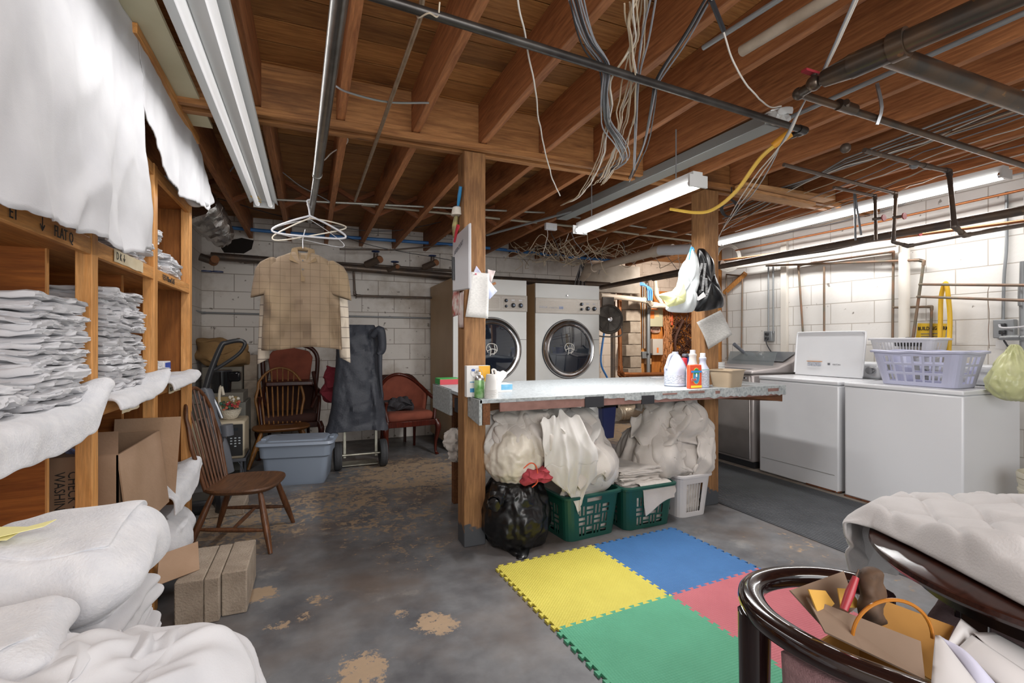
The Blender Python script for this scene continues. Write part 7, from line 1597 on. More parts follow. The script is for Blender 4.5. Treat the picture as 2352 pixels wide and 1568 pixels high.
# ---- wires
rw = random.Random(8)
M_w = {'white': mat('wire_white', '#cfcac2', .5), 'grey': mat('wire_grey', '#84868b', .45), 'tan': mat('wire_tan', '#b7a68e', .55), 'black': mat('wire_black', '#2f3033', .45), 'yellow': mat('wire_yellow', '#d8b04a', .5)}
def wire(label, pts, r, c, k=6, jit=.0, group=None):
    pts = catmull(pts, k)
    for p in pts:
        if p.y < 4.6: p.x = min(p.x, 4.72)
    if jit: pts = [p + Vector((mn.noise(p * 9), mn.noise(p * 9 + Vector((7, 0, 0))), mn.noise(p * 9 + Vector((0, 7, 0))))) * jit for p in pts]
    return MB().tube(pts, r, 6).out('electrical_cable', M_w[c], None, label, 'cable', group)
def off(s=.012): return Vector((rw.uniform(-s, s), rw.uniform(-s, s), rw.uniform(-s, s)))
# bundle one: grey cables dipping below the black pipe
b1p = [(1318, -12, 2.45), (1350, 85, 2.40), (1392, 150, 2.36), (1392, 215, 2.30), (1395, 280, 2.28), (1425, 330, 2.27), (1430, 370, 2.30), (1380, 400, 2.36)]
for i in range(10):
    o_ = off(.016); c = 'grey' if i % 5 else 'black'
    wire('%s grey cable of the bundle dipping under the black pipe left of the pale wires' % ORD[i], [Z_(*p) + o_ * (1 + .6 * math.sin(k + i)) for k, p in enumerate(b1p)], .0034, c, 5, .004, 'grey cables of the left hanging bundle')
b2p = [[(1480, -12, 2.45), (1465, 120, 2.40), (1448, 200, 2.33), (1425, 260, 2.3), (1418, 320, 2.28), (1390, 400, 2.3), (1372, 430, 2.34)],
       [(1440, -12, 2.45), (1452, 90, 2.4), (1410, 170, 2.35), (1395, 270, 2.3), (1370, 370, 2.3), (1330, 440, 2.3), (1290, 465, 2.32)],
       [(1465, -12, 2.45), (1445, 60, 2.4), (1450, 200, 2.34), (1432, 300, 2.3), (1400, 390, 2.3), (1385, 420, 2.33)]]
for i in range(12):
    o_ = off(.022); pp = b2p[i % 3]
    wire('%s pale cable of the loose bundle hanging in the ceiling centre' % ORD[i], [Z_(*p) + o_ * (1 + .8 * math.sin(k * 1.3 + i * 2)) for k, p in enumerate(pp)], .0034, ('tan', 'white', 'tan', 'tan')[i % 4], 6, .010, 'pale cables of the middle hanging bundle')
b3p = [(1628, -12, 2.45), (1570, 90, 2.42), (1512, 180, 2.37), (1500, 230, 2.33), (1480, 330, 2.32), (1460, 375, 2.33), (1445, 410, 2.36)]
for i in range(7):
    o_ = off(.014)
    wire('%s grey cable of the slanting bundle tied to the black pipe' % ORD[i], [Z_(*p) + o_ * (1 + .8 * math.sin(k + i)) for k, p in enumerate(b3p)], .0034, 'grey' if i % 3 else 'black', 5, .003, 'grey cables of the right hanging bundle')
wire('left of the two pale grey cables dropping straight beside the slanting bundle', [Z_(1496, -12, 2.45), Z_(1472, 100, 2.4), Z_(1462, 200, 2.35), Z_(1458, 300, 2.3), Z_(1455, 390, 2.33)], .004, 'grey', 6)
wire('right of the two pale grey cables dropping straight beside the slanting bundle', [Z_(1508, -12, 2.45), Z_(1490, 90, 2.4), Z_(1468, 180, 2.35), Z_(1462, 290, 2.3), Z_(1458, 390, 2.33)], .004, 'grey', 6)
wire('single long white cable hanging from the top edge left of the bundles', [Z_(1190, -10, 2.42), Z_(1207, 90, 2.36), Z_(1228, 200, 2.3), Z_(1240, 290, 2.26), Z_(1262, 390, 2.2), Z_(1285, 450, 2.18)], .0036, 'white', 7, .008)
wire('white cable with black tape hanging at the top right between joists', [Z_(1632, -10, 2.44), Z_(1662, 70, 2.4), Z_(1680, 130, 2.36), Z_(1712, 190, 2.34), Z_(1765, 245, 2.38), Z_(1795, 244, 2.42)], .0036, 'white', 7, .004)
MB().tube([Z_(1634, 0, 2.435), Z_(1662, 70, 2.398)], .009, 8).out('tape_wrap', M_tape, None, 'black tape wrapped round the white cable at the top right', 'tape')
for i in range(3): wire('%s of the grey-white cables slanting down right past the elbow pipe' % ORD[i], [Z_(1965 + i * 5, -12, 2.45), Z_(1900 + i * 3, 140, 2.36), Z_(1850, 230, 2.3), Z_(1800 + i * 2, 320, 2.22), Z_(1740 - i * 12, 430, 2.2), Z_(1662 - i * 6, 520 + i * 12, 2.22)], .0034, 'white' if i else 'grey', 6, .004, 'grey-white cables slanting past the elbow pipe')
wire('thick yellow extension cord swooping from the ceiling to behind the lit counter lamp', [Z_(1790, 325, 2.30), Z_(1745, 365, 2.22), Z_(1690, 440, 2.12), Z_(1640, 480, 2.10), Z_(1600, 488, 2.12), Z_(1540, 480, 2.2)], .011, 'yellow', 8)
MB().cyl(Z_(1815, 305, 2.33), Z_(1775, 335, 2.28), .024, .018).out('plug', mat('plug_orange', '#dc9a2c', .5), None, 'orange-yellow plug end of the thick extension cord', 'plug')
shift(puffy(.10, .06, .08, (8, 8, 8), .02, .02, 20, 99), Z_(1790, 285, 2.38)).out('junction_box', M_fix, None, 'pale junction box wrapped in plastic beside the black pipe elbow', 'junction box')
for i in range(2): wire(('yellow-white wires %s the unlit left fixture end' % ('looping off', 'dangling below')[i]), [W(572, 350 + 20 * i, y=4.1), W(578, 410, y=4.15), W(588 + i * 6, 450, y=4.15), W(575, 440 + i * 10, y=4.1), W(600, 460 + i * 5, y=4.2)], .003, 'yellow', 6)
for i, (pp, c) in enumerate([([(612, 365, 4.3), (680, 420, 4.4), (760, 465, 4.5)], 'grey'), ([(500, 455, 5.2), (640, 495, 5.4), (760, 520, 5.6), (900, 530, 5.6), (1060, 500, 5.4)], 'black'), ([(540, 380, 4.6), (505, 425, 4.8), (560, 350, 4.4)], 'grey'), ([(725, 508, 5.9), (840, 560, 6.1), (1050, 600, 6.1)], 'black'), ([(738, 372, 3.6), (765, 350, 3.4), (798, 325, 3.2), (785, 300, 3.1)], 'white')]):
    wire(('thin %s cable strung left of the first post, %s' % ({'grey': 'grey', 'black': 'black', 'white': 'white'}[c], ['from the fixture end', 'sagging across the back joists', 'tied in the far left corner', 'running over the back wall', 'curling off the grey clothes rail'][i])), [W(a_, b_, y=q) for a_, b_, q in pp], .004, c, 8, .006)
# nested tangle beyond the counter lamp
tm = MB()
for i in range(46):
    a_ = rw.uniform(1150, 1420); b_ = rw.uniform(555, 600); L_ = rw.uniform(40, 170); q = rw.uniform(4.9, 6.0); pts = []
    for k in range(6): pts.append(W(a_ + L_ * k / 5 + rw.uniform(-14, 14), b_ + rw.uniform(-22, 22), y=q + rw.uniform(-.2, .2)))
    tm.tube(pts, .0045, 5, 5)
tm.out('wire_tangle', M_w['tan'], None, 'dense tangle of tan wires above the dryers', 'wires', kind='stuff')
for i in range(26):
    a_ = rw.uniform(1190, 1580); q = rw.uniform(4.6, 6.0); t0 = rw.uniform(460, 540); ln = rw.uniform(40, 130); dx = rw.uniform(-30, 60)
    wire('%s loose wire from the left dangling behind the lit counter lamp' % ORD[i], [W(a_, t0, y=q), W(a_ + dx * .3 + rw.uniform(-8, 8), t0 + ln * .5, y=q), W(a_ + dx, t0 + ln, y=q + .1)], .004, rw.choice(['white', 'tan', 'grey', 'tan', 'black']), 6, .03, 'loose wires dangling behind the counter lamp')
for i in range(6):
    a0 = (1318, 505) ; wire('%s thick grey cable running down behind the right dryer' % ORD[i], [W(1345 + rw.uniform(-6, 6), 540, y=5.9), W(1340 + rw.uniform(-6, 6), 590, y=6.0), W(1322 + i * 4, 645, y=6.1), W(1315 + i * 5, 680, y=6.2)], .010, 'black' if i % 2 else 'grey', 5, .0, 'thick cables behind the right dryer')
for i in range(9):
    y0_ = rw.uniform(3.2, 4.2); wire('%s long pale cable slung under the right-hand joists' % ORD[i], [Z_(1665 + i * 8, 505 + i * 9, 2.44), Z_(1900 + i * 10, 400 + i * 14 + rw.uniform(-8, 8), 2.40), Z_(2120, 320 + i * 16 + rw.uniform(-8, 8), 2.44), Z_(2380, 215 + i * 22, 2.42)], .0036, ('white', 'tan', 'grey')[i % 3], 6, .012, 'pale cables under the right-hand joists')
m_ = MB()
for k in range(4): m_.tube([W(1672 + 18 * math.cos(t * PI / 8) + k * 2, 478 + 20 * math.sin(t * PI / 8), y=2.78 + k * .01) for t in range(17)], .004, 6)
m_.tube([W(1680, 430, y=2.78), W(1681, 462, y=2.78)], .004, 6); m_.out('coiled_cable', M_w['black'], None, 'coil of black cable hanging on the right of the second post', 'cable')
m_ = MB()
for k in range(4): m_.tube([W(1672 + (24 + k * 2) * math.cos(t * PI / 8), 592 + (26 + k * 2) * math.sin(t * PI / 8), x=4.6) for t in range(17)], .006, 6)
m_.out('coiled_cable', M_w['white'], None, 'coil of white cable on the wall just right of the second post', 'cable')
# ---- right side pipe runs beneath the lamp
pipe('steam_pipe', 'long brown iron pipe running level below the right-hand lamp', [W(1500, 640, x=4.05), W(2420, 470, x=4.05)], .030, M_iron, joints=False, n=20)
pipe('steam_pipe', 'brown pipe beyond the second post towards the dryers', [W(1660, 605, x=4.05), W(1380, 660, x=4.05)], .034, M_iron, joints=False, n=20)
pipe('copper_pipe', 'copper line just above the long brown pipe by the right wall', [W(1660, 598, x=4.4), W(2420, 498, x=4.4)], .012, M_copb, joints=False)
pipe('copper_pipe', 'second copper line by the right wall with the red valve wheels', [W(1690, 575, x=4.6), W(2025, 508, x=4.6), W(2420, 420, x=4.6)], .010, M_copb, joints=False)
pipe('dark_conduit', 'thin dark pipe under the long brown pipe at the right wall', [W(1660, 610, x=4.3), W(1900, 575, x=4.3), W(2145, 520, x=4.3)], .012, M_iron, joints=False)
pipe('white_vent', 'white painted overhead pipe against the right wall behind the brown pipe', [W(1660, 618, x=4.62), W(2060, 560, x=4.62)], .024, M_wp, joints=False)
pipe('drop_pipe', 'iron drop pipe in front of the right wall with offset elbows', [Z_(1985, 345, 2.36), Z_(2130, 382, 2.36), Z_(2180, 393, 2.36), W(2192, 520, x=3.62), W(2215, 540, x=3.75), W(2360, 515, x=4.3)], .014, M_iron)
pipe('drop_pipe', 'left thin iron pipe with red wheel in front of the right wall lamp', [Z_(1915, 430, 2.34), Z_(2010, 450, 2.34), W(2012, 552, x=3.75)], .011, M_iron)
pipe('drop_pipe', 'right thin iron pipe with red wheel in front of the right wall lamp', [Z_(1800, 378, 2.38), Z_(2058, 444, 2.34), W(2052, 555, x=3.9), W(2085, 565, x=4.0), W(2290, 525, x=4.4)], .012, M_iron)
for k, (a_, b_, x_) in enumerate(((2030, 500, 3.80), (2077, 496, 3.92), (2113, 535, 4.25))):
    v = thing('tap_valve', ('left', 'middle', 'lower right')[k] + ' small valve with red wheel in front of the right wall lamp', 'valve', W(a_, b_, x=x_)); c = v.location
    MB().cyl(c + Vector((-.03, .06, 0)), c, .010).out('valve_stem', M_iron, v); MB().lathe([(.018, -.004), (.024, -.004), (.024, .004), (.018, .004)], (0, 0, 0), 16, Matrix.Translation(c) @ Matrix.Rotation(PI / 2, 4, 'X')).cyl(c + Vector((-.02, 0, 0)), c + Vector((.02, 0, 0)), .004, n=6).cyl(c + Vector((0, 0, -.02)), c + Vector((0, 0, .02)), .004, n=6).out('handwheel', mat('red_wheel', '#9c4a4a', .5), v)
for k, (a_, b_) in enumerate((((1962, 435), (1965, 552)), ((1962, 435), (1978, 540)))):
    m_ = MB(); m_.tube([W(*a_, x=3.9), W(*b_, x=3.98)], .009, 4); m_.out('perforated_strap', mat('strap_dark', '#4c4c4e', .4, .6), None, ('left', 'right')[k] + ' perforated strap of the pair holding the long brown pipe', 'strap')
for k in range(5): pipe('conduit', '%s of the thin conduits running side by side under the right-hand joists' % ORD[k], [Z_(1660, 530 - k * 14, 2.44), Z_(1940, 365 - k * 4 + k * 9, 2.44), Z_(2420, 180 + k * 14, 2.44)], .0055, M_iron if k % 2 else M_cond, joints=False, n=8, group='thin conduits under the right-hand joists')
MB().sphere(Z_(1942, 340, 2.41), .03, 10).out('pipe_cross', M_iron, None, 'cluster of iron fittings where the thin conduits cross', 'fitting')
MB().sphere(Z_(2100, 378, 2.36), .028, 10).out('pipe_cross', M_cond, None, 'grey clamp on the iron drop pipe at the right', 'fitting')
MB().box(4.5, 4.60, 1.62, 1.72, 2.05, 2.25).out('junction_box', M_cond, None, 'grey junction box near the far right end of the wall lamp', 'junction box', bevel=.005)
# ---- post one: brush, whiteboard, papers
br = thing('dish_brush', 'blue-handled brush hanging on the left side of the first post', 'brush', W(1055, 460, y=2.80))
xs = .845
MB().tube([W(1058, 428, x=xs), W(1055, 450, x=xs), W(1052, 472, x=xs)], [.010, .012, .008], 10, 3).out('handle', mat('brush_blue', '#2c78a8', .35), br)
p = W(1050, 482, x=xs); MB().cyl(p + Vector((0, 0, -.035)), p + Vector((0, 0, .01)), .038, .030, 20).out('bristles', mat('bristle_white', '#d9d2c6', .8, bump=.8, bs=200, stretch=(1, 1, .1)), br); MB().sphere(p + Vector((0, 0, .008)), .031, 14, sz=.5).out('brush_head', M_wh, br)
wbd = thing('whiteboard', 'white marker board with handwriting hung on the left side of the first post', 'whiteboard', W(1060, 600, x=.85))
qa = [W(1043, 548, y=2.93), W(1043, 668, y=2.93), W(1080, 662, y=2.66), W(1080, 514, y=2.66)]
m_ = MB(); quad(m_, *qa, .010); m_.out('board', mat('whiteboard', '#d6d6da', .25), wbd, bevel=.003)
ed = [qa[i] for i in (0, 1, 2, 3, 0)]; m_ = MB(); m_.tube(ed, .006, 8); m_.out('board_edge', M_wh, wbd)
uX = (qa[2] - qa[1]).normalized(); uZ = Vector((0, 0, 1)); nb = uX.cross(uZ) * .013
nb = nb if nb.x < 0 else nb
nbv = Vector((-uX.y, uX.x, 0)); nbv = (nbv if nbv.x < 0 else -nbv) * .012
uXr = -uX if False else uX
oo = qa[0] + (qa[3] - qa[0]) * .10 + Vector((0, 0, -.10)) + nbv
text('AFERCUXY', qa[0] + nbv + uX * .035 + Vector((0, 0, -.11)), uX + uZ * .35, uZ, .036, mat('faded_ink', '#7a7a80', .7), wbd, name='handwriting', sx=.9)
text('ROOM', qa[0] + nbv + uX * .03 + Vector((0, 0, -.16)), uX, uZ + uX * .25, .034, M_ink, wbd, name='handwriting', sx=.9) if False else None
m_ = MB(); m_.tube([qa[0] + nbv * 1.4 + uX * .05 + Vector((0, 0, -.03)), qa[0] + nbv * 1.4 + uX * .09 + Vector((0, 0, .03)), qa[0] + nbv * 1.4 + uX * .12 + Vector((0, 0, .06))], [.006, .009, .011], 10); m_.out('red_marker', mat('marker_red', '#b5303c', .4), None, 'red dry-erase marker clipped on the white board', 'marker')
m_ = MB(); m_.tube([qa[0] + nbv * 1.4 + uX * .03 + Vector((0, 0, -.12)), qa[0] + nbv * 1.4 + uX * .035 + Vector((0, 0, -.26))], .010, 10); m_.out('black_marker', M_blk, None, 'black dry-erase marker on the left of the white board', 'marker')
def paper(label, q, m, name='paper', d=.0008, bend=.006):
    a, b_, c_, e_ = map(Vector, q); P = np.zeros((9, 9, 3)); nrm = (b_ - a).cross(e_ - a).normalized()
    for i in range(9):
        for j in range(9):
            u, v = i / 8, j / 8; p = a * (1 - u) * (1 - v) + b_ * u * (1 - v) + c_ * u * v + e_ * (1 - u) * v + nrm * bend * math.sin(PI * u) * math.cos(v * 5); P[i, j] = p
    return MB().grid(P).out(name, m, None, label, 'paper', solid=d)
M_pp = mat('scribbled_paper', '#dcdad6', .8, c2='#b9b7b6', ns=60, stretch=(1, 1, 5), amt=.6)
YF = 2.808
def pf(a_, b_, y=YF): return W(a_, b_, y=y)
paper('lilac-blue paper corner sticking up behind the pinned list on the first post', (pf(1082, 640, 2.82), pf(1110, 660, 2.82), pf(1105, 625, 2.82), pf(1094, 610, 2.82)), mat('lilac_paper', '#c4c4d8'))
paper('pinkish paper showing at the right behind the pinned list', (pf(1120, 618, 2.815), pf(1138, 622, 2.815), pf(1128, 650, 2.815), pf(1120, 640, 2.815)), mat('pink_paper', '#cdbdbb', .7))
paper('blue and white leaflet behind the right edge of the pinned list', (pf(1122, 640, 2.813), pf(1142, 668, 2.813), pf(1124, 688, 2.813), pf(1112, 660, 2.813)), mat('leaflet_blue', '#a9b6e0', .6, c2='#d8dbe8', ns=9))
l = paper('large handwritten white list pinned on the front of the first post', (pf(1083, 624, 2.80), pf(1069, 727, 2.80), pf(1121, 731, 2.80), pf(1124, 628, 2.80)), M_pp)
MB().sphere(pf(1093, 629, 2.795), .005, 10).out('push_pin', mat('pin_pink', '#d0406a', .4), None, 'pink push pin holding the handwritten list', 'push pin')
paper('green and red printed card clipped below the white board', (W(1041, 668, x=.846), W(1040, 728, x=.846), W(1056, 722, x=.846), W(1055, 655, x=.846)), mat('card_print', '#d8d2cc', .6, c2='#b04a44', ns=24, wear='#3f8a54', wearns=14, weart=.62))
paper('narrow white and red strip hanging on the left face of the post', (W(1056, 672, x=.85), W(1054, 752, x=.85), W(1064, 752, x=.85), W(1065, 668, x=.85)), mat('strip_print', '#d4cdc6', .6, c2='#c3a09a', ns=12))
m_ = MB(); m_.cyl(W(1126, 655, y=2.86), W(1138, 650, y=2.86), .008); m_.out('wooden_peg', mat('stub_wood', '#94643e'), None, 'short wooden peg on the right of the first post', 'peg')
# glass bottles hanging strip on post left
m_ = MB(); m_.tube([W(1048, 495, x=.842), W(1045, 520, x=.842), W(1045, 545, x=.842)], [.012, .02, .012], 10, 4); m_.out('wrapped_strip', mat('olive_wrap', '#a69a62', .5, c2='#5d5740', ns=18), None, 'yellow-green wrapped strip hanging between brush and white board', 'strip')
# ---- post two: bags and newspaper
M_wb = mat('white_bag', '#c3c8c8', .3, alpha=.92, c2='#cfd5d6', ns=6, bump=.35, bs=22); M_ylb = mat('pale_yellow_bag', '#dbdca0', .35, bump=.35, bs=22)
def flatbag(poly, y0, depth, seed, amp=.02, n=34, m__=26):
    """pillow-shaped bag from an outline in the plane y=y0 (px coordinates), with creases"""
    P2 = [W(a_, b_, y=y0) for a_, b_ in poly]; c = sum(P2, Vector()) / len(P2); ring = []; L = len(P2)
    cm = catmull(P2 + [P2[0]], 6)[:-1]; rings = []
    for s_, f in ((-1, .0), (-1, .35), (-1, .7), (-.6, .92), (0, 1), (.6, .92), (1, .7), (1, .35), (1, .0)):
        rr = []
        for p in cm:
            q = c + (p - c) * max(f, .002); th_ = depth * s_ * (1 - f ** 4) * .9 + depth * .25 * s_; z_ = mn.fractal(Vector((q.x * 14, q.z * 14, seed + s_)), 1, 2, 3) * amp
            rr.append((q.x + z_ * .4, y0 + th_ + z_, q.z))
        rings.append(rr)
    return MB().loop(rings, caps=False)
YB = 2.70
pbg = thing('plastic_bag', 'white and pale yellow plastic shopping bag hanging on the left of the second post', 'bag', W(1560, 640, y=YB))
flatbag([(1590, 566), (1603, 590), (1606, 640), (1592, 690), (1596, 715), (1565, 720), (1530, 714), (1545, 690), (1560, 640), (1568, 605), (1580, 590)], YB, .05, 3, .03).out('white_bag', M_wb, pbg, sub=1)
flatbag([(1545, 668), (1568, 648), (1575, 690), (1560, 700), (1536, 706), (1524, 690), (1514, 676)], YB - .02, .04, 7, .03).out('yellow_bag', M_ylb, pbg, sub=1)
text('Wal', (W(1582, 610, y=YB - .075).x, YB - .078, W(1582, 610, y=YB).z), (1, 0, 0), (0, 0, 1), .035, mat('bag_print', '#7fa8d0', .5), pbg) if False else None
m_ = MB(); m_.tube([W(1582, 596, y=YB - .06), W(1586, 575, y=YB - .06), W(1590, 568, y=YB - .05), W(1594, 575, y=YB - .06)], .006, 8, 4); m_.out('blue_yellow_handle', mat('handle_blue', '#3f8fb8', .4), pbg)
bb = thing('plastic_bag', 'black plastic bag with white barred lettering hanging on the second post', 'bag', W(1630, 650, y=YB))
flatbag([(1603, 568), (1622, 572), (1638, 600), (1645, 640), (1664, 700), (1645, 710), (1615, 716), (1592, 712), (1594, 660), (1603, 610)], YB + .03, .045, 12, .03).out('black_bag', M_bag, bb, sub=1)
M_pw = mat('bag_print_white', '#d5d5d5', .5)
for (a0, b0, a1, b1, n_) in ((1612, 606, 1598, 658, 20), (1620, 606, 1613, 670, 24), (1622, 640, 1623, 680, 12)):
    m_ = MB()
    for k in range(n_):
        t = k / n_; p = W(a0 + (a1 - a0) * t, b0 + (b1 - b0) * t, y=YB - .045); m_.box(p.x - .010, p.x + .010, p.y - .001, p.y, p.z, p.z + .0035, None)
    m_.out('barred_print', M_pw, bb, smooth=False)
m_ = MB(); q = [W(a_, b_, y=YB - .05) for a_, b_ in ((1592, 670), (1600, 672), (1603, 682), (1616, 670), (1622, 680), (1605, 690), (1592, 688))]; m_.prism([(p.x, p.z) for p in q], (0, YB - .05, 0), (1, 0, 0), (0, 0, 1), (0, .001, 0)); m_.out('white_star_print', M_pw, bb)
np_ = paper('grey newspaper page pinned askew on the front of the second post', (W(1600, 740, y=2.815), W(1627, 802, y=2.80), W(1682, 768, y=2.78), W(1655, 712, y=2.815)), mat('newsprint', '#b9b7b3', .85, c2='#a3a19d', ns=50, stretch=(1, 1, 4)), 'newspaper', .001, .012)
# ---- utility corner
pb = thing('plywood_panel', 'orange plywood service panel on the far wall behind the second post', 'panel', (5.6, 6.98, 1.3))
YU = 7.0
pa_, pb_ = W(1497, 640, y=YU), W(1596, 860, y=YU)
MB().box(pa_.x, pb_.x, YU, YU + .02, .62, 2.15).out('plywood_sheet', wood('service_plywood', '#c97f38', '#a8622a', 'z', .7, True, .6), pb)
MB().box(W(1470, 0, y=6.95).x, W(1492, 0, y=6.95).x, 6.93, 7.0, 0, 2.2).out('wall_stud', MATS['stud_pine'], None, 'pine stud with conduits left of the orange plywood panel', 'stud')
m_ = MB(); x0, x1 = W(1440, 0, y=6.9).x, W(1472, 0, y=6.9).x
for k in range(11): m_.box(x0 + .05 * math.sin(k * 2.1), x1 - .03 * abs(math.sin(k * 3.3)), 6.86, 7.08, k * .2, k * .2 + .192)
m_.out('broken_block_pier', M_conc, None, 'broken concrete block pier left of the pine stud in the utility corner', 'pier', bevel=.008)
def ub(nm, label, a, b_, c_, d_, m, dep=.08, cat='electrical box'):
    p, q = W(a, b_, y=YU - dep), W(c_, d_, y=YU - dep); o = thing(nm, label, cat, ((p.x + q.x) / 2, YU, q.z)); MB().box(p.x, q.x, YU - dep, YU - .001, q.z, p.z).out('box_body', m, o, bevel=.006); return o, p, q
e1, p, q = ub('fuse_box', 'olive-grey electrical panel with orange stickers on the plywood', 1491, 706, 1523, 750, mat('olive_metal', '#a9a488', .5), .12)
MB().box(p.x + .02, p.x + .11, p.y - .002, p.y, p.z - .19, p.z - .06).out('orange_sticker', mat('sticker_orange', '#dc7a3a', .5), e1); MB().box(p.x + .13, p.x + .21, p.y - .002, p.y, p.z - .16, p.z - .08).out('tan_sticker', mat('sticker_tan', '#cfb586', .5), e1)
for k in range(6): MB().box(p.x + .02 + k * .028, p.x + .04 + k * .028, p.y - .002, p.y, p.z - .045, p.z - .005).out('orange_tab', MATS['sticker_orange'], e1)
e2, p, q = ub('electrical_box', 'pale grey electrical box with an orange stripe low on the plywood', 1500, 778, 1523, 815, mat('pale_metal', '#b9b0a6', .5), .12)
MB().box(p.x + .08, p.x + .12, p.y - .002, p.y, q.z + .04, q.z + .13).out('orange_sticker', MATS['sticker_orange'], e2)
ub('red_box', 'orange-red narrow box on the plywood right of the electrical panel', 1538, 716, 1546, 747, mat('alarm_red', '#d9583a', .5), .06)
ub('terminal_block', 'cream terminal strip mounted low on the plywood', 1527, 760, 1534, 796, mat('cream_plastic', '#d9d0c0'), .03)
m_ = MB(); c_ = W(1507, 757, y=YU - .05); m_.tube([(c_.x + .09 * math.copysign(abs(math.cos(a)) ** .5, math.cos(a)), YU - .03, c_.z + .045 * math.copysign(abs(math.sin(a)) ** .5, math.sin(a))) for a in [2 * PI * k / 24 for k in range(25)]], .014, 8); m_.box(c_.x - .08, c_.x + .08, YU - .02, YU - .005, c_.z - .04, c_.z + .04); m_.out('meter_frame', mat('meter_red', '#8c4a36', .6, c2='#c9b9a6', ns=8), None, 'small red-framed meter window under the electrical panel', 'meter')
tm = MB()
for i in range(70):
    a_ = rw.uniform(1548, 1588); b_ = rw.uniform(725, 830); pts = [W(a_ + rw.uniform(-16, 16), b_ + rw.uniform(-18, 18), y=YU - rw.uniform(.02, .10)) for k in range(4)]; tm.tube(pts, .006, 5, 4)
tm.tube([W(1555, 850, y=6.9), W(1551, 800, y=6.9), W(1552, 775, y=6.9), W(1562, 750, y=6.9), W(1570, 735, y=6.9)], .024, 8, 5)
tm.out('wire_tangle', mat('rusty_wires', '#4a2c20', .6), None, 'dark nest of telephone wires on the plywood panel', 'wires', kind='stuff')
tm = MB()
for i in range(40):
    a_ = rw.uniform(1524, 1540); pts = [W(a_ + rw.uniform(-5, 5), 700 + 22 * k + rw.uniform(-9, 9), y=YU - rw.uniform(.02, .10)) for k in range(7)]; tm.tube(pts, .005, 5, 4)
tm.out('wire_tangle', mat('orange_wires', '#b5794a', .6), None, 'loose copper-coloured wires hanging between the boxes on the plywood', 'wires', kind='stuff')
pipe('pvc_pipe', 'cream plastic drain pipe crossing the utility corner from beside the dryer', [W(1378, 678, y=6.3), W(1488, 690, y=6.6), W(1496, 700, y=6.62), W(1540, 703, y=6.7), W(1600, 706, y=6.75)], .042, M_pvc, n=18)
pipe('pvc_pipe', 'cream plastic riser pipe above the electrical panel', [W(1505, 640, y=6.75), W(1508, 675, y=6.75), W(1522, 700, y=6.70)], .034, M_pvc, n=18)
pipe('pvc_pipe', 'long cream plastic pipe rising right under the ceiling towards the second post', [W(1338, 640, y=5.6), W(1352, 618, y=5.4), W(1520, 574, x=3.35), W(1585, 572, x=3.42)], .045, M_pvc, n=18)
pipe('pvc_coupling', 'white end section of the long cream plastic pipe by the second post', [W(1515, 575, x=3.33), W(1592, 572, x=3.42)], .050, M_wh, joints=False, n=18)
for k, (a_, r_, mm) in enumerate(((1421, .034, M_copb), (1427, .018, M_copb), (1408, .040, M_iron))):
    bt = (860, 866, 890)[k]; e = ((1600, 858), (1600, 864), (1495, 880))[k]
    pipe('copper_pipe', ['thick bright copper pipe turning right low in the utility corner', 'thin bright copper pipe beside the thick one in the utility corner', 'dull iron pipe turning right at the foot of the utility corner'][k], [W(a_, 640, y=6.7), W(a_ + (4, -6, 0)[k], bt - 6, y=6.7), W(a_ + (10, 0, 6)[k], bt, y=6.7), W(*e, y=6.7)], r_, mm, n=16)
for k in range(3): pipe('conduit', '%s thin conduit on the pine stud from the left' % ORD[k], [W(1476 + k * 5, 650, y=6.9), W(1476 + k * 5, 800, y=6.9)], .010, (M_cond, M_pvc, M_cond)[k], joints=False, group='conduits on the pine stud')
pipe('conduit', 'fat grey conduit left of the electrical boxes', [W(1489, 900, y=6.85), W(1489, 720, y=6.85), W(1492, 700, y=6.85)], .034, M_cond, joints=False)
for k in range(3): pipe('blue_pipe', '%s blue hose arching above the electrical panel' % ORD[k], [W(1440, 650 + k * 3, y=6.5), W(1475, 650 + k * 2, y=6.5), W(1488 + k * 4, 665, y=6.5), W(1489 + k * 4, 690, y=6.5)], .014, MATS['blue_pex'], k=5, group='blue hoses above the electrical panel')
pipe('blue_pipe', 'blue hose slanting down between the dryer and the utility pipes', [W(1388, 760, y=6.6), W(1380, 830, y=6.6), W(1395, 868, y=6.6)], .016, MATS['blue_pex'], k=5)
sw = thing('switch_box', 'grey lever switch box on the pine stud', 'switch', W(1477, 815, y=6.9)); c = sw.location; MB().box(c.x - .05, c.x + .05, 6.85, 6.93, c.z - .06, c.z + .06).out('box_body', M_cond, sw, bevel=.006); MB().box(c.x + .03, c.x + .13, 6.82, 6.86, c.z, c.z + .03).out('lever', M_blk, sw)
MB().box(c.x + .04, c.x + .13, 6.84, 6.92, c.z - .16, c.z - .06).out('tan_box', mat('tan_box', '#b09070', .6), None, 'small tan box below the lever switch', 'box')
# bulb lighting the utility corner
ul = thing('ceiling_bulb', 'bare bulb hanging in the utility corner out of view', 'ceiling lamp', (5.2, 5.7, 2.3))
MB().sphere((5.2, 5.7, 2.33), .035, 14).out('bulb', mat('bulb_glow', '#fff1dc', .3, emit=12), ul); MB().cyl((5.2, 5.7, 2.36), (5.2, 5.7, 2.45), .02).out('holder', M_wh, ul)
ulo = area('bulb_light', (5.2, 5.7, 2.28), (5.6, 6.8, 1.0), .15, .15, 34, (1, .93, .84)); ulo.parent = ul; ulo.location = (0, 0, -.03)
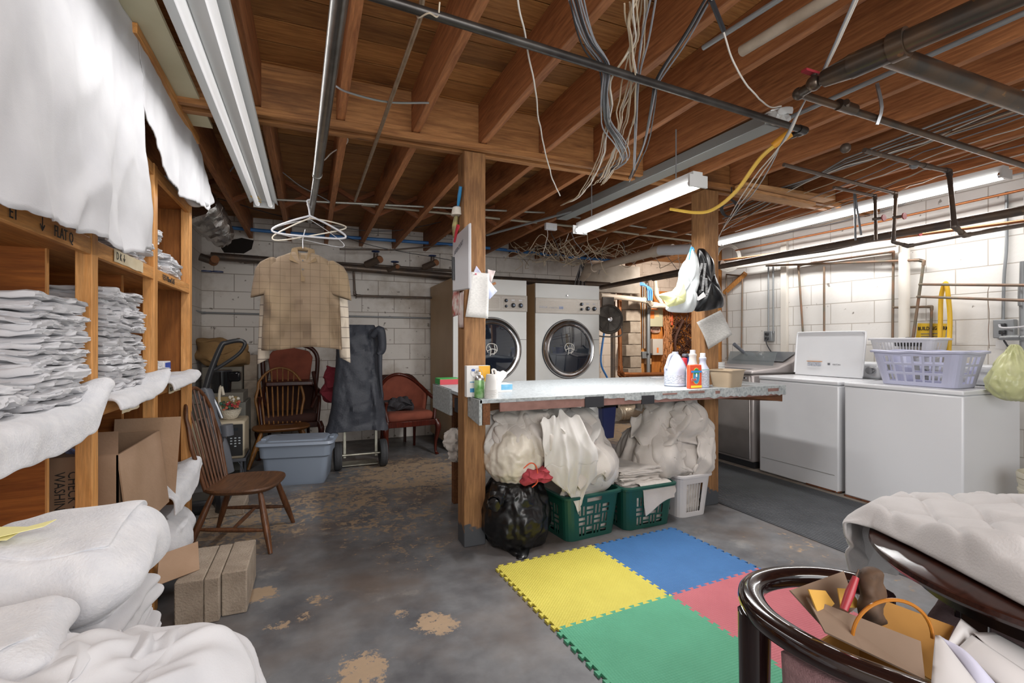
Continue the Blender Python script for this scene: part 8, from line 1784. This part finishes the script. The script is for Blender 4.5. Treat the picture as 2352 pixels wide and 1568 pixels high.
# wall fan
fn = thing('wall_fan', 'grey round-grilled fan hanging beside the right dryer', 'fan', (3.8, 5.45, 1.3)); c = W(1399, 733, y=5.5); M_fan = mat('fan_grey', '#6e675f', .5, c2='#5c554e', ns=10)
m_ = MB(); Mf = Matrix.Translation(c) @ Matrix.Rotation(-.25, 4, 'Z') @ Matrix.Rotation(PI / 2, 4, 'X')
ra = .185; m_.lathe([(ra, -.03), (ra + .015, 0), (ra, .03), (ra - .012, 0), (ra, -.03)], (0, 0, 0), 40, Mf)
m_.out('outer_ring', M_fan, fn)
m_ = MB()
for k in range(9): r_ = .03 + k * .018; m_.tube([Mf @ Vector((r_ * math.cos(t * PI / 16), r_ * math.sin(t * PI / 16), .035 - .02 * (r_ / ra) ** 2)) for t in range(33)], .0025, 5)
for k in range(16): a_ = k * PI / 8; m_.tube([Mf @ Vector((.03 * math.cos(a_), .03 * math.sin(a_), .036)), Mf @ Vector((ra * math.cos(a_ + .5), ra * math.sin(a_ + .5), .012))], .0025, 5)
m_.out('grille', M_fan, fn); m_ = MB(); m_.lathe([(0, .03), (.028, .03), (.03, .045), (0, .05)], (0, 0, 0), 20, Mf); m_.out('hub_cap', M_chr, fn)
for k in range(5):
    a_ = 2 * PI * k / 5; m_ = MB(); q = [Mf @ Vector((r_ * math.cos(a_ + d_), r_ * math.sin(a_ + d_), h_)) for r_, d_, h_ in ((.03, -.3, -.01), (.16, -.28, -.015), (.165, .30, .012), (.03, .4, .01))]; quad(m_, *q, .002); m_.out('fan_blade', M_fan, fn)
MB().tube([Mf @ Vector((-.17, -.10, 0)), Mf @ Vector((-.16, -.22, 0)), Mf @ Vector((.16, -.22, 0)), Mf @ Vector((.17, -.10, 0))], .010, 8, 4).out('stand_bar', M_fan, fn)
MB().box(c.x - .08, c.x + .10, c.y + .03, c.y + .06, c.z + .15, c.z + .30).out('mount', M_fan, fn)
# duct on the floor
du = [W(1420, 950, z=.14), W(1450, 948, z=.14), W(1480, 940, z=.16), W(1490, 920, z=.26), W(1488, 905, z=.45)]
m_ = MB(); cmx = catmull(du, 10); m_.tube(cmx, [.105 + .008 * (i % 2) for i in range(len(cmx))], 22); m_.out('dryer_duct', mat('duct_foil', '#a39888', .4, .6, bump=.6, bs=30), None, 'bent foil dryer duct lying on the floor of the utility corner', 'duct')
pipe('blue_pipe', 'short blue hose lying behind the foil duct on the floor', [W(1480, 935, z=.05), W(1505, 925, z=.06), W(1520, 930, z=.05)], .022, MATS['blue_pex'], k=5)
for k, a_ in enumerate((1528, 1536)): pipe('copper_pipe', ('left', 'right')[k] + ' short copper upright rising from the floor behind the counter', [W(a_, 965, z=.01), W(a_, 925, z=.01) * 0 + W(a_, 965, z=.01) + Vector((0, 0, .45))], .03, M_copb, joints=False)
